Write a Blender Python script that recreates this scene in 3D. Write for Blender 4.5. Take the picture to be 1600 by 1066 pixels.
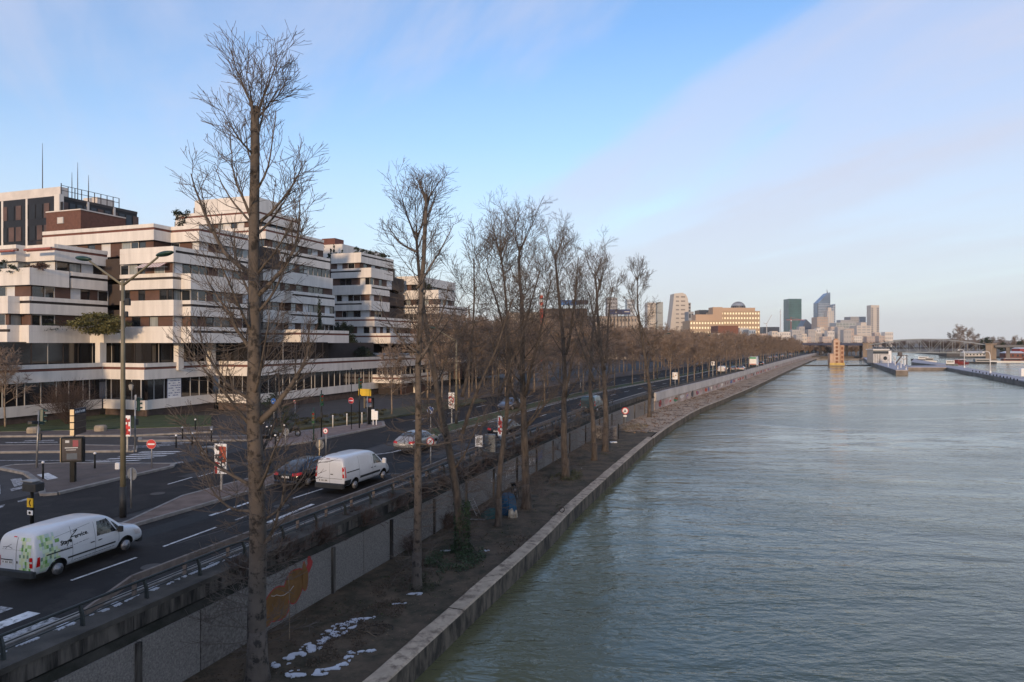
import bpy, math, random
from math import sin, cos, tan, pi, radians, sqrt, atan2
from mathutils import Vector, Matrix, noise
from mathutils.bvhtree import BVHTree
for o in list(bpy.data.objects): bpy.data.objects.remove(o)
S = bpy.context.scene
COL = S.collection
# ------------------------------------------------------------------ camera (road surface is z = 0, eye 8 m above it)
F, HZ, CAMZ = 1067.0, 536.0, 8.0          # focal length and horizon in pixels of the 1600 px wide photograph
cam = bpy.data.cameras.new('camera'); cam.lens = 24.0; cam.sensor_width = 36.0; cam.shift_y = (HZ-533)/1600
cam.clip_start = .1; cam.clip_end = 20000
camo = bpy.data.objects.new('camera', cam); COL.objects.link(camo)
camo.location = (0, 0, CAMZ); camo.rotation_euler = (pi/2, 0, 0); S.camera = camo
S.render.resolution_x = 1024; S.render.resolution_y = 682
CLOUD_OFF = (22.2, 16.4, 0)
# ------------------------------------------------------------------ sun and sky
SUN_EL, SUN_AZ = radians(9), radians(192)  # azimuth clockwise from +Y: behind and to the left of the camera
sdir = Vector((sin(SUN_AZ)*cos(SUN_EL), cos(SUN_AZ)*cos(SUN_EL), sin(SUN_EL)))
sl = bpy.data.lights.new('sun', 'SUN'); sl.energy = 1.7; sl.angle = radians(4); sl.color = (1, .70, .42)
so = bpy.data.objects.new('sun', sl); COL.objects.link(so); so.rotation_euler = (-sdir).to_track_quat('-Z', 'Y').to_euler(); so.location = sdir*200
W = bpy.data.worlds.new('World'); S.world = W; W.use_nodes = True
def nd(nt, typ, **kw):
    n = nt.nodes.new(typ)
    for k, v in kw.items():
        if k.startswith('i_'): n.inputs[k[2:]].default_value = v
        elif k[0] == 'n' and k[1:].isdigit(): n.inputs[int(k[1:])].default_value = v
        else: setattr(n, k, v)
    return n
def math_(nt, op, a, b=None, clamp=False):
    n = nd(nt, 'ShaderNodeMath', operation=op, use_clamp=clamp)
    for i, q in enumerate((a, b)):
        if q is None: continue
        if isinstance(q, (int, float)): n.inputs[i].default_value = q
        else: nt.links.new(q, n.inputs[i])
    return n.outputs[0]
def mixc(nt, fac, a, b):
    n = nd(nt, 'ShaderNodeMix', data_type='RGBA')
    for i, q in ((0, fac), (6, a), (7, b)):
        if isinstance(q, (int, float)): n.inputs[i].default_value = q
        elif isinstance(q, tuple): n.inputs[i].default_value = (*q, 1)[:4]
        else: nt.links.new(q, n.inputs[i])
    return n.outputs[2]
def ramp(nt, fac, stops, interp='LINEAR'):
    n = nd(nt, 'ShaderNodeValToRGB'); cr = n.color_ramp; cr.interpolation = interp
    while len(cr.elements) < len(stops): cr.elements.new(.5)
    for e, (p, c) in zip(cr.elements, stops):
        e.position = p; e.color = (c, c, c, 1) if isinstance(c, (int, float)) else (*c, 1)
    nt.links.new(fac, n.inputs[0]); return n.outputs[0]
nt = W.node_tree; nt.nodes.clear()
sky = nd(nt, 'ShaderNodeTexSky', sky_type='NISHITA', sun_disc=False, sun_elevation=SUN_EL, sun_rotation=SUN_AZ, altitude=50, air_density=1.0, dust_density=.35, ozone_density=2.5)
tc = nd(nt, 'ShaderNodeTexCoord'); sp = nd(nt, 'ShaderNodeSeparateXYZ'); nt.links.new(tc.outputs['Generated'], sp.inputs[0])
zz = math_(nt, 'ADD', math_(nt, 'MAXIMUM', sp.outputs[2], 0.0), .10)
cx = math_(nt, 'DIVIDE', sp.outputs[0], zz); cy = math_(nt, 'DIVIDE', sp.outputs[1], zz)
cb = nd(nt, 'ShaderNodeCombineXYZ'); nt.links.new(cx, cb.inputs[0]); nt.links.new(cy, cb.inputs[1])
def cloudmap(rot, sc, loc):                # turn first, then stretch, so that the streaks run along one compass direction
    a = nd(nt, 'ShaderNodeMapping'); a.inputs['Rotation'].default_value = (0, 0, rot); nt.links.new(cb.outputs[0], a.inputs[0])
    b = nd(nt, 'ShaderNodeMapping'); b.inputs['Scale'].default_value = sc; b.inputs['Location'].default_value = loc; nt.links.new(a.outputs[0], b.inputs[0]); return b.outputs[0]
n1 = nd(nt, 'ShaderNodeTexNoise', i_Scale=.50, i_Detail=8.0, i_Roughness=.52, i_Distortion=.35); nt.links.new(cloudmap(radians(-118), (.40, 1, 1), CLOUD_OFF), n1.inputs['Vector'])
n2 = nd(nt, 'ShaderNodeTexNoise', i_Scale=1.2, i_Detail=8.0, i_Roughness=.6, i_Distortion=.5); nt.links.new(cloudmap(radians(-112), (.22, 1, 1), (5, 2, 0)), n2.inputs['Vector'])
cl = math_(nt, 'ADD', math_(nt, 'MULTIPLY', n1.outputs[0], .70), math_(nt, 'MULTIPLY', n2.outputs[0], .30))
cov = ramp(nt, cl, [(.44, 0), (.52, .55), (.62, 1)], 'EASE')
# thin cloud thins out towards the horizon
hz = ramp(nt, sp.outputs[2], [(.0, .35), (.10, .55), (.25, 1)])
cf = math_(nt, 'MULTIPLY', cov, hz)
SKYK = .15
skyc = nd(nt, 'ShaderNodeMix', data_type='RGBA', blend_type='MULTIPLY'); skyc.inputs[0].default_value = 1
nt.links.new(sky.outputs[0], skyc.inputs[6]); skyc.inputs[7].default_value = (.98, 1.02, 1.13, 1)
mx = mixc(nt, cf, skyc.outputs[2], (2.45, 2.65, 3.45))
# pale band of distant air low over the horizon
lowf = ramp(nt, sp.outputs[2], [(.0, .93), (.07, .80), (.15, .55), (.28, .18), (.42, 0)])
mx = mixc(nt, lowf, mx, (2.95, 3.08, 3.25))
bg = nd(nt, 'ShaderNodeBackground'); bg.inputs[1].default_value = SKYK; nt.links.new(mx, bg.inputs[0])
wo = nd(nt, 'ShaderNodeOutputWorld'); nt.links.new(bg.outputs[0], wo.inputs[0])
V = S.view_settings; V.view_transform = 'Standard'; V.look = 'None'; V.gamma = 1; V.use_curve_mapping = False; V.exposure = .8
S.render.engine = 'CYCLES'
# ------------------------------------------------------------------ materials
MATS = {}
def M(name, col, rough=.85, var=.18, scale=1.5, bump=0, bscale=30, metal=0, spec=.5, col2=None, ramp_=(.35, .65), coat=0, emit=None, stretch=None, obj=False, rvar=0):
    if name in MATS: return MATS[name]
    m = bpy.data.materials.new(name); m.use_nodes = True; nt = m.node_tree; b = nt.nodes['Principled BSDF']
    b.inputs['Roughness'].default_value = rough; b.inputs['Metallic'].default_value = metal
    b.inputs['Specular IOR Level'].default_value = spec; b.inputs['Coat Weight'].default_value = coat
    c0 = tuple(c*(1-var) for c in col); c1 = col2 or tuple(min(1, c*(1+var)) for c in col)
    if obj: vec = nd(nt, 'ShaderNodeTexCoord').outputs['Object']
    else: vec = nd(nt, 'ShaderNodeNewGeometry').outputs['Position']
    if stretch:
        mp = nd(nt, 'ShaderNodeMapping'); mp.inputs['Scale'].default_value = stretch; nt.links.new(vec, mp.inputs[0]); vec = mp.outputs[0]
    if var or col2:
        n = nd(nt, 'ShaderNodeTexNoise', i_Scale=scale, i_Detail=6.0, i_Roughness=.6); nt.links.new(vec, n.inputs['Vector'])
        f = ramp(nt, n.outputs[0], [(ramp_[0], 0), (ramp_[1], 1)])
        nt.links.new(mixc(nt, f, c0, c1), b.inputs['Base Color'])
        if rvar: nt.links.new(math_(nt, 'ADD', math_(nt, 'MULTIPLY', f, rvar), rough-rvar/2), b.inputs['Roughness'])
    else: b.inputs['Base Color'].default_value = (*col, 1)
    if bump:
        n = nd(nt, 'ShaderNodeTexNoise', i_Scale=bscale, i_Detail=4.0); nt.links.new(vec, n.inputs['Vector'])
        bp = nd(nt, 'ShaderNodeBump', i_Strength=bump, i_Distance=.03); nt.links.new(n.outputs[0], bp.inputs['Height']); nt.links.new(bp.outputs[0], b.inputs['Normal'])
    if emit:
        b.inputs['Emission Color'].default_value = (*emit[0], 1); b.inputs['Emission Strength'].default_value = emit[1]
    MATS[name] = m; return m
def two_layer(name, base, top, scale, thr, rough=.85, detail=6, scale2=None, soft=.04, bump=.0, bscale=25):
    """base colour with patches of another colour (worn paint, moss, stains)"""
    m = M(name, base, rough, .2, 1.2, bump, bscale); nt = m.node_tree; b = nt.nodes['Principled BSDF']
    src = b.inputs['Base Color'].links[0].from_socket
    g = nd(nt, 'ShaderNodeNewGeometry')
    n = nd(nt, 'ShaderNodeTexNoise', i_Scale=scale, i_Detail=float(detail), i_Roughness=.65); nt.links.new(g.outputs['Position'], n.inputs['Vector'])
    f = ramp(nt, n.outputs[0], [(thr-soft, 0), (thr+soft, 1)])
    nt.links.new(mixc(nt, f, src, top), b.inputs['Base Color']); return m
asphalt = two_layer('asphalt', (.0200, .0178, .0172), (.032, .028, .026), .45, .57, .80, detail=8, soft=.03, bump=.3, bscale=50)
asphalt_old = M('asphalt_old', (.034, .031, .031), .8, .25, .7, .25, 60)
paving = M('paving_tarmac', (.105, .080, .068), .85, .22, .9, .2, 50)
kerbm = M('kerb_stone', (.24, .22, .20), .8, .25, 2.2, .2, 30)
paint = two_layer('road_paint', (.62, .61, .60), (.10, .10, .10), 5.0, .60, .7, soft=.07)
paint_worn = two_layer('road_paint_worn', (.42, .41, .41), (.06, .06, .06), 6.0, .52, .7, soft=.08)
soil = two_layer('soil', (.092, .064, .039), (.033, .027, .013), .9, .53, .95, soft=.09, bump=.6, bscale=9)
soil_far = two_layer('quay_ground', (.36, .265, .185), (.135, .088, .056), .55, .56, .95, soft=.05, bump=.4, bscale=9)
pebble = M('pebbledash', (.195, .178, .162), .9, .45, 18, .9, 40, ramp_=(.3, .7))
pebble2 = M('pebbledash_dark', (.16, .143, .128), .9, .55, 9, .9, 40, ramp_=(.3, .7))
mossy = two_layer('mossy_concrete', (.034, .031, .025), (.010, .011, .006), 1.1, .50, .95, soft=.1, bump=.5, bscale=14)
stained = M('stained_concrete', (.060, .052, .044), .9, .85, 1.4, .3, 20, ramp_=(.4, .6), stretch=(2, 2, .25))
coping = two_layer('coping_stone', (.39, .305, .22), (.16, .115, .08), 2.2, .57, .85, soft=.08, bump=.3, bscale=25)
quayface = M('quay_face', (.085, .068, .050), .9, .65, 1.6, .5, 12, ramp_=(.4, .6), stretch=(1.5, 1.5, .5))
grass_m = M('grass_ground', (.040, .058, .018), .95, .35, 1.2, .8, 40)
snow_m = M('snow', (.50, .51, .55), .7, .06, 3, .3, 20)
railm = M('railing_paint', (.018, .024, .024), .5, .2, 4)
guardm = M('guard_rail_wood', (.17, .135, .115), .7, .25, 3, .1, 30)
galv = M('galvanised_steel', (.30, .30, .30), .45, .2, 3, metal=.6)
conc = M('cream_concrete', (.68, .635, .585), .8, .13, 1.0, .08, 30, stretch=(1.3, 1.3, .16), ramp_=(.3, .7))
conc2 = M('grey_concrete', (.62, .57, .53), .85, .10, .4, .08, 30)
brown = M('brown_cladding', (.105, .056, .042), .75, .16, .9)
brickred = M('red_brown_stripe', (.15, .058, .042), .8, .15, .9)
darkbrown = M('dark_recess', (.030, .022, .020), .8, .2, 1)
corem = M('interior_core', (.055, .040, .034), .9, .1, 1)
glassm = M('window_glass', (.016, .018, .021), .06, 0, spec=.9)
curtain = M('curtained_glass', (.27, .29, .29), .22, .22, 1.2, spec=.8, stretch=(3, 3, .2))
frame_m = M('window_frame', (.46, .44, .42), .6, .05)
darkframe = M('dark_frame', (.045, .035, .032), .6, .1)
shutter = M('white_shutter', (.60, .60, .61), .6, .05, 1)
smoked = M('smoked_glass', (.020, .018, .018), .08, 0, spec=.8)
white_p = M('white_paint', (.74, .74, .74), .5, .05, 2)
black_p = M('black_paint', (.012, .013, .013), .5, .2, 3, spec=.2)
green_p = M('dark_green_paint', (.012, .040, .030), .45, .2, 3)
asphalt.node_tree.nodes['Principled BSDF'].inputs['Specular IOR Level'].default_value = .22
pole_m = M('lamp_post_paint', (.17, .15, .10), .6, .22, 1.2)
red_p = M('sign_red', (.52, .020, .022), .45, .08, 3)
blue_p = M('sign_blue', (.020, .105, .38), .45, .08, 3)
yellow_p = M('sign_yellow', (.62, .40, .025), .5, .08, 3)
cream_p = M('cream_edge', (.72, .55, .32), .5, .08, 3)
orange_m = M('orange_plaster', (.48, .33, .24), .8, .12, .5)
bark = M('bark', (.082, .065, .052), .92, .6, 3.0, 1.0, 16, stretch=(2.4, 2.4, .5), ramp_=(.3, .7))
bark_pale = two_layer('pale_bark', (.105, .084, .068), (.026, .021, .017), 3.6, .57, .9, detail=4, soft=.05, bump=.7, bscale=12)
twigm = M('twig', (.092, .074, .062), .9, .25, .6)
street_bark = M('street_bark', (.22, .17, .125), .9, .3, 2.5)
twigred = M('reddish_twig', (.205, .153, .120), .9, .25, .15)
twigbush = M('bush_twig', (.070, .046, .036), .9, .25, .5)
leafg = M('evergreen_leaf', (.022, .034, .016), .8, .4, 3)
ivy_m = M('ivy_leaf', (.030, .055, .018), .6, .45, 4)
yellowgreen = M('bamboo_leaf', (.12, .11, .035), .8, .35, 3)
litter = M('dead_leaf', (.075, .050, .032), .9, .45, 5)
# ------------------------------------------------------------------ pixels to places
def G(px, py, z=0.0):                      # the point of height z seen at a photograph pixel
    Y = F*(CAMZ-z)/(py-HZ); return Vector(((px-800)/F*Y, Y, z))
def AT(px, Y, z=0.0): return Vector(((px-800)/F*Y, Y, z))
def ZP(py, Y): return CAMZ+(HZ-py)*Y/F
# ------------------------------------------------------------------ mesh building
class MB:
    def __init__(s): s.v = []; s.f = []; s.m = []; s.k = 0
    def face(s, pts):
        n = len(s.v); s.v += [tuple(p) for p in pts]; s.f.append(tuple(range(n, n+len(pts)))); s.m.append(s.k); return s
    def hexa(s, P):                        # 8 points: bottom 4 (ccw from above), top 4
        n = len(s.v); s.v += [tuple(p) for p in P]
        for q in ((0, 3, 2, 1), (4, 5, 6, 7), (0, 1, 5, 4), (1, 2, 6, 5), (2, 3, 7, 6), (3, 0, 4, 7)):
            s.f.append(tuple(n+i for i in q)); s.m.append(s.k)
        return s
    def box(s, x0, y0, z0, x1, y1, z1):
        x0, x1 = min(x0, x1), max(x0, x1); y0, y1 = min(y0, y1), max(y0, y1); z0, z1 = min(z0, z1), max(z0, z1)
        return s.hexa([(x0, y0, z0), (x1, y0, z0), (x1, y1, z0), (x0, y1, z0), (x0, y0, z1), (x1, y0, z1), (x1, y1, z1), (x0, y1, z1)])
    def bbox(s, x0, y0, z0, x1, y1, z1, b=.02):   # box with its vertical and top edges chamfered
        p = [(x0+b, y0), (x1-b, y0), (x1, y0+b), (x1, y1-b), (x1-b, y1), (x0+b, y1), (x0, y1-b), (x0, y0+b)]
        cx, cy = (x0+x1)/2, (y0+y1)/2
        ins = [(cx+(x-cx)*(1-b/max(abs(x1-x0)/2, b*1.01)), cy+(y-cy)*(1-b/max(abs(y1-y0)/2, b*1.01))) for x, y in p]
        n = len(s.v)
        s.v += [(x, y, z0) for x, y in p]+[(x, y, z1-b) for x, y in p]+[(x, y, z1) for x, y in ins]
        for i in range(8):
            j = (i+1) % 8
            s.f += [(n+i, n+j, n+8+j, n+8+i), (n+8+i, n+8+j, n+16+j, n+16+i)]; s.m += [s.k, s.k]
        s.f += [tuple(n+16+i for i in range(8)), tuple(n+7-i for i in range(8))]; s.m += [s.k, s.k]; return s
    def prism(s, poly, z0, z1, bot=True):
        n = len(s.v); k = len(poly)
        A = sum(poly[i][0]*poly[(i+1) % k][1]-poly[(i+1) % k][0]*poly[i][1] for i in range(k))
        if A < 0: poly = poly[::-1]
        zf0 = z0 if callable(z0) else (lambda p: z0); zf1 = z1 if callable(z1) else (lambda p: z1)
        s.v += [(p[0], p[1], zf0(p)) for p in poly]+[(p[0], p[1], zf1(p)) for p in poly]
        for i in range(k): s.f.append((n+i, n+(i+1) % k, n+k+(i+1) % k, n+k+i)); s.m.append(s.k)
        s.f.append(tuple(n+k+i for i in range(k))); s.m.append(s.k)
        if bot: s.f.append(tuple(n+k-1-i for i in range(k))); s.m.append(s.k)
        return s
    def bar(s, p, q, w, h=None, up=(0, 0, 1)):
        p = Vector(p); q = Vector(q); h = h or w; d = (q-p).normalized(); u = Vector(up)
        if abs(d.dot(u)) > .98: u = Vector((1, 0, 0))
        a = d.cross(u).normalized()*w/2; b = a.cross(d).normalized()*h/2
        return s.hexa([p-a-b, p+a-b, q+a-b, q-a-b, p-a+b, p+a+b, q+a+b, q-a+b])
    def tube(s, pts, rad, n=6, cap=True):
        base = len(s.v); k = len(pts)
        if not isinstance(rad, (list, tuple)): rad = [rad]*k
        cs = [(cos(2*pi*i/n), sin(2*pi*i/n)) for i in range(n)]
        ux = None
        for i in range(k):
            a = pts[i-1] if i else pts[0]; b = pts[i+1] if i < k-1 else pts[-1]
            dx, dy, dz = b[0]-a[0], b[1]-a[1], b[2]-a[2]; L = sqrt(dx*dx+dy*dy+dz*dz) or 1; dx /= L; dy /= L; dz /= L
            if ux is None:
                if abs(dz) < .9: ux, uy, uz = dy, -dx, 0.0
                else: ux, uy, uz = 0.0, dz, -dy
            t = ux*dx+uy*dy+uz*dz; ux -= t*dx; uy -= t*dy; uz -= t*dz
            L = sqrt(ux*ux+uy*uy+uz*uz) or 1; ux /= L; uy /= L; uz /= L
            wx, wy, wz = dy*uz-dz*uy, dz*ux-dx*uz, dx*uy-dy*ux
            r = rad[i]; x, y, z = pts[i]
            for c, q in cs: s.v.append((x+r*(c*ux+q*wx), y+r*(c*uy+q*wy), z+r*(c*uz+q*wz)))
        for i in range(k-1):
            o = base+i*n
            for j in range(n):
                j2 = (j+1) % n; s.f.append((o+j, o+j2, o+n+j2, o+n+j)); s.m.append(s.k)
        if cap:
            s.f.append(tuple(base+n-1-j for j in range(n))); s.f.append(tuple(base+(k-1)*n+j for j in range(n))); s.m += [s.k, s.k]
        return s
    def cyl(s, p, q, r, n=12, r2=None): return s.tube([tuple(p), tuple(q)], [r, r if r2 is None else r2], n)
    def ball(s, c, r, n=8, sz=1.0):
        pts = []; rr = []
        for i in range(n+1):
            a = -pi/2+pi*i/n; pts.append((c[0], c[1], c[2]+r*sz*sin(a))); rr.append(max(r*cos(a), 1e-4))
        return s.tube(pts, rr, n*2 if n < 8 else 12, cap=False)
    def disc(s, c, nrm, r, n=24, th=.02):
        c = Vector(c); nrm = Vector(nrm).normalized(); return s.cyl(c-nrm*th/2, c+nrm*th/2, r, n)
    def mesh(s, name, mats, smooth=False):
        me = bpy.data.meshes.new(name); me.from_pydata(s.v, [], s.f)
        for m in (mats if isinstance(mats, (list, tuple)) else [mats]): me.materials.append(m)
        if any(s.m): me.polygons.foreach_set('material_index', s.m)
        if smooth: me.polygons.foreach_set('use_smooth', [True]*len(s.f))
        me.update(); return me
    def build(s, name, mats, parent=None, smooth=False, world=False):
        if world and parent is not None:
            inv = parent.matrix_basis.inverted(); s.v = [tuple(inv @ Vector(p)) for p in s.v]
        return obj(name, s.mesh(name, mats, smooth), parent)
def obj(name, me, parent=None):
    o = bpy.data.objects.new(name, me); COL.objects.link(o)
    if parent is not None: o.parent = parent
    return o
def tag(o, label, cat, group=None, kind=None):
    o['label'] = label; o['category'] = cat
    if group: o['group'] = group
    if kind: o['kind'] = kind
    return o
def thing(name, label, cat, loc=(0, 0, 0), rz=0, group=None, kind=None):
    o = bpy.data.objects.new(name, None); COL.objects.link(o); o.empty_display_size = .3
    o.location = loc; o.rotation_euler = (0, 0, rz); o.matrix_basis = Matrix.Translation(Vector(loc)) @ Matrix.Rotation(rz, 4, 'Z')
    return tag(o, label, cat, group, kind)
def struct(o, kind='structure', label=None):
    o['kind'] = kind
    if label: o['label'] = label
    return o
KIDS = {}
def copy_tree(o, parent=None):
    c = o.copy(); COL.objects.link(c)
    if parent is not None: c.parent = parent
    for ch in KIDS.setdefault(o.name, [x for x in COL.objects if x.parent == o]): copy_tree(ch, c)
    return c
def one(mb, name, mats, label, cat, group=None, smooth=False, base=None, kind=None):
    """a thing that is one mesh; its origin is put at its base"""
    if base is None:
        xs = [p[0] for p in mb.v]; ys = [p[1] for p in mb.v]; base = ((min(xs)+max(xs))/2, (min(ys)+max(ys))/2, min(p[2] for p in mb.v))
    mb.v = [(p[0]-base[0], p[1]-base[1], p[2]-base[2]) for p in mb.v]
    o = mb.build(name, mats, None, smooth); o.location = base
    return tag(o, label, cat, group, kind)
def text_geo(body, size, shear=0, bold=0, align='LEFT'):
    cu = bpy.data.curves.new('lettering', 'FONT'); cu.body = body; cu.size = size; cu.shear = shear; cu.offset = bold; cu.align_x = align; cu.resolution_u = 2
    o = bpy.data.objects.new('lettering', cu); COL.objects.link(o)
    dg = bpy.context.evaluated_depsgraph_get(); dg.update(); me = o.evaluated_get(dg).to_mesh()
    v = [tuple(p.co) for p in me.vertices]; f = [tuple(p.vertices) for p in me.polygons]
    o.evaluated_get(dg).to_mesh_clear(); bpy.data.objects.remove(o); bpy.data.curves.remove(cu)
    return v, f
def put_text(mb, body, size, origin, right, up, **kw):
    v, f = text_geo(body, size, **kw); n = len(mb.v); o = Vector(origin); r = Vector(right); u = Vector(up)
    mb.v += [tuple(o+r*p[0]+u*p[1]) for p in v]
    for q in f: mb.f.append(tuple(n+i for i in q)); mb.m.append(mb.k)
    return mb
# ================================================================== THE RIVER BANK, as offsets to the left of the quay edge
QP = [(-22.5, -35), (-16, -15), (-11.1, 0), (-4.0, 21.3), (1.62, 36.85), (5.5, 48.3), (16.3, 77.8), (22.9, 94), (31, 112), (41.2, 131.8), (63, 175), (102, 254.6), (139, 329), (200, 450), (300, 640), (390, 800), (520, 1000), (700, 1250)]
def catmull(P, step):
    out = []
    for i in range(len(P)-1):
        p0 = Vector(P[max(i-1, 0)]); p1 = Vector(P[i]); p2 = Vector(P[i+1]); p3 = Vector(P[min(i+2, len(P)-1)])
        n = max(2, int((p2-p1).length/step))
        for j in range(n):
            t = j/n; out.append(.5*((2*p1)+(p2-p0)*t+(2*p0-5*p1+4*p2-p3)*t*t+(3*p1-p0-3*p2+p3)*t*t*t))
    out.append(Vector(P[-1])); return out
QC = catmull(QP, 1.0); QU = [0.0]
for a, b in zip(QC, QC[1:]): QU.append(QU[-1]+(b-a).length)
import bisect
def qpt(u, off=0.0):
    i = max(0, min(len(QC)-2, bisect.bisect_right(QU, u)-1)); t = (u-QU[i])/(QU[i+1]-QU[i])
    a = QC[i]; b = QC[i+1]; i0 = max(i-2, 0); i1 = min(i+3, len(QC)-1)
    d = (QC[i1]-QC[i0]).normalized(); p = a+(b-a)*t
    return Vector((p.x-d.y*off, p.y+d.x*off)), d
def q3(u, off, z): p, d = qpt(u, off); return Vector((p.x, p.y, z))
def qinv(P):
    best = min(range(len(QC)), key=lambda i: (QC[i].x-P[0])**2+(QC[i].y-P[1])**2)
    p, d = qpt(QU[best]); v = Vector((P[0]-p.x, P[1]-p.y)); return QU[best]+v.dot(d), -v.x*d.y+v.y*d.x
def u_of_y(Y): return min(range(len(QC)), key=lambda i: abs(QC[i].y-Y)) and QU[min(range(len(QC)), key=lambda i: abs(QC[i].y-Y))]
def qang(u): d = qpt(u)[1]; return atan2(d.y, d.x)
def ulist(a, b, step):
    out = [a]
    while out[-1] < b-1e-6:
        u = out[-1]; st = step*max(1, (u-100)/60); out.append(min(b, u+st))
    return out
def ribbon(mb, a, b, o0, o1, z, step=3.0, z1=None):
    us = ulist(a, b, step); n = len(mb.v); z1 = z if z1 is None else z1
    f0 = o0 if callable(o0) else (lambda u: o0); f1 = o1 if callable(o1) else (lambda u: o1)
    for u in us:
        mb.v.append(tuple(q3(u, f0(u), z))); mb.v.append(tuple(q3(u, f1(u), z1)))
    for i in range(len(us)-1): mb.f.append((n+2*i, n+2*i+2, n+2*i+3, n+2*i+1)); mb.m.append(mb.k)
    return mb
def kerbrun(mb, a, b, off, z0, z1, w=.25, step=3.0):
    for u0, u1 in zip(ulist(a, b, step), ulist(a, b, step)[1:]):
        A0 = q3(u0, off, 0); A1 = q3(u1, off, 0); B0 = q3(u0, off+w, 0); B1 = q3(u1, off+w, 0)
        mb.hexa([(p.x, p.y, z0) for p in (A0, A1, B1, B0)]+[(p.x, p.y, z1) for p in (A0, A1, B1, B0)])
    return mb
U0, UEND = 0.0, QU[-1]; UFAR = u_of_y(640)
ZW, ZL = -3.5, -2.8                        # water level and lower quay level
UT = qinv(G(1000, 640, ZL))[0]             # where the near wall gives way to the newer far wall
print('UT', UT, 'len', UEND)
WALL, RAIL, ROAD0, ROAD1, MED1 = 6.3, 6.95, 7.9, 14.6, 16.8
# ---- the setting
mb = MB(); mb.face([(-60, -120, ZW), (2500, -120, ZW), (2500, 2600, ZW), (-60, 2600, ZW)])
water = M('river_water', (.125, .122, .060), .10, .25, .02, spec=.5); nt = water.node_tree; b = nt.nodes['Principled BSDF']; b.inputs['IOR'].default_value = 1.55
g = nd(nt, 'ShaderNodeNewGeometry')
def wnoise(sc, rot, st, det, dist=0.0):
    mp = nd(nt, 'ShaderNodeMapping'); mp.inputs['Rotation'].default_value = (0, 0, rot); mp.inputs['Scale'].default_value = st; nt.links.new(g.outputs['Position'], mp.inputs[0])
    n = nd(nt, 'ShaderNodeTexNoise', i_Scale=sc, i_Detail=det, i_Roughness=.55, i_Distortion=dist); nt.links.new(mp.outputs[0], n.inputs['Vector']); return n.outputs[0]
a1 = wnoise(.55, .35, (.55, 1.3, 1), 4.0, .6); a2 = wnoise(2.3, -.2, (.7, 1.2, 1), 3.0, .3); a3 = wnoise(.045, .2, (.6, 1.5, 1), 3.0, .8); a4 = wnoise(.15, -.5, (.8, 1.6, 1), 4.0, 2.2)
amp = ramp(nt, a3, [(.36, .18), (.64, 1.15)])
h = math_(nt, 'ADD', math_(nt, 'MULTIPLY', a1, .85), math_(nt, 'MULTIPLY', a2, .34)); h = math_(nt, 'MULTIPLY', h, amp); h = math_(nt, 'ADD', h, math_(nt, 'MULTIPLY', a4, .8))
bp = nd(nt, 'ShaderNodeBump', i_Strength=.52, i_Distance=.32); nt.links.new(h, bp.inputs['Height']); nt.links.new(bp.outputs[0], b.inputs['Normal'])
nt.links.new(ramp(nt, a3, [(.40, .03), (.60, .20)]), b.inputs['Roughness'])
struct(mb.build('river_water', water))
mb = MB(); us = ulist(0, UEND, 4)          # everything landward of the wall: one sheet to the horizon
pts = [tuple(q3(u, WALL+.35, -.02)) for u in us]
for p, q in zip(pts, pts[1:]): mb.face([p, q, (q[0]-2500-q[1]*.6, q[1], -.02), (p[0]-2500-p[1]*.6, p[1], -.02)])
p = pts[-1]; mb.face([p, (3500, p[1]+60, -.02), (9000, 9000, -.02), (-9000, 9000, -.02), (p[0]-2500-p[1]*.6, p[1], -.02)])
struct(mb.build('ground', asphalt_old))
mb = MB(); mb.prism([(352, 440), (372, 540), (392, 613), (450, 760), (513, 944), (640, 1150), (830, 1330), (3000, 1340), (3000, 380)], -4.5, -2.2); struct(mb.build('far_river_bank', M('bank_earth', (.10, .082, .062), .95, .3, .05)))
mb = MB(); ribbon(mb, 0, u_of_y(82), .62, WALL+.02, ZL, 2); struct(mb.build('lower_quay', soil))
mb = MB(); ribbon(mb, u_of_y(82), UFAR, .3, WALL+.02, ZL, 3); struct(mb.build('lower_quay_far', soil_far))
mb = MB(); ribbon(mb, 0, u_of_y(700), ROAD0-.05, ROAD1+.05, 0); struct(mb.build('river_road', asphalt))
mb = MB(); ribbon(mb, 0, u_of_y(56), MED1-.05, 25.0, .001); ribbon(mb, u_of_y(56), u_of_y(700), 16.9, 27.1, .001); struct(mb.build('inner_road', asphalt))
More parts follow.
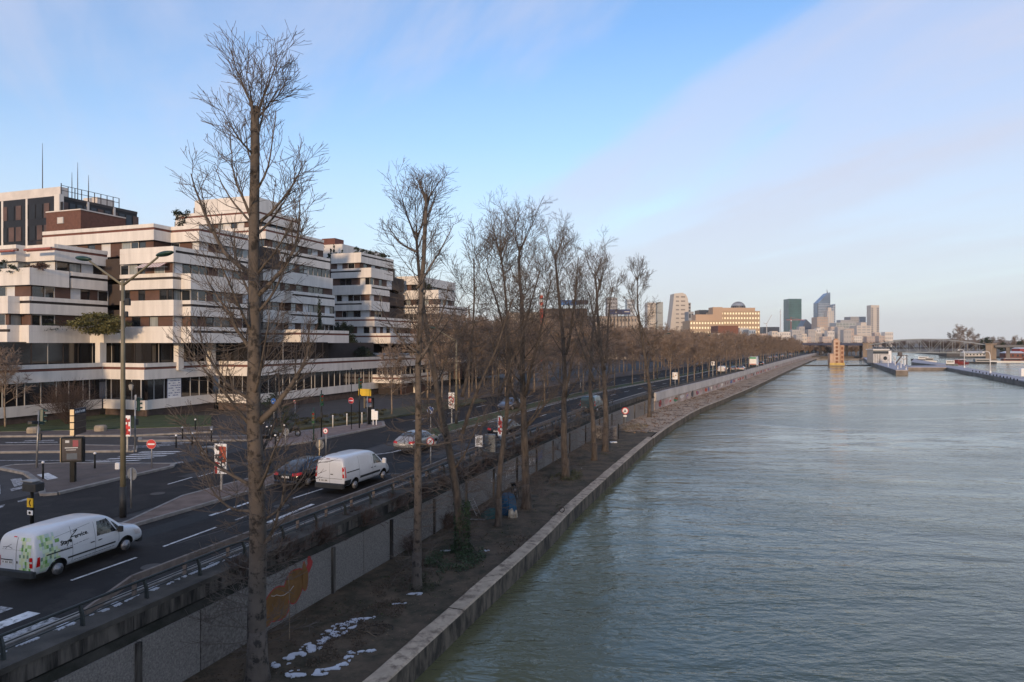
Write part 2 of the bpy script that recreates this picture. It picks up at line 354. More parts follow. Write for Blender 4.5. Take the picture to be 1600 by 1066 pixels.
# quay coping: separate stone lengths
jog = qinv(G(1024, 682, ZL+.3))[0]
qw = thing('quay_wall', 'low stone quay wall with beige coping along the water', 'quay wall', q3(20, 0, ZW))
joints = [0, 20]
for px, py in ((712, 950), (887, 805)): joints.append(qinv(G(px+20, py, ZL+.3))[0])
while joints[-1]+6 < jog: joints.append(joints[-1]+(jog-joints[-1])/max(1, round((jog-joints[-1])/12)))
joints = sorted(joints); rng = random.Random(4)
def stone_run(a, b, o0, o1, z0, z1, chips=0.0, step=1.0):
    mb = MB(); us = ulist(a, b, step); n = 0; r = rng
    prof = [(o0, z0), (o0, z1-.07), (o0+.06, z1), (o1-.05, z1), (o1, z1-.04), (o1, z0+.2)]
    rows = []
    for i, u in enumerate(us):
        j = 0 if i in (0, len(us)-1) else chips
        rows.append([tuple(q3(u, o+(r.uniform(-j, j) if k in (2, 3) else 0), z+(r.uniform(-j, 0)*.6 if k in (2,) else 0))) for k, (o, z) in enumerate(prof)])
    mb.v = [p for row in rows for p in row]; k = len(prof)
    for i in range(len(rows)-1):
        for j in range(k-1): mb.f.append((i*k+j, i*k+j+1, i*k+k+j+1, i*k+k+j)); mb.m.append(0 if 1 <= j <= 3 else 1)
    mb.f += [tuple(range(k)), tuple(len(rows)*k-1-j for j in range(k))]; mb.m += [1, 1]
    return mb
for i, (a, b) in enumerate(zip(joints, joints[1:])):
    dz = rng.uniform(-.02, .02)
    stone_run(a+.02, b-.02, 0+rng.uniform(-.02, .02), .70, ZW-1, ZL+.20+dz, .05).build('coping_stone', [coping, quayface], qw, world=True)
b2 = jog
while b2 < UFAR-30:
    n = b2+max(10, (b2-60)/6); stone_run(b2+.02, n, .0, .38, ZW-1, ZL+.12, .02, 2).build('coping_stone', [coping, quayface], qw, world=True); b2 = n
# ---- near retaining wall: pebbledash panels under a mossy ledge and an edge beam
rw = thing('retaining_wall', 'grey pebbledash panel wall under the mossy road edge', 'retaining wall', q3(20, WALL, ZL))
u = 2.0; k = 0
while u < UT-1:
    L = 2.45 if u < u_of_y(60) else 3.2; e = min(u+L, UT)
    A = q3(u+.02, WALL, 0); B = q3(e-.02, WALL, 0); A2 = q3(u+.02, WALL+.22, 0); B2 = q3(e-.02, WALL+.22, 0)
    mb = MB(); mb.hexa([(p.x, p.y, ZL-.3) for p in (A, B, B2, A2)]+[(p.x, p.y, -.80+rng.uniform(-.01, .01)) for p in (A, B, B2, A2)])
    mb.build('panel', pebble if rng.random() < .7 else pebble2, rw, world=True)
    if k % 2 == 0:
        c = q3(u, WALL-.05, 0); mb = MB(); mb.box(-.09, -.05, ZL-.2, .09, .06, -.83); a = qang(u); mb.v = [(c.x+x*cos(a)-y*sin(a), c.y+x*sin(a)+y*cos(a), z) for x, y, z in mb.v]; mb.build('pilaster', stained, rw, world=True)
    u = e; k += 1
mb = MB(); kerbrun(mb, 2, UT, WALL+.24, -1.6, -.55, .25, 2.4); mb.build('ledge', mossy, rw, world=True)
u = 2.0
while u < UT-1:
    e = min(u+4.9, UT); mb = MB(); kerbrun(mb, u+.01, e-.01, WALL+.14, -.50, -.06, .35, 2.5); mb.build('edge_beam', stained, rw, world=True); u = e
mb = MB(); ribbon(mb, 2, UT, WALL+.05, WALL+.16, -.80, 2.4, -.55); mb.build('moss_strip', mossy, rw, world=True)
mb = MB(); kerbrun(mb, 0, UT, WALL+.10, -.06, .10, ROAD0-.3-WALL-.10, 2.4); struct(mb.build('road_edge_slab', M('edge_slab', (.060, .053, .045), .9, .45, 1.1, .4, 20)))
mb = MB(); kerbrun(mb, 0, UT, ROAD0-.3, -.06, .13, .25, 2.4); struct(mb.build('road_kerb', kerbm))
# ---- far wall: pale upper band over a recessed, painted lower band
fw = thing('far_quay_wall', 'long pale concrete quay wall with graffiti band beyond the tall trees', 'quay wall', q3(UT+10, WALL, ZL))
lower_m = M('lower_band', (.36, .30, .275), .9, .3, .35); upper_m = M('upper_band', (.45, .42, .40), .85, .15, .3)
u = UT
while u < UFAR-20:
    e = u+max(6, (u-60)/9); mb = MB(); kerbrun(mb, u+.02, e-.02, WALL-.2, -1.35, -.05, .5, 3); mb.build('upper_panel', upper_m, fw, world=True)
    mb = MB(); kerbrun(mb, u+.01, e-.01, WALL+.02, ZL-.3, -1.36, .3, 3); mb.build('lower_panel', lower_m, fw, world=True); u = e
mb = MB(); kerbrun(mb, UT, UFAR, WALL+.3, -.3, .0, 1.6, 3); struct(mb.build('parapet_pavement', paving))
# graffiti on both walls
def wall_shape(parent, pts, u0, off, zc, mat, name='graffiti'):
    mb = MB(); mb.face([tuple(q3(u0+p[0], off, zc+p[1])) for p in pts]); return mb.build(name, mat, parent, world=True)
def blob(w, h, n=22, seed=0, rough=.18):
    r = random.Random(seed); ph = [r.uniform(0, 6.28) for _ in range(4)]
    return [(w/2*(1+rough*sum(sin((k+2)*t+ph[k])/(k+1) for k in range(4)))*cos(t), h/2*(1+rough*sum(sin((k+2)*t+ph[k])/(k+1) for k in range(4)))*sin(t)) for t in (2*pi*i/n for i in range(n))]
gm = {n: M('graffiti_'+n, c, .7, .2, 3) for n, c in dict(yellow=(.165, .078, .020), red=(.30, .030, .028), green=(.03, .16, .075), pink=(.40, .25, .24), white=(.5, .48, .47), blue=(.09, .12, .26), dark=(.05, .045, .05), orange=(.34, .075, .035)).items()}
ug = qinv(G(478, 975, ZL))[0]
def scale(P, k): return [(x*k, y*k) for x, y in P]
for (du, dz, w, h, sd) in ((-1.35, -.55, 1.1, .95, 3), (-.45, -.25, 1.6, 1.3, 5), (.55, .12, 1.15, 1.5, 8), (1.2, .25, .42, 1.2, 9)):
    P = blob(w, h, 26, sd, .10)
    wall_shape(rw, scale(P, 1.0), ug+du, WALL-.006, ZL+1.05+dz, gm['red']); wall_shape(rw, scale(P, .93), ug+du, WALL-.010, ZL+1.05+dz, gm['yellow'])
wall_shape(rw, blob(.5, .45, 30, 77, .35), ug+1.5, WALL-.006, ZL+1.72, gm['red']); 
def tagline(parent, u0, off, z, seed, mat, w=1.6, h=.5, n=16, th=.05):
    r = random.Random(seed); x = 0; pts = []
    for i in range(n): pts.append((x+r.uniform(-.1, .1), r.uniform(-h/2, h/2))); x += w/n
    mb = MB(); mb.tube([tuple(q3(u0+p[0], off, z+p[1])) for p in pts], th/2, 4); return mb.build('graffiti', mat, parent, world=True)
tagline(rw, ug-.9, WALL-.016, ZL+1.25, 93, gm['white'], 1.6, .5, 7, .02)
for i, (Y, m) in enumerate(((45.5, 'white'), (53, 'white'), (55, 'blue'), (60, 'dark'), (48, 'white'))): tagline(rw, u_of_y(Y), WALL-.01, ZL+1.2, i, gm[m], 1.9, .8, 18, .035)
r = random.Random(12); u = UT+2.5
cols = ['red', 'pink', 'white', 'green', 'white', 'pink', 'dark', 'red', 'pink', 'orange', 'blue', 'white', 'pink', 'pink']
for i in range(46):
    w = r.uniform(1.2, 3.4); m = cols[i] if i < len(cols) else r.choice(['pink', 'white', 'pink', 'dark', 'orange', 'blue', 'white'])
    if i == 3: w = 2.6
    wall_shape(fw, blob(w, r.uniform(.7, 1.1), 18, i, .16), u+w/2, WALL+.012, -2.05+r.uniform(-.1, .1), gm[m])
    if r.random() < .7: tagline(fw, u+.2, WALL+.008, -2.05, 40+i, gm[r.choice(['dark', 'white', 'red', 'blue'])], w, .7, 12, .07)
    u += w+r.uniform(.2, 2.2)*(1+i/30)
# ---- railing on the near wall, road-side guard rail, toothed fence on the far wall
rl = thing('railing', 'dark metal railing with two lower bars on the near road edge', 'railing', q3(20, RAIL, .1))
uend = qinv(G(985, 633))[0]; u = 3.0; k = 0; posts = []
while u < uend: posts.append(u); u += 2.15
for u in posts:
    mb = MB(); a = qang(u)
    prof = [(-.03, 0), (-.03, .30), (.05, .50), (.05, .56), (-.03, .58), (-.12, .34), (-.16, 0)]
    c = q3(u, RAIL, .10); n = len(prof); pl = []
    for sgn in (-.03, .03):
        for (o, z) in prof: pl.append((c.x+sgn*cos(a)-o*sin(a), c.y+sgn*sin(a)+o*cos(a), .10+z))
    mb.v = pl; mb.f = [tuple(range(n)), tuple(range(2*n-1, n-1, -1))]+[(i, (i+1) % n, n+(i+1) % n, n+i) for i in range(n)]; mb.m = [0]*len(mb.f)
    mb.build('post', railm, rl, world=True)
for off, z, rr in ((RAIL+.0, .68, .042), (RAIL+.02, .46, .018), (RAIL+.04, .28, .018)):
    mb = MB(); mb.tube([tuple(q3(u, off, z)) for u in ulist(0, uend, 2.15)], rr, 6); mb.build('rail', railm, rl, True, world=True)
gr = thing('guard_rail', 'weathered brown crash barrier on posts inside the dark railing', 'guard rail', q3(30, ROAD0-.45, .1))
ug0 = qinv(G(140, 962, .1))[0]
us = [ug0, ug0+1.6]+[ug0+1.6+2*i for i in range(1, int((uend-ug0)/2))]
for i, (a, b) in enumerate(zip(us, us[1:])):
    za = .18 if i == 0 else .62; mb = MB()
    mb.bar(q3(a+.005, ROAD0-.42, za), q3(b-.005, ROAD0-.42, .62), .10, .22); mb.build('beam', guardm, gr, world=True)
    mb = MB(); mb.bar(q3(b, ROAD0-.50, .10), q3(b, ROAD0-.50, .60), .08, .12); mb.build('post', guardm, gr, world=True)
ff = thing('toothed_fence', 'long dark fence of short posts along the far parapet', 'fence', q3(UT+10, WALL+.4, 0))
u = UT; mb = MB(); k = 0
while u < u_of_y(420):
    p = q3(u, WALL+.45, 0); w = .05 if u < u_of_y(160) else .09; m2 = MB(); m2.bar(p, p+Vector((0, 0, .62)), w*1.6, w)
    m2.build('post', railm, ff, world=True); k += 1; u += 1.55*max(1, (u-120)/70)
for z in (.58, .3): mb.tube([tuple(q3(u, WALL+.45, z)) for u in ulist(UT, u_of_y(420), 3)], .03, 5)
mb.build('rail', railm, ff, world=True)
# ================================================================== ROADS, ISLANDS, MARKINGS
def patch(name, px, z, mat, kerb=None, z0=-.05, kind=True):
    poly = [G(x, y)[:2] for x, y in px]; mb = MB(); mb.prism(poly, z0, z)
    o = struct(mb.build(name, mat))
    if kerb:
        k = len(poly); A = sum(poly[i][0]*poly[(i+1) % k][1]-poly[(i+1) % k][0]*poly[i][1] for i in range(k)); P = poly if A > 0 else poly[::-1]
        for i in range(k):
            a = Vector(P[i]); b = Vector(P[(i+1) % k]); L = (b-a).length; d = (b-a)/L; nrm = Vector((-d.y, d.x)); m = max(1, int(L/2.2)) if L < 60 else int(L/6)
            for j in range(m):
                p = a+d*(L*j/m+.008); q = a+d*(L*(j+1)/m-.008); mb = MB()
                mb.hexa([(v.x, v.y, z0) for v in (p-nrm*.14, q-nrm*.14, q+nrm*.14, p+nrm*.14)]+[(v.x, v.y, z+.012) for v in (p-nrm*.14, q-nrm*.14, q+nrm*.14, p+nrm*.14)])
                mb.build('kerb_stone', kerbm, o)
    return o
# median with the double lamp: from a pointed near end to the signs
um0 = qinv(G(120, 828))[0]; um1 = qinv(G(470, 728))[0]
def med_l(u): return ROAD1+max(.12, min(1, (u-um0)/6))*(2.25)*(1-max(0, (u-(um1-6))/6)**2*.9)
mb = MB()
us = ulist(um0, um1, 1.5)
for a, b in zip(us, us[1:]):
    P = [q3(a, ROAD1, 0), q3(b, ROAD1, 0), q3(b, med_l(b), 0), q3(a, med_l(a), 0)]
    mb.hexa([(p.x, p.y, -.05) for p in P]+[(p.x, p.y, .13) for p in P])
medo = struct(mb.build('lamp_median', M('median_earth', (.165, .118, .096), .95, .28, 1.1, .4, 30)))
for a, b in zip(us, us[1:]):
    for f, w in ((lambda u: ROAD1-.15, .15), (lambda u: med_l(u)+.003, .15)):
        mb = MB(); P = [q3(a+.006, f(a), 0), q3(b-.006, f(b), 0), q3(b-.006, f(b)+w, 0), q3(a+.006, f(a)+w, 0)]; mb.hexa([(p.x, p.y, -.05) for p in P]+[(p.x, p.y, .145) for p in P]); mb.build('kerb_stone', kerbm, medo)
# grass median further on
ug1 = qinv(G(664, 681))[0]
mb = MB(); kerbrun(mb, ug1, u_of_y(700), ROAD1, -.05, .12, 2.3, 3); gmed = struct(mb.build('grass_median', grass_m))
for f in (ROAD1-.16, ROAD1+2.31):
    us = ulist(ug1, u_of_y(330), 3)
    for a, b in zip(us, us[1:]): mb = MB(); kerbrun(mb, a+.005, b-.005, f, -.05, .15, .15, 50); mb.build('kerb_stone', kerbm, gmed)
# triangular island, second median, pavements, lawn
island = patch('traffic_island', [(0, 733), (40, 741), (62, 757), (67, 775), (90, 773), (177, 752), (268, 731), (271, 727), (100, 726), (20, 729)], .12, paving, True)
patch('second_median', [(-260, 712), (0, 708), (210, 706), (212, 699), (100, 697), (-260, 700)], .12, paving, True)
patch('side_median', [(219, 685), (420, 683), (420, 689), (218, 690)], .12, paving, True)
patch('corner_pavement', [(405, 703), (480, 692), (600, 667), (598, 660), (500, 672), (405, 684)], .12, M('pink_paving', (.20, .145, .125), .85, .2, 1.5, .2, 40), True)
patch('building_pavement', [(-330, 688), (0, 683), (140, 682), (205, 682), (330, 676), (330, 668), (140, 674), (0, 677), (-330, 680)], .12, paving, True)
lawn = patch('lawn', [(-330, 680), (0, 677), (140, 674), (330, 668), (330, 652), (150, 650), (0, 658), (-330, 672)], .20, grass_m)
patch('hedge_strip', [(420, 678), (500, 668), (598, 656), (680, 643), (760, 628), (745, 624), (640, 637), (520, 655), (420, 668)], .18, M('verge', (.060, .060, .030), .95, .4, 1.5, .6, 30))
ul0 = qinv(G(770, 628))[0]
mb = MB(); kerbrun(mb, ul0, u_of_y(700), 27, -.05, .13, 7.0, 3); lpv = struct(mb.build('left_pavement', paving))
def strip(u0, u1, off, w, parent, mat=paint, z=.006, n=2):
    mb = MB(); us = [u0+(u1-u0)*i/n for i in range(n+1)]
    for a, b in zip(us, us[1:]): mb.face([q3(a, off-w/2, z), q3(b, off-w/2, z), q3(b, off+w/2, z), q3(a, off+w/2, z)])
    return mb.build('lane_marking', mat, parent)
rd = bpy.data.objects['river_road']; ir = bpy.data.objects['inner_road']
def strip_px(p, q, w, parent, mat=paint):
    u0, o0 = qinv(G(*p)); u1, o1 = qinv(G(*q)); mb = MB()
    mb.face([q3(u0, o0-w/2, .006), q3(u1, o1-w/2, .006), q3(u1, o1+w/2, .006), q3(u0, o0+w/2, .006)]); return mb.build('lane_marking', mat, parent)
for p, q, w, m in (((112, 907), (214, 871), .12, paint), ((256, 854), (338, 824), .12, paint), ((368, 813), (391, 804), .12, paint_worn), ((457, 779), (504, 764), .12, paint), ((605, 741), (628, 741), .12, paint),
                   ((328, 806), (393, 784), .20, paint), ((418, 817), (489, 788), .22, paint), ((612, 707), (660, 695), .18, paint), ((568, 713), (612, 707), .30, paint_worn), ((578, 675), (650, 678), .12, paint_worn),
                   ((700, 716), (745, 700), .12, paint)):
    strip_px(p, q, w, rd, m)
u = u_of_y(62)
while u < u_of_y(420):
    if u > u_of_y(70): strip(u, u+3, 11.2, .13, rd)
    strip(u, u+3, 22.0, .13, ir); u += 8
strip(u_of_y(60), u_of_y(500), 14.25, .15, rd, n=40); strip(u_of_y(60), u_of_y(500), 17.4, .15, ir, n=40)
for p, q in (((300, 746), (262, 757)), ((310, 745), (345, 735)), ((280, 800), (285, 799))): strip_px(p, q, .12, ir)
# zebra crossing at the lower left (its stripes run along the lanes)
for (x0, y0, x1, y1, w, m) in ((-60, 976, 12, 949, .5, paint_worn), (-60, 1000, 54, 957, .5, paint), (-60, 1026, 90, 966, .55, paint_worn)): strip_px((x0, y0), (x1, y1), w, rd, m)
def quad_px(P, parent, mat=paint, z=.006, name='crossing_stripe'):
    mb = MB(); mb.face([G(x, y, z) for x, y in P]); return mb.build(name, mat, parent)
gnd = bpy.data.objects['ground']
for P in ([(83, 736), (152, 736), (158, 733), (95, 733)], [(102, 731), (190, 730), (196, 728.5), (110, 729)], [(122, 727), (200, 724.5), (206, 723), (130, 725)], [(140, 722.5), (215, 720), (222, 718.5), (150, 721)],
          [(165, 718), (235, 716.5), (242, 715), (172, 716.5)], [(182, 714.5), (255, 713), (262, 711.5), (190, 713)], [(200, 711), (270, 709.5), (276, 708), (208, 709.5)], [(215, 707.5), (280, 706.5), (285, 705.2), (222, 706)]): quad_px(P, gnd)
for P in ([(57, 742), (75, 739), (91, 747), (74, 750)],): quad_px(P, island, z=.125)
for P in ([(16, 749), (33, 747), (37, 757), (22, 761)], [(15, 764), (48, 757), (51, 760), (18, 768)], [(-6, 765), (0, 757), (1, 772), (-4, 775)], [(27, 783), (45, 778), (45, 781), (28, 785)], [(-10, 792), (8, 788), (5, 792), (-10, 797)]): quad_px(P, gnd, paint_worn)
for P in ([(258, 725), (285, 721), (287, 723), (262, 726.5)], [(216, 727.5), (240, 724), (243, 725.5), (222, 728.5)], [(-50, 719.3), (170, 719), (170, 720), (-50, 720.3)], [(40, 688), (85, 687.6), (84, 689), (36, 690)], [(8, 691.2), (90, 690.4), (90, 691.8), (8, 692.6)], [(240, 691), (330, 689), (330, 690), (240, 692)], [(212, 676), (300, 674), (300, 675), (212, 677)]): quad_px(P, gnd, paint_worn, name='lane_marking')
for i in range(5):
    x = 420-i*18; quad_px([(x-150, 690+i*2.2), (x-100, 689+i*2.2), (x-98, 690+i*2.2), (x-150, 691+i*2.2)], gnd, paint_worn)
# ---- snow lying on the quay and the road edge
def snow(path, w, seed, z, label, cell=.04, thr=.0):
    r = random.Random(seed); mb = MB(); P = [Vector(p) for p in path]; cells = set(); pts = []
    for a, b in zip(P, P[1:]):
        n = max(2, int((b-a).length/.04))
        for i in range(n): pts.append(a+(b-a)*i/n)
    for p in pts:
        ww = w*(.35+.9*max(0, noise.noise(Vector((p.x*1.1+seed, p.y*1.1, 0)))+.45))
        k = int(ww/cell)
        for i in range(-k, k+1):
            for j in range(-k, k+1):
                if i*i+j*j <= k*k and noise.noise(Vector((p.x+i*cell, p.y+j*cell, seed))*4.0+Vector((0, 0, .35*noise.noise(Vector((p.x+i*cell, p.y+j*cell, 5))*16)))) > thr: cells.add((round(p.x/cell)+i, round(p.y/cell)+j))
    for (i, j) in cells:
        nb = sum((i+a, j+b) in cells for a in (-1, 0, 1) for b in (-1, 0, 1)); zz = z+.006+.004*nb
        x, y = i*cell, j*cell; mb.hexa([(x, y, z), (x+cell, y, z), (x+cell, y+cell, z), (x, y+cell, z), (x, y, zz), (x+cell, y, zz), (x+cell, y+cell, zz), (x, y+cell, zz)])
    if cells: return struct(one(mb, 'snow_patch', snow_m, label, 'snow', 'snow left on the bank'), 'stuff')
snow([G(433, 1040, ZL)[:2], G(478, 1018, ZL)[:2], G(520, 990, ZL)[:2], G(552, 972, ZL)[:2], G(582, 966, ZL)[:2]], .40, 3, ZL+.01, 'longer ragged snow streak on the bare earth below the graffiti', thr=.10)
snow([G(458, 1054, ZL)[:2], G(505, 1052, ZL)[:2], G(530, 1046, ZL)[:2], G(549, 1022, ZL)[:2]], .30, 9, ZL+.01, 'smaller bent snow patch on the bare earth near the coping', thr=.10)
for i, (a, b, o, w) in enumerate(((6, 26, 7.25, .20), (26, 44, 7.35, .14), (44, 62, 7.3, .12))):
    snow([q3(a+(b-a)*k/8, o, 0)[:2] for k in range(9)], w*1.1, 20+i, .10, ['melting snow strip behind the railing by the zebra crossing', 'melting snow strip behind the railing beside the wider lane', 'thin melting snow strip behind the railing near the white van'][i], thr=.05)
for i, (px, py) in enumerate(((690, 862), (749, 862), (614, 945), (640, 930), (905, 732), (560, 1020))):
    p = G(px, py, ZL); snow([p[:2], (p.x+.5, p.y+.1)], .12, 50+i, ZL+.01, 'tiny scrap of snow among the leaf litter', thr=0)
# repairs and ironwork in the carriageways
for i, (Y, o, L_, w_) in enumerate(((24, 12.6, 5.0, 1.1), (44, 9.6, 7.0, 1.4), (52, 12.8, 4.0, 2.0), (33, 20.5, 6.0, 1.2), (70, 10.2, 8.0, 1.2))):
    u = u_of_y(Y); mb = MB(); mb.face([q3(u, o, .0035), q3(u+L_, o, .0035), q3(u+L_, o+w_, .0035), q3(u, o+w_, .0035)]); mb.build('tarmac_patch', M('tarmac_patch%d' % (i % 2), ((.012, .012, .012), (.034, .031, .030))[i % 2], .85, .25, 2, .3, 50), rd if o < 16 else ir)
for i, (Y, o) in enumerate(((21, 9.4), (29.5, 11.0), (47, 11.5), (39, 21), (58, 9.2), (30, 19))):
    p = q3(u_of_y(Y), o, 0); mb = MB(); mb.cyl((p.x, p.y, -.02), (p.x, p.y, .009), .36, 20); mb.build('manhole_cover', M('cast_iron', (.035, .030, .027), .6, .3, 8), rd if o < 16 else ir)
for i, (u0, o0) in enumerate(((u_of_y(23), 10.6), (u_of_y(36), 12.2), (u_of_y(50), 10.0))):
    r2 = random.Random(i); mb = MB(); P = [(u0+k*.8, o0+r2.uniform(-.25, .25)) for k in range(9)]
    for (a, b), (c, d) in zip(P, P[1:]): mb.face([q3(a, b-.03, .0045), q3(c, d-.03, .0045), q3(c, d+.03, .0045), q3(a, b+.03, .0045)])
    mb.build('crack_seal', M('tar_seal', (.008, .008, .008), .5, .1), rd)
# ================================================================== THE TERRACED APARTMENT BLOCKS (grid turned 19.5 degrees: s runs along the road, t away from the river)
TH = radians(19.5); ST, CT = sin(TH), cos(TH)
def c_at(px, t):  k = (px-800)/F; Y = t/(-CT*k+ST); return (Y*(ST*k+CT), t)      # point of a river-facing face (t fixed) at a pixel column
def w_at(px, s):  k = (px-800)/F; Y = s/(ST*k+CT); return (s, Y*(-CT*k+ST))      # point of a camera-facing face (s fixed) at a pixel column
def st2w(s, t): return (s*ST-t*CT, s*CT+t*ST)
LV = [5.85, 9.8, 12.7, 15.65, 18.55, 21.6, 24.6, 27.6, 30.4]                      # parapet tops: podium, then floors
def broot(label, s, t, z=0):
    x, y = st2w(s, t); r = thing('apartment_building', label, 'building', (x, y, z), pi/2-TH, 'terraced concrete apartment blocks'); r['s'] = s; r['t'] = t; return r
class BMB(MB):
    def put(s, root, name, mats, parent=None, smooth=False):
        a, b = root['s'], root['t']; z0 = root.location.z
        s.v = [(p[0]-a, p[1]-b, p[2]-z0) for p in s.v]; return s.build(name, mats, parent or root, smooth)
def seg_box(p, q, n0, n1, z0, z1, e0=0, e1=0):
    """box along a facade segment between inward depths n0 and n1"""
    b = BMB()
    if abs(p[0]-q[0]) < 1e-6: b.box(p[0]+n0, p[1]+e0, z0, p[0]+n1, q[1]+e1, z1)
    else: b.box(p[0]+e0, p[1]+n0, z0, q[0]+e1, q[1]+n1, z1)
    return b
def facade(root, path, ztop, bh, win=1.55, style='line', seed=0, inset=.55, wins=True, depth=None, modules=None, styles=None, core=True, lowbox=False, tmax=None, smax=None):
    r = random.Random(seed); n = len(path)
    for i in range(n-1):
        p, q = path[i], path[i+1]; isw = abs(p[0]-q[0]) < 1e-6; L = abs(p[0]-q[0])+abs(p[1]-q[1])
        if L < .05: continue
        sty = (styles or {}).get(i, style)
        # W faces own convex corners: shorten C faces by the wall thickness there
        e0 = 0
        if not isw and i > 0 and abs(path[i-1][0]-p[0]) < 1e-6: e0 = .30
        zb = ztop-bh
        if sty == 'line':
            o = seg_box(p, q, 0, .30, zb, ztop-.62, e0).put(root, 'parapet', conc); seg_box(p, q, 0, .30, ztop-.60, ztop, e0).put(root, 'parapet_upper', conc, o)
            seg_box(p, q, .02, .28, ztop-.62, ztop-.60, e0).put(root, 'joint', conc2, o)
        else:
            cap = .42; sh = .27
            o = seg_box(p, q, 0, .30, zb, ztop-cap-sh, e0).put(root, 'parapet', conc); seg_box(p, q, -.02, .30, ztop-cap, ztop, e0).put(root, 'cap', conc, o)
            seg_box(p, q, .07, .28, ztop-cap-sh, ztop-cap, e0).put(root, 'stripe', brickred if sty == 'stripe' else darkbrown, o)
        if wins:
            # window strip below the band, set back
            a = (p[0]+inset, p[1]+inset); c = (q[0]+inset, q[1]+inset); Lw = L; pos = 0; z0 = zb-win; z1 = zb-.0
            dirn = 1 if not isw else -1
            def at(x): return (a[0], a[1]-x) if isw else (a[0]+x, a[1])
            last = None
            while pos < Lw-.05:
                kind = r.choice(['brown', 'brown', 'win', 'win', 'shut', 'curt', 'brown'] if modules is None else modules)
                if kind == last and kind != 'win': kind = 'win' if kind != 'win' else 'brown'
                w = {'brown': r.uniform(.9, 2.2), 'win': r.uniform(1.0, 1.5), 'shut': r.uniform(1.1, 1.5), 'curt': r.uniform(1.0, 1.5), 'glass': r.uniform(1.1, 2.0)}[kind]
                if Lw-pos-w < .6: w = Lw-pos
                A, B = at(pos), at(pos+w)
                if kind == 'brown': seg_box(A, B, 0, .12, z0, z1).put(root, 'cladding_panel', brown)
                elif kind == 'shut':
                    f = seg_box(A, B, .03, .12, z0, z1).put(root, 'shutter', shutter); seg_box(A, at(pos+.07), -.01, .02, z0, z1).put(root, 'shutter_frame', frame_m, f)
                else:
                    f = seg_box(A, at(pos+.08), 0, .12, z0, z1); m2 = seg_box(at(pos+w-.08), B, 0, .12, z0, z1); m3 = seg_box(at(pos+.08), at(pos+w-.08), .01, .11, z1-.10, z1)
                    for mm in (m2, m3):
                        k = len(f.v); f.v += mm.v; f.f += [tuple(k+x for x in ff) for ff in mm.f]; f.m += mm.m
                    fo = f.put(root, 'window', frame_m if r.random() < .5 else darkframe)
                    seg_box(at(pos+.08), at(pos+w-.08), .05, .08, z0, z1-.10).put(root, 'pane', curtain if kind == 'curt' else glassm, fo)
                last = kind; pos += w
    # floor body behind the facade
    if core:
        T = tmax if tmax is not None else max(p[1] for p in path)+(depth or 10); Sx = smax if smax is not None else max(p[0] for p in path)
        off = .62 if wins else .3
        poly = [(p[0]+off, p[1]+off) for p in path]; poly[0] = (poly[0][0], max(poly[0][1], path[0][1]))
        poly += [(max(Sx, poly[-1][0]+.1), poly[-1][1]), (max(Sx, poly[-1][0]+.1), T), (poly[0][0], T)]
        b = BMB(); b.prism(poly, ztop-bh-(win if wins else 0), ztop-.95); b.put(root, 'floor_body', corem)
    if lowbox: pass
def wc(px0, s0, *rest):
    """path from pixel columns: starts on a W face at s0; rest alternates column of the next corner"""
    pts = [w_at(px0, s0)]; mode = 'w'
    for px in rest:
        pts.append(w_at(px, pts[-1][0]) if mode == 'w' else c_at(px, pts[-1][1])); mode = 'c' if mode == 'w' else 'w'
    return pts
def cw(px0, t0, *rest):
    pts = [c_at(px0, t0)]; mode = 'c'
    for px in rest:
        pts.append(w_at(px, pts[-1][0]) if mode == 'w' else c_at(px, pts[-1][1])); mode = 'c' if mode == 'w' else 'w'
    return pts
# ---- block A: left corner block, five floors over the podium
A = broot('cream and brown terraced block with planted balconies at the street corner', 49, 69.4)
SA = c_at(168, 69.4)[0]
facade(A, wc(-120, 51.2, 25, 40, 85, 168), LV[4], 1.75, 1.6, 'stripe', 1, smax=SA, tmax=92, styles={1: 'line'})
facade(A, wc(-120, 48.8, 46, 108, 108.01, 168), LV[3], 1.75, 1.6, 'line', 2, smax=SA, tmax=92, styles={3: 'slit', 4: 'slit', 2: 'line'})
facade(A, wc(-120, 47.4, 12, 31, 46, 168), LV[2], 1.75, 1.6, 'line', 3, smax=SA, tmax=92, styles={2: 'slit', 3: 'slit'})
facade(A, wc(-120, 47.4, 11, 30, 45, 168), LV[1], 1.80, .1, 'line', 4, wins=False, smax=SA, tmax=92, styles={0: 'slit'})
# ---- block B: the broad block with the stepped top
B = broot('broad cream block with striped awning and stepped upper terraces', 57.7, 59.5)
SB = 71.0
facade(B, wc(66, 59.6, 240, 267, 311, 388), LV[5], 1.85, 1.6, 'stripe', 11, smax=SB+6, tmax=84)
facade(B, wc(187, 57.7, 271, 388), LV[4], 1.72, 1.6, 'line', 12, smax=SB, tmax=80, styles={1: 'slit'})
facade(B, wc(187, 57.7, 270, 283, 298, 388), LV[3], 1.72, 1.6, 'line', 13, smax=SB, tmax=80, styles={0: 'slit', 1: 'slit', 3: 'line'})
facade(B, wc(187, 57.7, 271, 285, 298, 388), LV[2], 1.72, 1.6, 'line', 14, smax=SB, tmax=80, styles={2: 'slit', 3: 'slit'})
facade(B, wc(122, 55.3, 162, 187, 270, 283, 298, 388), LV[1], 1.80, .1, 'line', 15, wins=False, smax=SB, tmax=80, styles={0: 'slit', 1: 'slit', 5: 'slit'})
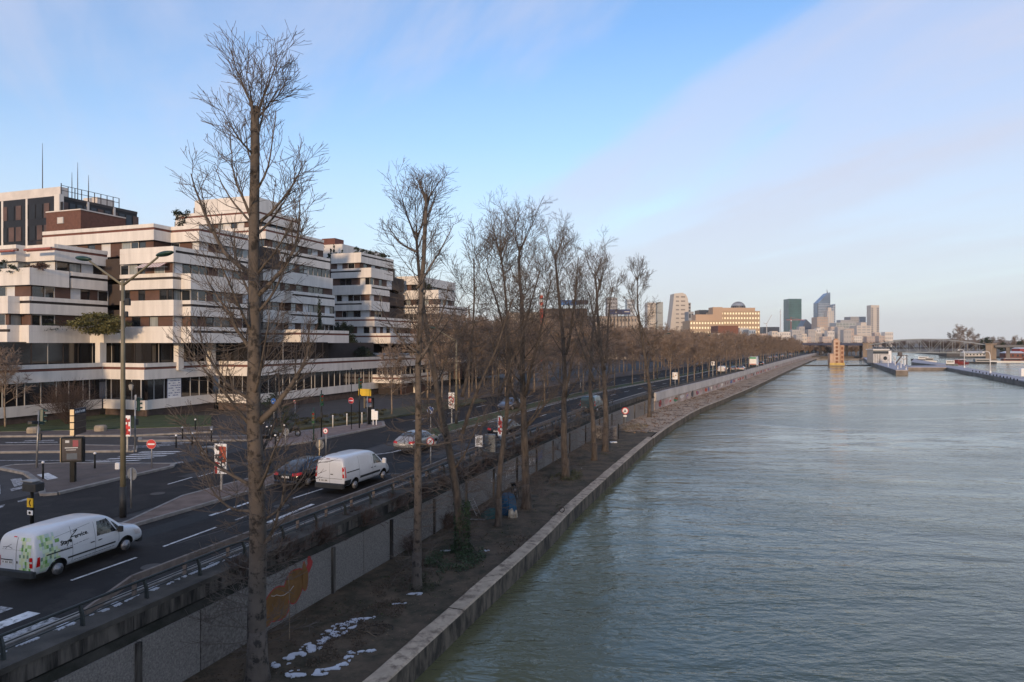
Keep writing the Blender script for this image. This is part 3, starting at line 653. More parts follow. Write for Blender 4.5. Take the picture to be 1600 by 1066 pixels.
# slot between A and B
b = BMB(); b.box(SA+2.6, 66.0, 6, SA+3.0, 70.6, LV[5]-1.8); b.put(B, 'stair_glazing', M('stair_dark', (.010, .009, .010), .3, 0, spec=.2))
for z in LV[1:5]: b = BMB(); b.box(SA+2.5, 66.0, z-.9, SA+2.59, 70.0, z-.1); b.put(B, 'stair_panel', darkbrown)
b = BMB(); b.box(SA+2.45, 68.2, 7, SA+2.58, 68.35, 20); b.put(B, 'stair_mullion', frame_m)
# striped awning
aw = thing('awning', 'red and white striped awning over a balcony of the broad block', 'awning', (*st2w(57.3, 63.6), LV[4]-1.72), pi/2-TH)
stripe_m = [M('awning_white', (.62, .58, .55), .8, .05), M('awning_red', (.33, .19, .18), .8, .05)]
t0, t1 = w_at(222, 57.7)[1], w_at(260, 57.7)[1]
mb = MB(); k = 16
for i in range(k):
    a = t0+(t1-t0)*i/k-63.6; c = t0+(t1-t0)*(i+1)/k-63.6; mb.k = i % 2
    mb.hexa([(-.55, c, -.62), (-.55, a, -.62), (.5, a, -.05), (.5, c, -.05), (-.55, c, -.60), (-.55, a, -.60), (.5, a, -.03), (.5, c, -.03)])
mb.build('canopy', stripe_m, aw)
mb = MB(); mb.bar((-.5, t0-63.6, -.60), (.5, t0-63.6, -.5), .04); mb.bar((-.5, t1-63.6, -.60), (.5, t1-63.6, -.5), .04); mb.build('arm', frame_m, aw)
for nm, (pxa, pxb), sv, zt in (('awning', (38, 80), 50.4, LV[4]-.80), ('awning', (-10, 22), 50.4, LV[4]-.80)):
    ta, tb = w_at(pxa, sv)[1], w_at(pxb, sv)[1]; tm = (ta+tb)/2
    a2 = thing('awning', 'folded red awning on the corner block, beside the corner' if pxa > 0 else 'folded red awning on the corner block, away from the corner', 'awning', (*st2w(sv, tm), zt), pi/2-TH)
    mb = MB(); mb.tube([(0, ta-tm, 0), (0, tb-tm, 0)], .13, 8); mb.build('roll', M('awning_roll', (.30, .10, .08), .8, .2, 3), a2); mb = MB(); mb.box(-.02, ta-tm, .10, .3, tb-tm, .16); mb.build('cassette', frame_m, a2)
# ---- block B2: the pyramid continuing behind the big tree
B2 = broot('stepped pyramid block rising behind the tallest bare tree', 80, 66)
def b2(px0, s0, corner, end, lvl, bh, sty, seed, **kw): facade(B2, wc(px0, s0, corner, end), LV[lvl], bh, 1.6, sty, seed, tmax=w_at(px0, s0)[1]+.8, **kw)
facade(B2, wc(304, 83.5, 396, 440), LV[8]-.3, 1.9, 1.0, 'line', 21, tmax=w_at(304, 83.5)[1]+.8, modules=['brown', 'win'])
b2(274, 81.2, 402, 470, 7, 1.8, 'stripe', 22); b2(274, 79.8, 415, 506, 6, 1.75, 'stripe', 23)
b2(370, 79.0, 417, 516, 5, 1.75, 'slit', 24); b2(380, 78.6, 411, 520, 4, 1.75, 'line', 25)
facade(B2, wc(380, 78.6, 411, 445, 455, 523), LV[3], 1.75, 1.6, 'line', 26, tmax=96, styles={3: 'slit'})
facade(B2, wc(380, 78.6, 411, 443, 452, 523), LV[2], 1.75, 1.6, 'line', 27, tmax=96, styles={3: 'slit'})
facade(B2, wc(380, 76.6, 470, 545), LV[1], 1.8, .1, 'stripe', 28, wins=False, tmax=96)
# ---- block C and block D further along
Cb = broot('compact cream block with a clipped hedge on its roof edge', 108.6, 67.8)
facade(Cb, wc(517, 108.6, 564, 615), LV[6], 1.85, 1.6, 'line', 31, tmax=90, smax=121, styles={1: 'slit', 0: 'line'})
facade(Cb, wc(517, 107.6, 564, 564.01, 580, 614), LV[5], 1.75, 1.6, 'line', 32, tmax=90, smax=121, styles={0: 'slit'})
facade(Cb, wc(517, 107.6, 565, 565.01, 580, 609), LV[4], 1.75, 1.6, 'line', 33, tmax=90, smax=121, styles={3: 'slit'})
facade(Cb, wc(517, 107.6, 565, 565.01, 580, 609), LV[3], 1.75, 1.6, 'line', 34, tmax=90, smax=121, styles={0: 'slit'})
facade(Cb, wc(515, 106.4, 585, 640), LV[2]-.05, 1.7, 1.5, 'stripe', 35, tmax=90, smax=124)
facade(Cb, wc(505, 104.6, 610, 700), LV[1]-.1, 1.8, .1, 'stripe', 36, wins=False, tmax=92, smax=128)
b = BMB(); b.box(120.9, 67.9, 8, 121.4, 73, LV[6]-1.8); b.put(Cb, 'stair_glazing', smoked)
D = broot('lower cream block with long blank parapets behind slim trees', 121.5, 58)
facade(D, wc(600, 122.3, 655, 712), LV[5]-.2, 1.7, 1.6, 'line', 41, tmax=84)
facade(D, wc(623, 121.5, 685, 712), LV[4]-.1, 1.8, 1.6, 'line', 42, tmax=84, modules=['brown', 'brown', 'brown', 'curt'])
facade(D, wc(623, 121.5, 686, 730), LV[3]-.1, 1.75, 1.6, 'slit', 43, tmax=84, modules=['brown', 'brown', 'brown', 'win'])
facade(D, wc(623, 120.5, 700, 750), LV[2]-.1, 1.75, 1.6, 'stripe', 44, tmax=84, modules=['brown', 'brown', 'win'])
facade(D, wc(623, 119.5, 712, 780), LV[1]-.1, 1.8, 1.9, 'stripe', 45, tmax=84, modules=['brown', 'win', 'brown'])
facade(D, wc(640, 119.0, 720, 800), LV[0]+.2, 1.8, 3.2, 'stripe', 46, tmax=84, modules=['brown', 'glass', 'brown'])
# ---- podium shared by the blocks: dark glazing between white bands
P = broot('long low podium with dark glazing and white bands under the terraced blocks', 55, 61); P['category'] = 'podium building'
ppath = cw(-140, 66.6, 160, 225, 338, 395, 705)
facade(P, ppath, LV[0], 1.75, .1, 'stripe', 51, wins=False, tmax=90, smax=128)
r = random.Random(5)
def band(path, z0, z1, n0, n1, name, mat):
    for i, (p, q) in enumerate(zip(path, path[1:])):
        isw = abs(p[0]-q[0]) < 1e-6; e0 = (n1-n0) if (not isw and i > 0) else 0
        seg_box(p, q, n0, n1, z0, z1, e0).put(P, name, mat)
band(ppath, -.3, .9, .34, .6, 'base_wall', M('base_brick', (.085, .060, .050), .9, .25, 2)); band(ppath, .90, 1.9, .1, .42, 'sill_band', conc)
for i, (p, q) in enumerate(zip(ppath, ppath[1:])):
    isw = abs(p[0]-q[0]) < 1e-6; L = abs(p[0]-q[0])+abs(p[1]-q[1]); pos = 0.0
    def at(x): return (p[0], p[1]-x) if isw else (p[0]+x, p[1])
    while pos < L-.2:
        w = min(r.choice([.75, 1.35, 1.6, 1.6]), L-pos)
        if L-pos-w < .5: w = L-pos
        f = seg_box(at(pos), at(pos+.06), .38, .5, 1.9, 4.10).put(P, 'window', frame_m); seg_box(at(pos+.06), at(pos+w), .45, .48, 1.9, 4.10).put(P, 'pane', smoked, f); pos += w
# recessed gallery with columns above the podium
gpath = [(s+2.6, t+2.6) for s, t in cw(-140, 66.6, 160, 235, 330, 395, 520)]
for i, (p, q) in enumerate(zip(gpath, gpath[1:])):
    seg_box(p, q, 0, .1, LV[0]-.9, LV[1]-1.7).put(P, 'gallery_glazing', smoked)
    isw = abs(p[0]-q[0]) < 1e-6; L = abs(p[0]-q[0])+abs(p[1]-q[1])
    for k in range(int(L/1.7)):
        x = (k+.5)*1.7; a = (p[0], p[1]-x) if isw else (p[0]+x, p[1]); c = (a[0], a[1]-.06) if isw else (a[0]+.06, a[1]); seg_box(a, c, -.05, -.005, LV[0]-.9, LV[1]-1.7).put(P, 'mullion', darkframe if k % 3 else frame_m)
b = BMB(); b.prism([(46.5, 69.6), (58.6, 69.6), (58.6, 64), (69, 64), (69, 60), (100, 60), (100, 84), (46.5, 84)], LV[0]-1, LV[1]-1.75); b.put(P, 'gallery_body', corem)
for px, tt in ((161, 66.9), (283, 60.4), (333, 60.2), (430, 58), (500, 58)):
    s, t = c_at(px, tt); b = BMB(); b.box(s-.38, t, LV[0]-.9, s+.38, t+.7, LV[1]-1.75); b.put(P, 'column', conc)
# underpass part: brown wall with a projecting canopy
facade(P, wc(577, 92.6, 627, 700), 3.1, 1.3, .1, 'stripe', 55, wins=False, tmax=56.5)
b = BMB(); b.box(93.6, 51.8, -.3, 94.2, 55.3, 1.79); b.put(P, 'underpass_wall', darkbrown)
b = BMB(); b.box(94.3, 51.6, -.3, 104, 52.2, 1.79); b.put(P, 'underpass_side', brown)
b = BMB(); s, t = c_at(640, 52.5); b.box(s-.4, t-1.2, -.3, s+.4, t-.5, 1.79); b.put(P, 'column', conc)
# poster in the podium window
s, t = c_at(275, 60.7); po = thing('poster', 'white poster with blue lettering fixed to the podium window', 'poster', (*st2w(s, t+.3), 1.9), pi/2-TH)
mb = MB(); mb.box(-.95, -.04, 0, .95, -.01, 2.15); mb.build('sheet', white_p, po); mb = MB()
for i, wd in enumerate((('M', 1), ('A', 1), ('N', 1), ('E', 1))): pass
r = random.Random(8)
for i in range(7):
    x = -.8
    while x < .75:
        w = r.uniform(.12, .42)
        if r.random() < .75: mb.box(x, -.048, 1.85-i*.27, min(x+w, .85), -.043, 1.85-i*.27+.09)
        x += w+.08
mb.build('print', M('poster_blue', (.16, .17, .30), .7, .1), po)
mb = MB()
for a in ((-.98, 0, -.93, 2.15), (.93, 0, .98, 2.15), (-.98, 2.12, .98, 2.17)): mb.box(a[0], -.05, a[1], a[2], -.005, a[3])
mb.build('frame', M('poster_frame', (.12, .14, .24), .6, .1), po)
# ---- dark glass office tower behind, with its brick plant room in front
Tx = broot('dark glass office block with white roof wall and railing behind the terraced blocks', 95, 126); del Tx['group']; Tx.name = 'office_building'
tw = [w_at(-140, 95), w_at(92, 95)]; tc_ = c_at(214, tw[1][1]); zt = ZP(306, 131.7)
b = BMB(); b.prism([tw[0], tw[1], tc_, (tc_[0], tc_[1]+30), (95, tw[0][1])], 0, zt); b.put(Tx, 'glass_body', M('office_glass', (.016, .015, .018), .4, .3, .12, spec=.25))
b = BMB(); b.box(95.4, tw[1][1]+.2, zt-.01, 97, tw[0][1], zt+1.9); b.put(Tx, 'roof_wall', conc2)
b = BMB(); b.box(95.1, tw[1][1]-.1, zt-.4, tc_[0], tw[0][1], zt+.1); b.put(Tx, 'roof_edge', darkframe)
for px in (4, 42): s, t = w_at(px, 95); b = BMB(); b.box(s-.12, t-.25, 0, s, t+.25, zt); b.put(Tx, 'pilaster', conc)
b = BMB(); b.box(94.7, tw[1][1]-.5, 0, 95.6, tw[1][1]+.9, zt+.3); b.put(Tx, 'pilaster', conc)
for px in (137, 178): s, t = c_at(px, tw[1][1]); b = BMB(); b.box(s-.25, t-.12, 0, s+.25, t, zt); b.put(Tx, 'pilaster', conc2)
r = random.Random(3)
for px in range(0, 90, 11):
    s, t = w_at(px+3, 95); s2, t2 = w_at(px+11, 95)
    for k in range(4):
        z = zt-1.2-k*4.2
        b = BMB(); b.box(94.93, t2, z-2.8, 94.98, t, z); b.put(Tx, 'window', M('copper_glass', (.10, .06, .05), .5, .3, .3, spec=.3) if r.random() < .35 else M('office_pane', (.014, .014, .017), .4, .3, .3, spec=.3))
for px in range(98, 210, 11):
    s, t = c_at(px, tw[1][1]); s2, t2 = c_at(px+8, tw[1][1])
    for k in range(3):
        z = zt-1.0-k*4.2
        b = BMB(); b.box(s, t-.07, z-2.6, s2, t-.02, z); b.put(Tx, 'window', M('blue_glass', (.03, .04, .055), .35, .2, .3, spec=.4) if r.random() < .8 else M('copper_glass', (), .1))
rt = []
b = BMB(); s0 = 95.6; s1 = c_at(187, tw[1][1])[0]; n = 9
for i in range(n+1):
    s = s0+(s1-s0)*i/n; b.box(s-.06, tw[1][1]+.15, zt, s+.06, tw[1][1]+.27, zt+2.6 if i < 1 else zt+2.2)
for z in (1.2, 2.15): b.box(s0, tw[1][1]+.17, zt+z, s1, tw[1][1]+.25, zt+z+.09)
b.put(Tx, 'roof_railing', darkframe)
b = BMB(); s, t = c_at(163, tw[1][1]); b.box(s, t+2, zt, s+4, t+6, zt+1.9); b.put(Tx, 'roof_unit', conc2)
for px, hh in ((69, 9.5), (124, 6.5), (141, 4.5), (115, 4.2)):
    s, t = c_at(px, tw[1][1]+3) if px > 92 else w_at(px, 97); b = BMB(); b.tube([(s, t+.5, zt), (s, t+.5, zt+1.9+hh*.55), (s, t+.5, zt+1.9+hh)], [.10, .07, .03], 5); b.put(Tx, 'antenna', darkframe)
Bx = broot('brown brick plant room with a small white window on the roof', 66, 72); del Bx['group']; Bx.name = 'plant_room'; Bx['category'] = 'plant room'
sb = 70.0; p0 = w_at(72, sb); p1 = w_at(126, sb); p2 = c_at(196, p1[1]); zb = ZP(326, 100*.86)
yy = sb/(ST*(126-800)/F+CT); zb = ZP(328, yy)
b = BMB(); b.prism([p0, p1, p2, (p2[0], p0[1])], LV[5]-6, zb); b.put(Bx, 'brick_wall', M('plant_room_brick', (.135, .062, .045), .85, .15, 2.5))
b = BMB(); b.prism([(p0[0]-.1, p0[1]), (p1[0]-.1, p1[1]-.1), (p2[0], p2[1]-.1), (p2[0], p0[1])], zb, zb+.16); b.put(Bx, 'roof_edge', conc2)
s, t = w_at(95, sb); b = BMB(); b.box(s-.12, t-.6, ZP(347, yy), s, t+.6, ZP(337, yy)); w_ = b.put(Bx, 'window', frame_m); b = BMB(); b.box(s-.14, t-.4, ZP(346, yy), s-.12, t+.4, ZP(338, yy)); b.put(Bx, 'pane', conc2, w_)
# rooftop volumes of block C
s, t = c_at(590, 78); b = BMB(); b.box(112, 74, LV[6]-1, 128, 82, LV[6]+2.3); b.put(Cb, 'roof_house', conc); b = BMB(); b.box(112.5, 76, LV[6]+2.3, 115.5, 79, LV[6]+3.6); b.put(Cb, 'chimney', brickred)
# unseen block added behind the viewpoint to keep low sun off the near road and quay
bh_ = thing('apartment_building', 'unseen block added behind the footbridge viewpoint to shade the near road', 'building', (-34, -66, 0)); b = MB(); b.box(-36, -6, 0, 36, 6, 15.6); b.build('wall', conc2, bh_); b = MB(); b.box(-36.4, -6.4, 15.6, 36.4, 6.4, 16.0); b.build('roof', darkframe, bh_)
for i in range(20):
    for j in range(5): b = MB(); b.box(-35+i*3.5, 6.0, 1.2+j*3, -33.6+i*3.5, 6.03, 2.8+j*3); b.build('window', glassm, bh_)
# ================================================================== BARE TREES
def grow(mt, mw, r, p, d, L, r0, lvl, cfg):
    """one branch with its children; thick wood into mt, twigs into mw"""
    c = cfg[lvl]; n = c['seg']; pts = [tuple(p)]; rad = [r0]; pos = Vector(p); dv = Vector(d).normalized(); dirs = [dv]
    for i in range(n):
        dv = (dv+Vector((r.gauss(0, 1), r.gauss(0, 1), r.gauss(0, 1)))*c['wob']+Vector((0, 0, c['up']))).normalized()
        pos = pos+dv*(L/n); pts.append(tuple(pos)); rad.append(max(r0*(1-(i+1)/n*(1-c['tip'])), c['rmin'])); dirs.append(dv)
    (mt if c['thick'] else mw).tube(pts, rad, c['n'], cap=c['thick'])
    if lvl+1 >= len(cfg): return
    k = c['kids']; k = max(1, int(k*(.75+.5*r.random()))) if lvl else k
    for j in range(k):
        t = c['from']+(1-c['from'])*((j+r.random())/k)**c.get('pow', 1.0); i = min(int(t*n), n-1); f = t*n-i
        q = Vector(pts[i]).lerp(Vector(pts[i+1]), f); dd = dirs[i+1]
        az = r.uniform(0, 2*pi) if lvl else j*2.4+r.uniform(-.5, .5)
        a = Vector((cos(az), sin(az), 0)); perp = (a-dd*a.dot(dd))
        if perp.length < .05: perp = Vector((1, 0, 0))
        perp.normalize(); ang = radians(r.uniform(*c['ang']))
        nd_ = dd*cos(ang)+perp*sin(ang)
        rr = rad[i]*(1-f)+rad[i+1]*f; sh = c['shape'](t) if 'shape' in c else (1-.6*t)
        nl = (c['klen'][0]+(c['klen'][1]-c['klen'][0])*r.random())*sh
        grow(mt, mw, r, q, nd_, nl, min(rr*c['krad'], c.get('kmax', 9)), lvl+1, cfg)
def poplar_cfg(H, spread, start=.28, limbs=16, dens=1.0, tw=.009, up=.10, ang=(38, 65), tip=.30):
    return [dict(seg=18, wob=.03 if tip > .35 else .045, up=.04, tip=tip, rmin=.04, n=10, thick=True, kids=limbs, **{'from': start}, pow=.9, ang=ang, klen=(spread*.8, spread*1.2), krad=.28, kmax=.085, shape=lambda t: (.66+.5*sin(pi*min(1, .05+.85*t)))*(1-.38*t**4)),
            dict(seg=8, wob=.065, up=up, tip=.20, rmin=tw*1.4, n=5, thick=True, kids=int(8*dens), **{'from': .18}, ang=(28, 55), klen=(spread*.34, spread*.6), krad=.45, kmax=.028),
            dict(seg=5, wob=.06, up=up*.9, tip=.35, rmin=tw*1.15, n=4, thick=False, kids=int(5.5*dens), **{'from': .12}, ang=(25, 50), klen=(spread*.18, spread*.36), krad=.6, kmax=.014),
            dict(seg=3, wob=.05, up=up*.8, tip=.5, rmin=tw, n=3, thick=False, kids=int(3.2*dens), **{'from': .15}, ang=(25, 45), klen=(.3, .8), krad=.7, kmax=.010),
            dict(seg=2, wob=.08, up=.06, tip=.6, rmin=tw*.9, n=3, thick=False)]
def bare_tree(px, py, topy, r0, label, seed, spread, start, limbs, dens=1.0, bark_mat=None, lean=0, ang=(35, 70), up=.10, epic=0, extra=(), topfrac=.86, leaders=0, tw=.0075):
    p = G(px, py, ZL); H = ZP(topy, p.y)-ZL
    root = thing('bare_tree', label, 'tree', p); r = random.Random(seed); mt = MB(); mw = MB()
    cfg = poplar_cfg(H, spread, start, limbs, dens, tw, up, ang, .40 if bark_mat is bark_pale else .24)
    # flared foot
    grow(mt, mw, r, (0, 0, -.25), (lean, 0, 1), H*topfrac, r0, 0, cfg)
    mt.tube([(0, 0, -.3), (0, 0, .2), (lean*.6, 0, .6), (lean*1.6, 0, 1.6)], [r0*1.55, r0*1.25, r0*1.08, r0*.97], 12)
    # upright shoots round the cut top
    top = Vector(mt.v[18*10]); sub = cfg[1:]
    for j in range(6): 
        a = j*2.4; grow(mt, mw, r, top-Vector((0, 0, .25+.25*(j % 4))), (cos(a)*.5, sin(a)*.5, 1), H*(1-topfrac)*r.uniform(.6, .92), .04, 0, [dict(cfg[1], kids=int(6*dens), up=.05, wob=.05)]+cfg[2:])
    for (h, az, ln, el, rr) in extra:      # named limbs: height, direction (0 = right of the picture), length, elevation
        a = radians(az); e = radians(el); grow(mt, mw, r, (lean*h, 0, h), (cos(a)*cos(e), sin(a)*cos(e), sin(e)), ln, rr, 0, [dict(cfg[1], kids=int(11*dens), up=.13, wob=.12, seg=9)]+cfg[2:])
    for j in range(leaders):
        a = r.uniform(0, 6.28); h = H*r.uniform(.28, .46); grow(mt, mw, r, (lean*h, 0, h), (cos(a)*.42, sin(a)*.42, 1), H*.36, r0*.42, 0, [dict(cfg[0], kids=int(limbs*.6), **{'from': .2}, seg=10, wob=.05)]+cfg[1:])
    for j in range(epic):                  # shoots straight from the trunk
        h = r.uniform(.6, H*.62); a = r.uniform(0, 6.28); grow(mt, mw, r, (lean*h+r0*.7*cos(a), r0*.7*sin(a), h), (cos(a), sin(a), r.uniform(-.2, .5)), r.uniform(.5, 1.9), .012, 0, [dict(cfg[2], up=.01, wob=.22)]+cfg[3:])
    mt.build('trunk', bark_mat or bark, root, True); mw.build('crown', twigm, root)
    return root
bare_tree(402, 1062, 26, .31, 'tallest bare tree with dense shoots beside the graffiti wall', 7, 2.9, .22, 17, 1.0, bark_pale, ang=(42, 68), up=.12, epic=110, topfrac=.87, tw=.007,
          extra=((12.8, 180, 4.2, 38, .095), (12.3, 5, 3.6, 42, .085), (10.3, 170, 3.6, 40, .08), (8.2, 10, 3.6, 30, .12), (8.9, 190, 3.4, 22, .07), (6.2, 175, 3.2, 12, .07), (5.4, 185, 3.0, -8, .06), (14.6, 20, 2.6, 50, .06), (14.4, 200, 2.8, 52, .06), (5.0, 20, 3.0, 5, .05)))
bare_tree(651, 920, 216, .20, 'slender pale-barked bare tree with few limbs', 21, 1.5, .45, 8, .85, bark_pale, ang=(40, 75), epic=110, topfrac=.90,
          extra=((13.2, 25, 3.6, 48, .07), (9.9, 20, 3.8, 42, .08), (10.4, 170, 2.8, 18, .06), (6.4, 10, 2.8, -15, .05), (14.8, 160, 2.2, 30, .06)))
bare_tree(722, 862, 226, .25, 'bare tree with an ivy-wrapped foot', 33, 3.3, .26, 16, 1.0, bark, ang=(32, 60), epic=120, topfrac=.80, leaders=2)
bare_tree(779, 822, 258, .19, 'slim bare tree beside the blue tent', 45, 3.1, .28, 15, 1.0, bark, ang=(32, 60), epic=110, topfrac=.82, leaders=1, lean=.01)
bare_tree(823, 794, 266, .30, 'stout bare tree beside the parked bicycle', 52, 3.7, .26, 16, 1.0, bark, ang=(28, 58), epic=110, topfrac=.80, leaders=2, lean=-.02, extra=((6.3, 150, 6.0, 40, .13), (5.2, 30, 4.0, 35, .09)))
bare_tree(884, 747, 306, .30, 'forked bare tree with a grassy foot on the lower quay', 63, 3.7, .28, 14, .95, bark, ang=(28, 55), epic=110, topfrac=.82, leaders=2)
bare_tree(929, 719, 356, .26, 'bare tree close in front of its twin by the graffiti block', 71, 3.7, .30, 12, .9, bark, ang=(28, 55), epic=90, topfrac=.82, leaders=2, tw=.010)
bare_tree(946, 705, 358, .32, 'bare tree close behind its twin by the graffiti block', 82, 3.7, .32, 11, .9, bark, ang=(28, 55), epic=90, topfrac=.82, leaders=2, tw=.010)
bare_tree(1015, 652, 386, .29, 'last tall bare tree before the open far quay', 94, 4.2, .32, 13, .95, bark, ang=(28, 58), epic=60, topfrac=.84, leaders=1, tw=.013)
# ---- street trees: a few shapes, many individuals
def street_proto(seed, H, R, clear, rtr, tw, dens=1.0, mt_mat=None, tmat=None):
    r = random.Random(seed); mt = MB(); mw = MB()
    cfg = [dict(seg=8, wob=.03, up=.05, tip=.35, rmin=.05, n=8, thick=True, kids=15, **{'from': clear}, ang=(25, 65), klen=(R*.9, R*1.35), krad=.5, kmax=.10, shape=lambda t: .6+.7*sin(pi*min(1, .2+.75*t))),
           dict(seg=4, wob=.14, up=.10, tip=.3, rmin=.03, n=4, thick=True, kids=int(9*dens), **{'from': .15}, ang=(25, 60), klen=(R*.45, R*.8), krad=.5),
           dict(seg=3, wob=.15, up=.05, tip=.5, rmin=tw, n=3, thick=False, kids=int(11*dens), **{'from': .05}, ang=(25, 65), klen=(R*.22, R*.5), krad=.6, kmax=.03),
           dict(seg=2, wob=.16, up=.03, tip=.7, rmin=tw, n=3, thick=False)]
    grow(mt, mw, r, (0, 0, -.1), (0, 0, 1), H*.86, rtr, 0, cfg)
    root = thing('street_tree', '-', 'tree'); mt.build('trunk', mt_mat or street_bark, root, True); mw.build('crown', tmat or twigred, root); return root
protos = [street_proto(100+i, 11.5, 2.9,   .36, .15, .024, 1.0) for i in range(4)]
used = set()
def place_tree(i, x, y, label, group, sc=1.0, rot=0.0, z=0.0, P=protos):
    o = P[i % len(P)]
    if o.name in used: o = copy_tree(o)
    else: used.add(o.name)
    o.location = (x, y, z); o.rotation_euler = (0, 0, rot); o.scale = (sc, sc, sc); o['label'] = label; o['group'] = group; return o
r = random.Random(77); cnt = 0
def row(u0, u1, off, step, label, group, sc=(.85, 1.1), z=.1, grow_step=True):
    global cnt
    u = u0
    while u < u1:
        p = q3(u+r.uniform(-.6, .6), off+r.uniform(-.3, .3), z); place_tree(cnt, p.x, p.y, label, group, r.uniform(*sc), r.uniform(0, 6.28), p.z); cnt += 1
        u += step*(max(1, (u-130)/170) if grow_step else 1)
row(u_of_y(120), u_of_y(430), 7.6, 7.5, 'slim bare street tree in the row along the far parapet', 'trees along the far parapet', (.72, .95), 0)
row(u_of_y(76), u_of_y(430), 15.8, 8.5, 'slim bare street tree in the grass median', 'trees in the grass median', (.72, .92))
row(u_of_y(80), u_of_y(600), 28.6, 7.5, 'reddish bare street tree at the kerb of the left pavement', 'trees on the left pavement kerb')
row(u_of_y(84), u_of_y(560), 33.5, 7.0, 'reddish bare tree in the back row of the left pavement', 'trees behind the left pavement', (.9, 1.15))
row(u_of_y(95), u_of_y(600), 40, 9.0, 'reddish bare tree standing behind the pavement rows', 'trees standing behind the pavement rows', (.85, 1.1))
for i, (px, py, sc) in enumerate(((612, 648, .62), (690, 632, .72), (745, 622, .85), (790, 618, 1.0), (835, 612, 1.0), (775, 604, 1.0))):
    p = G(px, py, .1); place_tree(i, p.x, p.y, 'dark bare street tree in front of the lower terraced blocks', 'trees in front of the lower blocks', sc, i*1.7, .1)
p = G(8, 668, .15); place_tree(1, p.x, p.y, 'small bare tree on the lawn before the podium', 'lawn trees', .62, .4, .15)
for i, (px, Y, sc) in enumerate(((1500, 640, 1.9), (1512, 650, 1.8), (1490, 660, 1.6), (1525, 700, 1.5), (1585, 650, 1.2), (1565, 690, 1.2), (1598, 620, 1.1), (1550, 750, 1.3), (1610, 640, 1.2))):
    p = AT(px, Y); place_tree(i, p.x, p.y, 'bare tree on the opposite bank behind the truss bridge', 'trees on the opposite bank', sc*1.15, i, -2.2)
# ---- bare shrubs, evergreens, hedges
def bare_bush(p, R, H, label, seed, n=46, mat=twigbush, name='bare_shrub', rmin=.008, group=None):
    r = random.Random(seed); mw = MB()
    cfg = [dict(seg=5, wob=.10, up=-.01, tip=.4, rmin=rmin*1.4, n=4, thick=False, kids=9, **{'from': .2}, ang=(15, 50), klen=(R*.35, R*.7), krad=.6), dict(seg=3, wob=.14, up=.03, tip=.5, rmin=rmin, n=3, thick=False, kids=4, **{'from': .2}, ang=(20, 50), klen=(R*.12, R*.3), krad=.7), dict(seg=2, wob=.1, up=.0, tip=.6, rmin=rmin, n=3, thick=False)]
    for i in range(n):
        a = r.uniform(0, 6.28); e = r.uniform(.15, 1.0); grow(mw, mw, r, (r.uniform(-.25, .25), r.uniform(-.25, .25), -.05), (cos(a)*e*R/H*1.2, sin(a)*e*R/H*1.2, 1), sqrt(H*H*(1-e*.45)+(R*e)**2)*r.uniform(.7, 1), .022, 0, cfg)
    o = mw.build(name, mat); o.location = p; return tag(o, label, 'shrub', group)
bare_bush(G(108, 662, .2), 3.6, 4.2, 'wide bare shrub spreading on the lawn before the podium', 5, 60)
def leafy(p, R, H, label, seed, mat=leafg, n=2600, name='evergreen_shrub', shape='ball', size=.10, cat='shrub', group=None, trunk=True, kind=None):
    r = random.Random(seed); root = thing(name, label, cat, p, 0, group); mb = MB(); cl = []
    for i in range(max(6, int(n/90))):
        t = r.random(); a = r.uniform(0, 6.28)
        if shape == 'cone': z = H*t; rr = R*(1-t)*sqrt(r.random()); 
        elif shape == 'tier': z = H*(.2+.8*t); rr = R*(1-.75*t)*sqrt(r.random())
        elif shape == 'flat': z = H*r.random(); rr = R*sqrt(r.random())
        else: z = H*(.12+.83*t); rr = R*sqrt(max(.05, 1-(2*t-1)**2))*sqrt(r.random())
        cl.append((rr*cos(a), rr*sin(a), z))
    for i in range(n):
        c = r.choice(cl); q = R*.22; x, y, z = (c[0]+r.gauss(0, q*.6), c[1]+r.gauss(0, q*.6), max(.02, c[2]+r.gauss(0, H*.05))); s = size*r.uniform(.6, 1.3)
        d = Vector((r.gauss(0, 1), r.gauss(0, 1), r.gauss(0, .7))).normalized()*s; e = Vector((r.gauss(0, 1), r.gauss(0, 1), r.gauss(0, .7))).normalized()*s*.45
        o = Vector((x, y, z)); mb.face([o, o+d*.5+e, o+d, o+d*.5-e])
    f = mb.build('foliage', mat, root); f['kind'] = 'stuff'
    if trunk:
        m2 = MB(); m2.tube([(0, 0, -.05), (.02, .01, H*.5), (0, 0, H*.85)], [.07, .05, .02], 6); m2.build('stem', bark, root, True)
    return root
s, t = c_at(548, 62); x, y = st2w(s, t); leafy((x, y, LV[0]-.9), 1.9, 4.2, 'tall dark evergreen on the podium terrace', 3, n=4200, shape='tier', size=.22, cat='tree', name='evergreen_tree')
s, t = c_at(563, 60); x, y = st2w(s, t); leafy((x, y, LV[0]-.9), 2.1, 2.4, 'low spreading evergreen on the podium terrace', 4, n=3000, size=.2)
s, t = c_at(535, 64); x, y = st2w(s, t); leafy((x, y, LV[1]-.9), 1.7, 2.6, 'dark evergreen overhanging the terrace parapet', 6, n=2600, size=.2)
s, t = c_at(490, 59.5); x, y = st2w(s, t); bare_bush((x, y, LV[0]-.9), 2.4, 3.4, 'brown bare climber on the podium terrace', 15, 40, rmin=.015)
s, t = c_at(499, 61.5); x, y = st2w(s, t); leafy((x, y, LV[0]-.9), .7, 9.5, 'tall narrow dark conifer against the stepped block', 16, n=3200, shape='cone', size=.2, cat='tree', name='conifer')
s, t = c_at(153, 65.6); x, y = st2w(s, t); leafy((x, y, LV[1]-1.0), 2.6, 2.3, 'yellow-green bamboo clump spilling over the corner parapet', 8, yellowgreen, 5200, 'bamboo', size=.20, cat='plant')
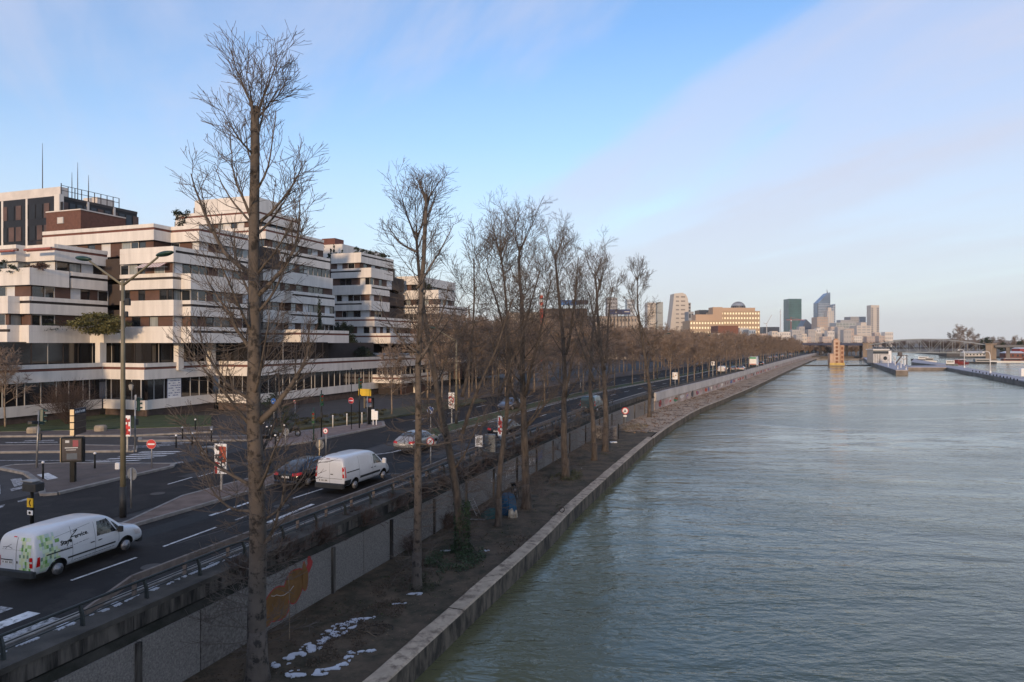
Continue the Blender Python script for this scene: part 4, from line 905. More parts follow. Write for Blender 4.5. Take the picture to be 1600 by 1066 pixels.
for i, px in enumerate((-6, 8)): s, t = w_at(px, 49.3); x, y = st2w(s, t); leafy((x, y, LV[3]-.6), .8, 1.5, ['rounded shrub on the corner block balcony, against the street tree', 'rounded shrub on the corner block balcony, next to the flowering plants'][i], 20+i, n=900, size=.14)
s, t = c_at(62, 70.0); x, y = st2w(s, t); leafy((x, y, LV[3]-.6), 1.5, 1.15, 'balcony shrubs of mixed leaves at the corner of the planted block', 24, M('reddish_leaf', (.085, .045, .030), .8, .5, 3), 1300, 'balcony_plants', size=.14, cat='plant')
s, t = w_at(30, 49.5); x, y = st2w(s, t); leafy((x, y, LV[3]-.6), 1.5, 1.0, 'green trailing plants on the corner block balcony', 25, leafg, 1200, 'balcony_plants', size=.14, cat='plant')
s, t = c_at(80, 69.9); x, y = st2w(s, t); leafy((x, y, LV[1]-.7), 2.6, 1.3, 'dark planting along the lowest balcony of the corner block', 26, leafg, 1800, 'balcony_plants', size=.15, cat='plant')
s, t = w_at(281, 66); x, y = st2w(s, t); leafy((x, y, LV[5]-1), 1.1, 3.6, 'rooftop pine on the broad block', 27, leafg, 1100, 'rooftop_pine', size=.2, cat='tree', shape='flat')
for i in range(6):                         # slim cypresses and the clipped hedge balls on block C
    s, t = w_at(513+i*4.2, 109.8); x, y = st2w(s, t); leafy((x, y, LV[6]-.9), .32, 2.0+.7*(i == 2), 'slim clipped cypress on the roof edge of the compact block', 40+i, n=360, name='rooftop_cypress', shape='cone', size=.2, group='roof-edge cypresses', trunk=False)
for i in range(12):
    px = 557+i*4.6; s, t = c_at(px, 68.6) if i > 1 else w_at(px, 109.4); x, y = st2w(s, t); leafy((x, y, LV[6]-.7), .75, 1.5+.4*(i % 3 == 0), 'round clipped bush in the roof-edge hedge of the compact block', 60+i, n=420, name='hedge_bush', size=.2, group='roof-edge hedge', trunk=False)
for i, px in enumerate((455, 470, 485, 498)): s, t = c_at(px, 70.2); x, y = st2w(s, t); leafy((x, y, LV[6]-.6), .9, 1.2, 'low dark bush on the upper terrace of the stepped block', 80+i, n=420, name='terrace_bush', size=.2, group='upper terrace bushes', trunk=False)
s, t = w_at(662, 122.6); x, y = st2w(s, t); leafy((x, y, LV[4]-.9), 1.6, 2.4, 'evergreen bush on the long blank parapet block', 90, leafg, 1200, 'terrace_bush', size=.25)
p = G(432, 668, .1); leafy(p, 1.7, 3.2, 'dark round evergreen at the podium wall', 91, leafg, 2200, size=.15)
# hedge along the verge
for i in range(9):
    p = G(455+i*17.5, 667-i*2.2, .15); leafy(p, 1.1, .75, 'low brownish hedge plant on the verge by the white bollards', 110+i, M('hedge_leaf', (.055, .052, .024), .85, .4, 3), 700, 'hedge_plant', size=.10, group='verge hedge', trunk=False)
# ivy on the third tree and ground cover at tree feet
p = G(722, 862, ZL); r = random.Random(9); mb = MB()
for i in range(2600):
    z = 2.6*r.random()**1.3; a = r.uniform(0, 6.28); rr = .30+.12*r.random()+(.15 if z < .4 else 0); o = Vector((rr*cos(a), rr*sin(a), z)); d = Vector((r.gauss(0, 1), r.gauss(0, 1), r.gauss(0, 1))).normalized()*.09; e = Vector((r.gauss(0, 1), r.gauss(0, 1), r.gauss(0, 1))).normalized()*.05
    mb.face([o, o+d*.5+e, o+d, o+d*.5-e])
o = mb.build('ivy', ivy_m); o.location = p; struct(tag(o, 'green ivy wrapped round the foot of a bare tree', 'ivy'), 'stuff')
def cover(px, py, R, n, mat, label, seed, size=.07, H=.25, sq=.6, cat='ground cover'):
    p = G(px, py, ZL); r = random.Random(seed); mb = MB(); u, off = qinv(p); a0 = qang(u)
    for i in range(n):
        a = r.uniform(0, 6.28); rr = R*sqrt(r.random()); x = rr*cos(a); y = rr*sin(a)*sq
        if noise.noise(Vector((x*1.3+seed, y*1.3, 0))) < -.12: continue
        o = Vector((x*cos(a0)-y*sin(a0), x*sin(a0)+y*cos(a0), r.random()**2*H)); d = Vector((r.gauss(0, 1), r.gauss(0, 1), r.gauss(.2, .5))).normalized()*size*r.uniform(.6, 1.4); e = Vector((r.gauss(0, 1), r.gauss(0, 1), r.gauss(0, .5))).normalized()*size*.5
        mb.face([o, o+d*.5+e, o+d, o+d*.5-e])
    o = mb.build('ground_cover', mat); o.location = p+Vector((0, 0, .01)); return struct(tag(o, label, cat), 'stuff')
cover(712, 876, 2.0, 3600, ivy_m, 'ivy carpet spreading from the ivy-wrapped tree', 31, .08, .35, .7)
cover(655, 915, 1.5, 1300, M('weed', (.045, .048, .022), .85, .4, 3), 'sparse weeds at the foot of the slender pale tree', 32, .07, .25)
cover(885, 745, 2.2, 1500, M('weed2', (.065, .070, .030), .85, .4, 3), 'weeds at the foot of the forked tree', 33, .10, .3)
cover(800, 850, 2.2, 900, litter, 'dead leaves scattered near the tent', 34, .07, .05)
cover(560, 985, 3.2, 3600, litter, 'brown leaf litter along the wall near the snow', 35, .06, .10, .32)
cover(640, 900, 3.0, 2600, litter, 'brown leaf litter behind the slender pale tree', 36, .06, .10, .3)
cover(990, 668, 3.5, 1300, M('debris', (.17, .15, .12), .9, .5, 3), 'pale rubble and debris on the quay by the graffiti block', 37, .16, .25, .5, 'debris')
def bramble(u, off, R, H, seed, label, n=26, z=ZL): p = q3(u, off, z); return bare_bush(p, R, H, label, seed, n, twigbush, 'bramble', .007, 'brambles along the wall')
for i, (Y, off) in enumerate(((33, 5.9), (38, 6.0))): bramble(u_of_y(Y), off, .9, 1.0, 200+i, 'low leafless bramble against the foot of the pebbledash wall', 14)
for i in range(16): bramble(u_of_y(22+i*2.6), WALL+.25, 1.3, .8, 220+i, 'leafless bramble hanging over the mossy wall ledge', 16, -.5)
# leaf litter and thin grass over the lower quay, as bands that follow the wall and the coping
def band_cover(Y0, Y1, o0, o1, n, mat, label, seed, size, H, thr=-.1):
    r = random.Random(seed); mb = MB(); a, b = u_of_y(Y0), u_of_y(Y1)
    for i in range(n):
        u = a+(b-a)*r.random(); off = o0+(o1-o0)*r.random(); q = q3(u, off, ZL+.012+r.random()**2*H)
        if noise.noise(Vector((q.x*.7+seed, q.y*.7, 0)))+.5*noise.noise(Vector((q.x*2.3, q.y*2.3, seed))) < thr: continue
        d = Vector((r.gauss(0, 1), r.gauss(0, 1), r.gauss(.1, .45))).normalized()*size*r.uniform(.5, 1.4); e = Vector((r.gauss(0, 1), r.gauss(0, 1), r.gauss(0, .4))).normalized()*size*.5
        mb.face([q, q+d*.5+e, q+d, q+d*.5-e])
    return struct(one(mb, 'ground_cover', mat, label, 'ground cover'), 'stuff')
band_cover(17, 60, 3.2, 6.2, 9000, litter, 'dead leaves drifted along the foot of the pebbledash wall', 41, .07, .06)
band_cover(17, 60, .9, 3.6, 4500, M('pale_litter', (.15, .105, .065), .9, .4, 4), 'pale dead leaves scattered over the earth path by the coping', 42, .055, .03, .1)
band_cover(26, 74, .8, 5.6, 6500, M('thin_grass', (.050, .058, .022), .9, .35, 3), 'thin winter grass tufts between the tall bare trees', 43, .085, .10, .22)
band_cover(80, 170, .6, 6.0, 5000, M('far_litter', (.13, .085, .055), .9, .4, .8), 'brown dead growth in patches on the far open quay', 44, .22, .12, .12)
# ================================================================== VEHICLES (local x forward, y left, z up)
tyre_m = M('tyre', (.014, .014, .014), .85, .2, 5); rim_m = M('wheel_rim', (.32, .32, .33), .4, .15, 4, metal=.5); dark_pl = M('dark_plastic', (.022, .023, .024), .6, .2, 5)
carglass = M('vehicle_glass', (.018, .022, .024), .05, 0, spec=.9); tail_m = M('tail_lamp', (.50, .012, .012), .25, .15, 8, coat=.5); tail_w = M('lamp_clear', (.55, .50, .48), .25, .1, 8); plate_m = M('number_plate', (.60, .58, .55), .5, .05)
car_white = M('van_white', (.62, .62, .63), .35, .05, 1.2, coat=.6); car_black = M('car_black', (.007, .008, .012), .25, .1, 2, coat=.5); car_silver = M('car_silver', (.34, .33, .32), .35, .05, 1, metal=.5, coat=.5); car_blue = M('car_blue', (.035, .045, .075), .3, .05, coat=.8); car_teal = M('car_teal', (.035, .075, .075), .35, .05, coat=.5)
car_grey = M('car_grey', (.14, .14, .15), .3, .05, coat=.8)
def ring(st):
    x, zb, zw, zr, wb, ww, wr = st; h = zr-zw
    half = [(0, zb), (wb*.82, zb), (wb, zb+.08), (ww, zb+(zw-zb)*.45), (ww*.995, zw), (wr+(ww-wr)*.45, zw+h*.5), (wr, zr-h*.16-.005), (wr*.86, zr-h*.03), (wr*.45, zr), (0, zr+.004)]
    return [(x, y, z) for y, z in half]+[(x, -y, z) for y, z in half[-2:0:-1]]
def loft(stations, level=2):
    mb = MB(); R = [ring(s) for s in stations]; n = len(R[0]); mb.v = [p for q in R for p in q]
    for i in range(len(R)-1):
        for j in range(n): mb.f.append((i*n+j, i*n+(j+1) % n, i*n+n+(j+1) % n, i*n+n+j)); mb.m.append(0)
    mb.f.append(tuple(range(n-1, -1, -1))); mb.f.append(tuple((len(R)-1)*n+j for j in range(n))); mb.m += [0, 0]
    return mb
def finish_body(mb, mat, arches, width, parent, rad):
    me = mb.mesh('body', mat, True); o = bpy.data.objects.new('body_tmp', me); COL.objects.link(o)
    sub = o.modifiers.new('s', 'SUBSURF'); sub.levels = 2; sub.render_levels = 2; cut = []
    for x, z in arches:
        for sg in (-1, 1):
            c = MB(); c.cyl((x, sg*(width/2+.12), z), (x, sg*(width/2-.26), z), rad, 28); co = obj('cutter', c.mesh('cutter', dark_pl)); cut.append(co)
            bo = o.modifiers.new('b', 'BOOLEAN'); bo.object = co; bo.operation = 'DIFFERENCE'; bo.solver = 'EXACT'
            try: bo.material_mode = 'TRANSFER'
            except Exception: pass
    dg = bpy.context.evaluated_depsgraph_get(); dg.update(); ev = o.evaluated_get(dg); me2 = bpy.data.meshes.new_from_object(ev)
    for c in cut: bpy.data.objects.remove(c)
    bpy.data.objects.remove(o)
    try: me2.set_sharp_from_angle(angle=radians(38))
    except Exception: pass
    body = obj('body', me2, parent)
    bv = BVHTree.FromPolygons([v.co.copy() for v in me2.vertices], [tuple(p.vertices) for p in me2.polygons])
    return body, bv
AX = {'L': (lambda a, b: (a, 3, b), (0, -1, 0)), 'R': (lambda a, b: (a, -3, b), (0, 1, 0)), 'B': (lambda a, b: (-5, a, b), (1, 0, 0)), 'F': (lambda a, b: (5, a, b), (-1, 0, 0)), 'T': (lambda a, b: (a, b, 4), (0, 0, -1))}
def proj(bv, ax, a, b, off):
    o, d = AX[ax]; h, nrm, i, dist = bv.ray_cast(Vector(o(a, b)), Vector(d))
    if h is None: return None
    d = Vector(d)
    if nrm.dot(d) > 0: nrm = -nrm
    return h+(nrm*.5-d*.5)*off
def pquad(mb, bv, ax, Q, off=.006, nu=6, nv=4):
    """a four-cornered patch laid on the body surface"""
    base = len(mb.v); ok = True; pts = []
    for j in range(nv+1):
        for i in range(nu+1):
            s, t = i/nu, j/nv; a = (Q[0][0]*(1-s)+Q[1][0]*s)*(1-t)+(Q[3][0]*(1-s)+Q[2][0]*s)*t; b = (Q[0][1]*(1-s)+Q[1][1]*s)*(1-t)+(Q[3][1]*(1-s)+Q[2][1]*s)*t
            p = proj(bv, ax, a, b, off)
            if p is None: p = pts[-1] if pts else None
            if p is None: return mb
            pts.append(p)
    mb.v += [tuple(p) for p in pts]
    for j in range(nv):
        for i in range(nu): k = base+j*(nu+1)+i; mb.f.append((k, k+1, k+nu+2, k+nu+1)); mb.m.append(mb.k)
    return mb
def pline(mb, bv, ax, pts, w, off=.005):
    for a, b in zip(pts, pts[1:]):
        d = Vector((b[0]-a[0], b[1]-a[1])); L = d.length; d /= L; n = Vector((-d.y, d.x))*w/2; k = max(1, int(L/.12))
        pquad(mb, bv, ax, [(a[0]-n.x, a[1]-n.y), (b[0]-n.x, b[1]-n.y), (b[0]+n.x, b[1]+n.y), (a[0]+n.x, a[1]+n.y)], off, k, 1)
    return mb
def ptext(mb, bv, ax, body, size, pos, rot=0, flip=1, off=.006, **kw):
    v, f = text_geo(body, size, **kw); n = len(mb.v); pts = []
    for p in v:
        x = (p[0]*cos(rot)-p[1]*sin(rot))*flip; y = p[0]*sin(rot)+p[1]*cos(rot); q = proj(bv, ax, pos[0]+x, pos[1]+y, off); pts.append(q)
    if any(q is None for q in pts): return mb
    mb.v += [tuple(q) for q in pts]
    for q in f: mb.f.append(tuple(n+i for i in q)); mb.m.append(mb.k)
    return mb
def wheel(parent, x, y, z, R, W, spokes=0, rimm=None):
    sg = 1 if y > 0 else -1; t = MB(); pr = [(R*.62, -W/2), (R*.92, -W/2), (R, -W*.36), (R, W*.36), (R*.92, W/2), (R*.62, W/2)]
    t.tube([(x, y+b, z) for a, b in pr], [a for a, b in pr], 28); w = t.build('wheel', tyre_m, parent, True)
    m = MB(); yo = y+sg*W*.5; m.tube([(x, y, z), (x, yo-sg*.01, z), (x, yo+sg*.004, z), (x, yo-sg*.03, z)], [R*.60, R*.61, R*.57, R*.50], 24)
    m.disc((x, yo-sg*.02, z), (0, 1, 0), R*.50, 20, .02); m.disc((x, yo, z), (0, 1, 0), R*.16, 14, .03)
    if spokes:
        for k in range(spokes): a = 2*pi*k/spokes; m.bar((x, yo+sg*.002, z), (x+R*.55*cos(a), yo+sg*.002, z+R*.55*sin(a)), R*.13, .02, up=(0, 1, 0))
    rim = m.build('rim', rimm or rim_m, w, True)
    if not spokes:
        m = MB()
        for k in range(10): a = 2*pi*k/10; m.disc((x+R*.36*cos(a), yo-sg*.006, z+R*.36*sin(a)), (0, 1, 0), R*.065, 8, .012)
        m.build('rim_holes', black_p, w)
    return w
def vehicle(name, label, p, heading, cat, group=None): return thing(name, label, cat, p, heading, group)
def van_small(label, p, heading):
    r = vehicle('delivery_van', label, p, heading, 'van')
    st = [(-2.44, .36, .75, .98, .70, .82, .60), (-2.42, .33, .85, 1.25, .76, .86, .74), (-2.37, .31, .98, 1.58, .80, .885, .76), (-2.30, .30, 1.02, 1.72, .82, .895, .75), (-2.15, .29, 1.03, 1.79, .83, .90, .74), (-1.6, .27, 1.04, 1.825, .83, .90, .74), (-.8, .26, 1.04, 1.835, .83, .90, .74), (0, .26, 1.04, 1.83, .83, .90, .735), (.5, .26, 1.04, 1.79, .83, .90, .72), (.85, .26, 1.03, 1.68, .83, .90, .69), (1.2, .26, 1.0, 1.40, .83, .90, .68), (1.5, .26, .97, 1.12, .83, .89, .70), (1.8, .27, .93, 1.08, .82, .88, .70), (2.1, .28, .84, 1.02, .80, .86, .66), (2.32, .30, .72, .94, .77, .84, .62), (2.44, .34, .60, .80, .70, .77, .56)]
    body, bv = finish_body(loft(st), [car_white, dark_pl], [(-1.52, .32), (1.48, .32)], 1.80, r, .40)
    for x in (-1.52, 1.48):
        for sg in (-1, 1): wheel(r, x, sg*.80, .33, .33, .20)
    for ax in ('L', 'R'):
        m = MB(); pquad(m, bv, ax, [(.10, 1.07), (1.02, 1.04), (.68, 1.60), (.18, 1.60)]); pquad(m, bv, ax, [(1.05, 1.04), (1.30, 1.04), (.98, 1.38), (.86, 1.45)], nu=3); m.build('side_window', carglass, r)
        m = MB(); pline(m, bv, ax, [(-1.15, .62), (.95, .62)], .06, .014); m.build('rub_strip', dark_pl, r)
        m = MB(); pline(m, bv, ax, [(-2.0, .95), (-.95, .95)], .045, .010); m.build('door_rail', dark_pl, r)
        m = MB(); pline(m, bv, ax, [(-.95, .42), (-.95, 1.70)], .012); pline(m, bv, ax, [(.03, .42), (.03, 1.62)], .012); pline(m, bv, ax, [(-1.9, 1.45), (-.1, 1.62)], .008); pline(m, bv, ax, [(1.12, .45), (1.12, 1.0)], .012); m.build('panel_gap', dark_pl, body)
        for x in (-.12, .22): m = MB(); pline(m, bv, ax, [(x-.09, .90), (x+.09, .91)], .035, .03); m.build('door_handle', dark_pl, r)
        m = MB(); sg = 1 if ax == 'L' else -1; m.bbox(1.0, sg*1.02-.1, 1.0, 1.14, sg*1.02+.1, 1.22, .03); m.bar((1.05, sg*.86, 1.05), (1.07, sg*.98, 1.08), .05); m.build('wing_mirror', dark_pl, r)
        m = MB(); pquad(m, bv, ax, [(1.95, .66), (2.22, .62), (2.18, .80), (1.85, .88)], .012); m.build('headlight', tail_w, r)
    m = MB(); pquad(m, bv, 'F', [(-.62, 1.10), (.62, 1.10), (.56, 1.60), (-.56, 1.60)], .008, 10, 6); m.build('windscreen', carglass, r)
    for sg in (-1, 1):
        m = MB(); pquad(m, bv, 'B', [(sg*.66, .62), (sg*.80, .62), (sg*.78, .98), (sg*.66, .98)], .015, 3, 6); t = m.build('tail_lamp', tail_m, r)
        m = MB(); pquad(m, bv, 'B', [(sg*.67, .78), (sg*.79, .78), (sg*.785, .84), (sg*.67, .84)], .020, 3, 2); m.build('reverse_lamp', tail_w, t)
        m = MB(); pquad(m, bv, 'L' if sg > 0 else 'R', [(-2.38, .64), (-2.24, .64), (-2.24, .97), (-2.33, .97)], .010, 3, 6); m.build('lamp_side', tail_m, t)
    m = MB(); pline(m, bv, 'B', [(-.05, .50), (-.05, 1.62)], .018, .006); pline(m, bv, 'B', [(-.64, 1.20), (.62, 1.20)], .006, .006); m.build('rear_door_gap', dark_pl, body)
    m = MB(); m.bbox(-2.52, -.84, .27, -2.30, .84, .52, .05); m.build('rear_bumper', dark_pl, r); m = MB(); m.bbox(2.25, -.74, .24, 2.50, .74, .52, .06); m.build('front_bumper', dark_pl, r)
    m = MB(); pquad(m, bv, 'B', [(.10, .70), (.60, .70), (.60, .82), (.10, .82)], .012); pl = m.build('number_plate', plate_m, r)
    m = MB(); pline(m, bv, 'B', [(.08, .85), (.62, .85)], .035, .02); m.build('plate_strip', dark_pl, pl)
    m = MB()
    for k in range(7):
        if k not in (2, 5): pquad(m, bv, 'B', [(.14+k*.062, .73), (.175+k*.062, .73), (.175+k*.062, .79), (.14+k*.062, .79)], .016, 1, 1)
    m.build('plate_characters', black_p, pl)
    m = MB(); pline(m, bv, 'B', [(.0, 1.64), (.14, 1.64)], .03, .02); m.build('brake_light', tail_m, r)
    m = MB(); pquad(m, bv, 'B', [(-.14, .74), (-.07, .74), (-.07, .82), (-.14, .82)], .012, 2, 2); m.build('badge', M('badge', (.16, .15, .13), .4, .2), r)
    # green chequered livery on the rear corner and the side, and the lettering
    gs = [M('decal_'+str(i), c, .4, .05, coat=.4) for i, c in enumerate(((.55, .66, .47), (.34, .50, .22), (.13, .30, .05), (.42, .52, .46), (.17, .26, .18), (.56, .62, .36)))]
    rg = random.Random(6); m = MB()
    for i in range(9):
        for j in range(10):
            x = -2.22+i*.085; z = .42+j*.125
            dens = 1.35-abs(i-3.0)/4.6+(.2 if j < 5 else 0)
            if rg.random() < dens and not (j > 7 and i > 6): m.k = rg.choice([0, 0, 0, 1, 1, 2, 3, 4, 5, 5]); pquad(m, bv, 'R', [(x, z), (x+.085, z), (x+.085, z+.125), (x, z+.125)], .006, 1, 2)
    m.build('chequer_decal', gs, body); m = MB()
    for i in range(6):
        for j in range(10):
            y = -.70+i*.085; z = .48+j*.115
            if rg.random() < .86-(.35 if i in (5,) else 0): m.k = rg.choice([0, 0, 5, 5, 1, 2, 3, 4]); pquad(m, bv, 'B', [(y, z), (y+.085, z), (y+.085, z+.115), (y, z+.115)], .006, 1, 2)
    m.build('chequer_decal', gs, body)
    m = MB(); rot = radians(3)
    ptext(m, bv, 'R', 'Stage', .22, (-1.42, 1.13), rot, 1, shear=.05, bold=.009); ptext(m, bv, 'R', 'ervice.', .22, (-.83, 1.24), rot, 1, shear=.05, bold=.006)
    pline(m, bv, 'R', [(-.86, 1.49), (-.68, 1.53), (-.98, 1.33), (-1.18, 1.05)], .030); pline(m, bv, 'R', [(-1.0, 1.32), (-.80, 1.33)], .03)
    m.build('lettering', black_p, body)
    m = MB(); 
    for (x0, x1, z, dz, w) in ((-1.45, -.25, .98, .10, .018), (-.85, .95, .46, .02, .022)):
        x = x0
        while x < x1: l = rg.uniform(.04, .14); zz = z+dz*(x-x0)/(x1-x0); pline(m, bv, 'R', [(x, zz), (min(x+l, x1), zz+dz*l/(x1-x0))], w, .006); x += l+.035
    pline(m, bv, 'B', [(.14, 1.24), (.34, 1.30), (.42, 1.28), (.58, 1.26)], .022); pline(m, bv, 'B', [(.20, 1.38), (.36, 1.30), (.46, 1.20)], .018); m.build('small_lettering', M('letter_grey', (.10, .11, .12), .6, .05), body)
    return r
def van_mid(label, p, heading, col=None, detail=True, group=None):
    r = vehicle('delivery_van', label, p, heading, 'van', group); col = col or car_white
    st = [(-2.42, .40, .95, 1.35, .80, .86, .74), (-2.40, .36, 1.0, 1.72, .84, .91, .78), (-2.34, .34, 1.05, 1.86, .86, .935, .79), (-2.2, .32, 1.08, 1.93, .87, .945, .79), (-1.5, .30, 1.10, 1.955, .87, .95, .79), (-.6, .30, 1.10, 1.96, .87, .95, .79), (.2, .30, 1.10, 1.95, .87, .95, .78), (.65, .30, 1.09, 1.90, .87, .95, .76), (1.0, .30, 1.07, 1.74, .87, .95, .73), (1.35, .30, 1.05, 1.48, .87, .945, .72), (1.7, .30, 1.02, 1.18, .87, .93, .72), (2.0, .31, .92, 1.08, .85, .90, .66), (2.24, .33, .76, .96, .82, .88, .60), (2.40, .38, .60, .76, .72, .78, .54)]
    body, bv = finish_body(loft(st), [col, dark_pl], [(-1.40, .33), (1.55, .33)], 1.90, r, .41)
    for x in (-1.40, 1.55):
        for sg in (-1, 1): wheel(r, x, sg*.84, .33, .33, .21)
    for ax in ('L', 'R'):
        m = MB(); pquad(m, bv, ax, [(.45, 1.18), (1.38, 1.12), (.98, 1.66), (.52, 1.70)]); m.build('side_window', carglass, r)
        m = MB(); pquad(m, bv, ax, [(-.95, .62), (1.12, .62), (1.12, .74), (-.95, .74)], .014, 14, 1); m.build('rub_strip', dark_pl, r)
        m = MB(); pline(m, bv, ax, [(-2.2, 1.12), (-1.0, 1.12)], .05, .010); m.build('door_rail', dark_pl, r)
        m = MB(); pline(m, bv, ax, [(-1.0, .55), (-1.0, 1.82)], .012); pline(m, bv, ax, [(.35, .5), (.35, 1.75)], .012); m.build('panel_gap', dark_pl, body)
        for x in (.22, .55): m = MB(); pline(m, bv, ax, [(x-.09, 1.0), (x+.09, 1.0)], .04, .03); m.build('door_handle', dark_pl, r)
        sg = 1 if ax == 'L' else -1; m = MB(); m.bbox(1.28, sg*1.08-.11, 1.08, 1.42, sg*1.08+.11, 1.36, .03); m.bar((1.35, sg*.92, 1.15), (1.36, sg*1.02, 1.16), .06); m.build('wing_mirror', white_p, r)
        m = MB(); pquad(m, bv, ax, [(1.9, .72), (2.2, .68), (2.15, .9), (1.8, 1.0)], .012); m.build('headlight', tail_w, r)
    m = MB(); pquad(m, bv, 'F', [(-.68, 1.20), (.68, 1.20), (.60, 1.72), (-.60, 1.72)], .008, 10, 6); m.build('windscreen', carglass, r)
    for sg in (-1, 1):
        m = MB(); pquad(m, bv, 'B', [(sg*.80, .86), (sg*.90, .86), (sg*.86, 1.42), (sg*.77, 1.42)], .015, 2, 6); t = m.build('tail_lamp', tail_m, r); m = MB(); pquad(m, bv, 'B', [(sg*.81, 1.06), (sg*.895, 1.06), (sg*.88, 1.20), (sg*.80, 1.20)], .02, 2, 2); m.build('reverse_lamp', tail_w, t)
        m = MB(); pquad(m, bv, 'L' if sg > 0 else 'R', [(-2.36, .86), (-2.27, .86), (-2.27, 1.42), (-2.32, 1.42)], .010, 2, 6); m.build('lamp_side', tail_m, t)
    m = MB(); pline(m, bv, 'B', [(-.0, .56), (-.0, 1.72)], .010); pline(m, bv, 'B', [(-.78, .80), (.78, .80)], .016); pline(m, bv, 'B', [(-.74, 1.76), (.74, 1.76)], .012); m.build('rear_door_gap', dark_pl, body)
    m = MB(); m.bbox(-2.52, -.90, .30, -2.28, .90, .56, .05); m.build('rear_bumper', dark_pl, r); m = MB(); m.bbox(2.2, -.78, .28, 2.46, .78, .58, .06); m.build('front_bumper', dark_pl, r)
    for sg in (-1, 1):
        m = MB(); pquad(m, bv, 'L' if sg > 0 else 'R', [(-2.38, .42), (-1.85, .42), (-1.82, .72), (-2.38, .72)], .012, 6, 3); m.build('corner_guard', dark_pl, r)
    m = MB(); pquad(m, bv, 'B', [(.12, .62), (.70, .62), (.70, .74), (.12, .74)], .012); pl = m.build('number_plate', plate_m, r)
    m = MB()
    for k in range(7):
        if k not in (2, 5): pquad(m, bv, 'B', [(.17+k*.072, .65), (.215+k*.072, .65), (.215+k*.072, .715), (.17+k*.072, .715)], .016, 1, 1)
    m.build('plate_characters', black_p, pl)
    m = MB(); pline(m, bv, 'B', [(-.22, 1.03), (-.06, 1.03)], .045, .02); m.build('door_handle', dark_pl, r); m = MB(); pline(m, bv, 'B', [(.02, 1.82), (.24, 1.82)], .035, .02); m.build('brake_light', M('brake_dark', (.16, .03, .03), .4, .1), r)
    return r
def saloon(label, p, heading, col, group=None, name='car', est=False):
    r = vehicle(name, label, p, heading, 'car', group)
    st = [(-2.26, .42, .62, .74, .62, .70, .56), (-2.23, .34, .72, .88, .72, .80, .66), (-2.12, .29, .80, 1.0, .78, .86, .70), (-1.95, .27, .84, 1.08 if not est else 1.2, .80, .885, .68), (-1.65, .25, .88, 1.22 if not est else 1.38, .82, .90, .62), (-1.25, .24, .90, 1.37 if not est else 1.45, .83, .91, .58), (-.7, .23, .90, 1.45, .83, .915, .57), (-.1, .23, .90, 1.475, .83, .915, .57), (.4, .23, .90, 1.44, .83, .91, .56), (.75, .23, .90, 1.30, .83, .905, .57), (1.1, .23, .89, 1.06, .83, .90, .62), (1.4, .24, .84, .95, .82, .89, .64), (1.8, .25, .78, .89, .79, .86, .60), (2.08, .28, .66, .78, .73, .79, .54), (2.25, .34, .52, .62, .60, .66, .46)]
    body, bv = finish_body(loft(st), [col, dark_pl], [(-1.38, .31), (1.36, .31)], 1.82, r, .375)
    for x in (-1.38, 1.36):
        for sg in (-1, 1): wheel(r, x, sg*.79, .315, .315, .21, 9)
    for ax in ('L', 'R'):
        m = MB(); pquad(m, bv, ax, [(-1.42, .99), (-.12, .96), (-.16, 1.30), (-.95, 1.27)]); pquad(m, bv, ax, [(-.06, .96), (.86, .95), (.42, 1.27), (-.10, 1.30)]); w = m.build('side_window', carglass, r)
        m = MB(); pline(m, bv, ax, [(-1.48, .97), (-.98, 1.30), (-.4, 1.345), (.1, 1.34), (.46, 1.29), (.92, .94)], .018, .009); pline(m, bv, ax, [(-1.48, .96), (.92, .93)], .014, .009); m.build('window_trim', M('chrome', (.5, .5, .52), .25, .05, metal=.9), w)
        m = MB(); pline(m, bv, ax, [(-.09, .32), (-.09, .94)], .010); pline(m, bv, ax, [(.95, .35), (.95, .9)], .010); m.build('panel_gap', black_p, body)
        for x in (-.30, .62): m = MB(); pline(m, bv, ax, [(x-.08, .82), (x+.08, .825)], .03, .025); m.build('door_handle', col, r)
        sg = 1 if ax == 'L' else -1; m = MB(); m.bbox(.72, sg*.99-.09, .94, .84, sg*.99+.09, 1.08, .03); m.bar((.78, sg*.85, .96), (.78, sg*.95, .98), .05); m.build('wing_mirror', col, r)
        m = MB(); pquad(m, bv, ax, [(1.85, .58), (2.15, .55), (2.1, .68), (1.75, .74)], .01); m.build('headlight', tail_w, r)
    m = MB(); pquad(m, bv, 'T', [(.58, -.52), (1.08, -.62), (1.08, .62), (.58, .52)], .008, 6, 10); m.build('windscreen', carglass, r)
    m = MB(); pquad(m, bv, 'T', [(-1.72, -.56), (-1.18, -.50), (-1.18, .50), (-1.72, .56)], .008, 6, 10); m.build('rear_window', carglass, r)
    for sg in (-1, 1):
        m = MB(); pquad(m, bv, 'B', [(sg*.46, .72), (sg*.80, .74), (sg*.78, .90), (sg*.46, .88)], .015, 5, 3); t = m.build('tail_lamp', tail_m, r); m = MB(); pquad(m, bv, 'L' if sg > 0 else 'R', [(-2.18, .76), (-1.86, .80), (-1.92, .92), (-2.14, .90)], .010, 4, 3); m.build('lamp_side', tail_m, t)
    m = MB(); pquad(m, bv, 'B', [(-.26, .60), (.26, .60), (.26, .71), (-.26, .71)], .012); m.build('number_plate', plate_m, r)
    m = MB(); m.bbox(-2.31, -.74, .30, -2.10, .74, .46, .05); m.build('rear_bumper', dark_pl if col != car_black else col, r)
    return r
def head(u): return qang(u)
def onroad(px, py, z=0.0): P = G(px, py, z); u, o = qinv(P); return P, head(u)
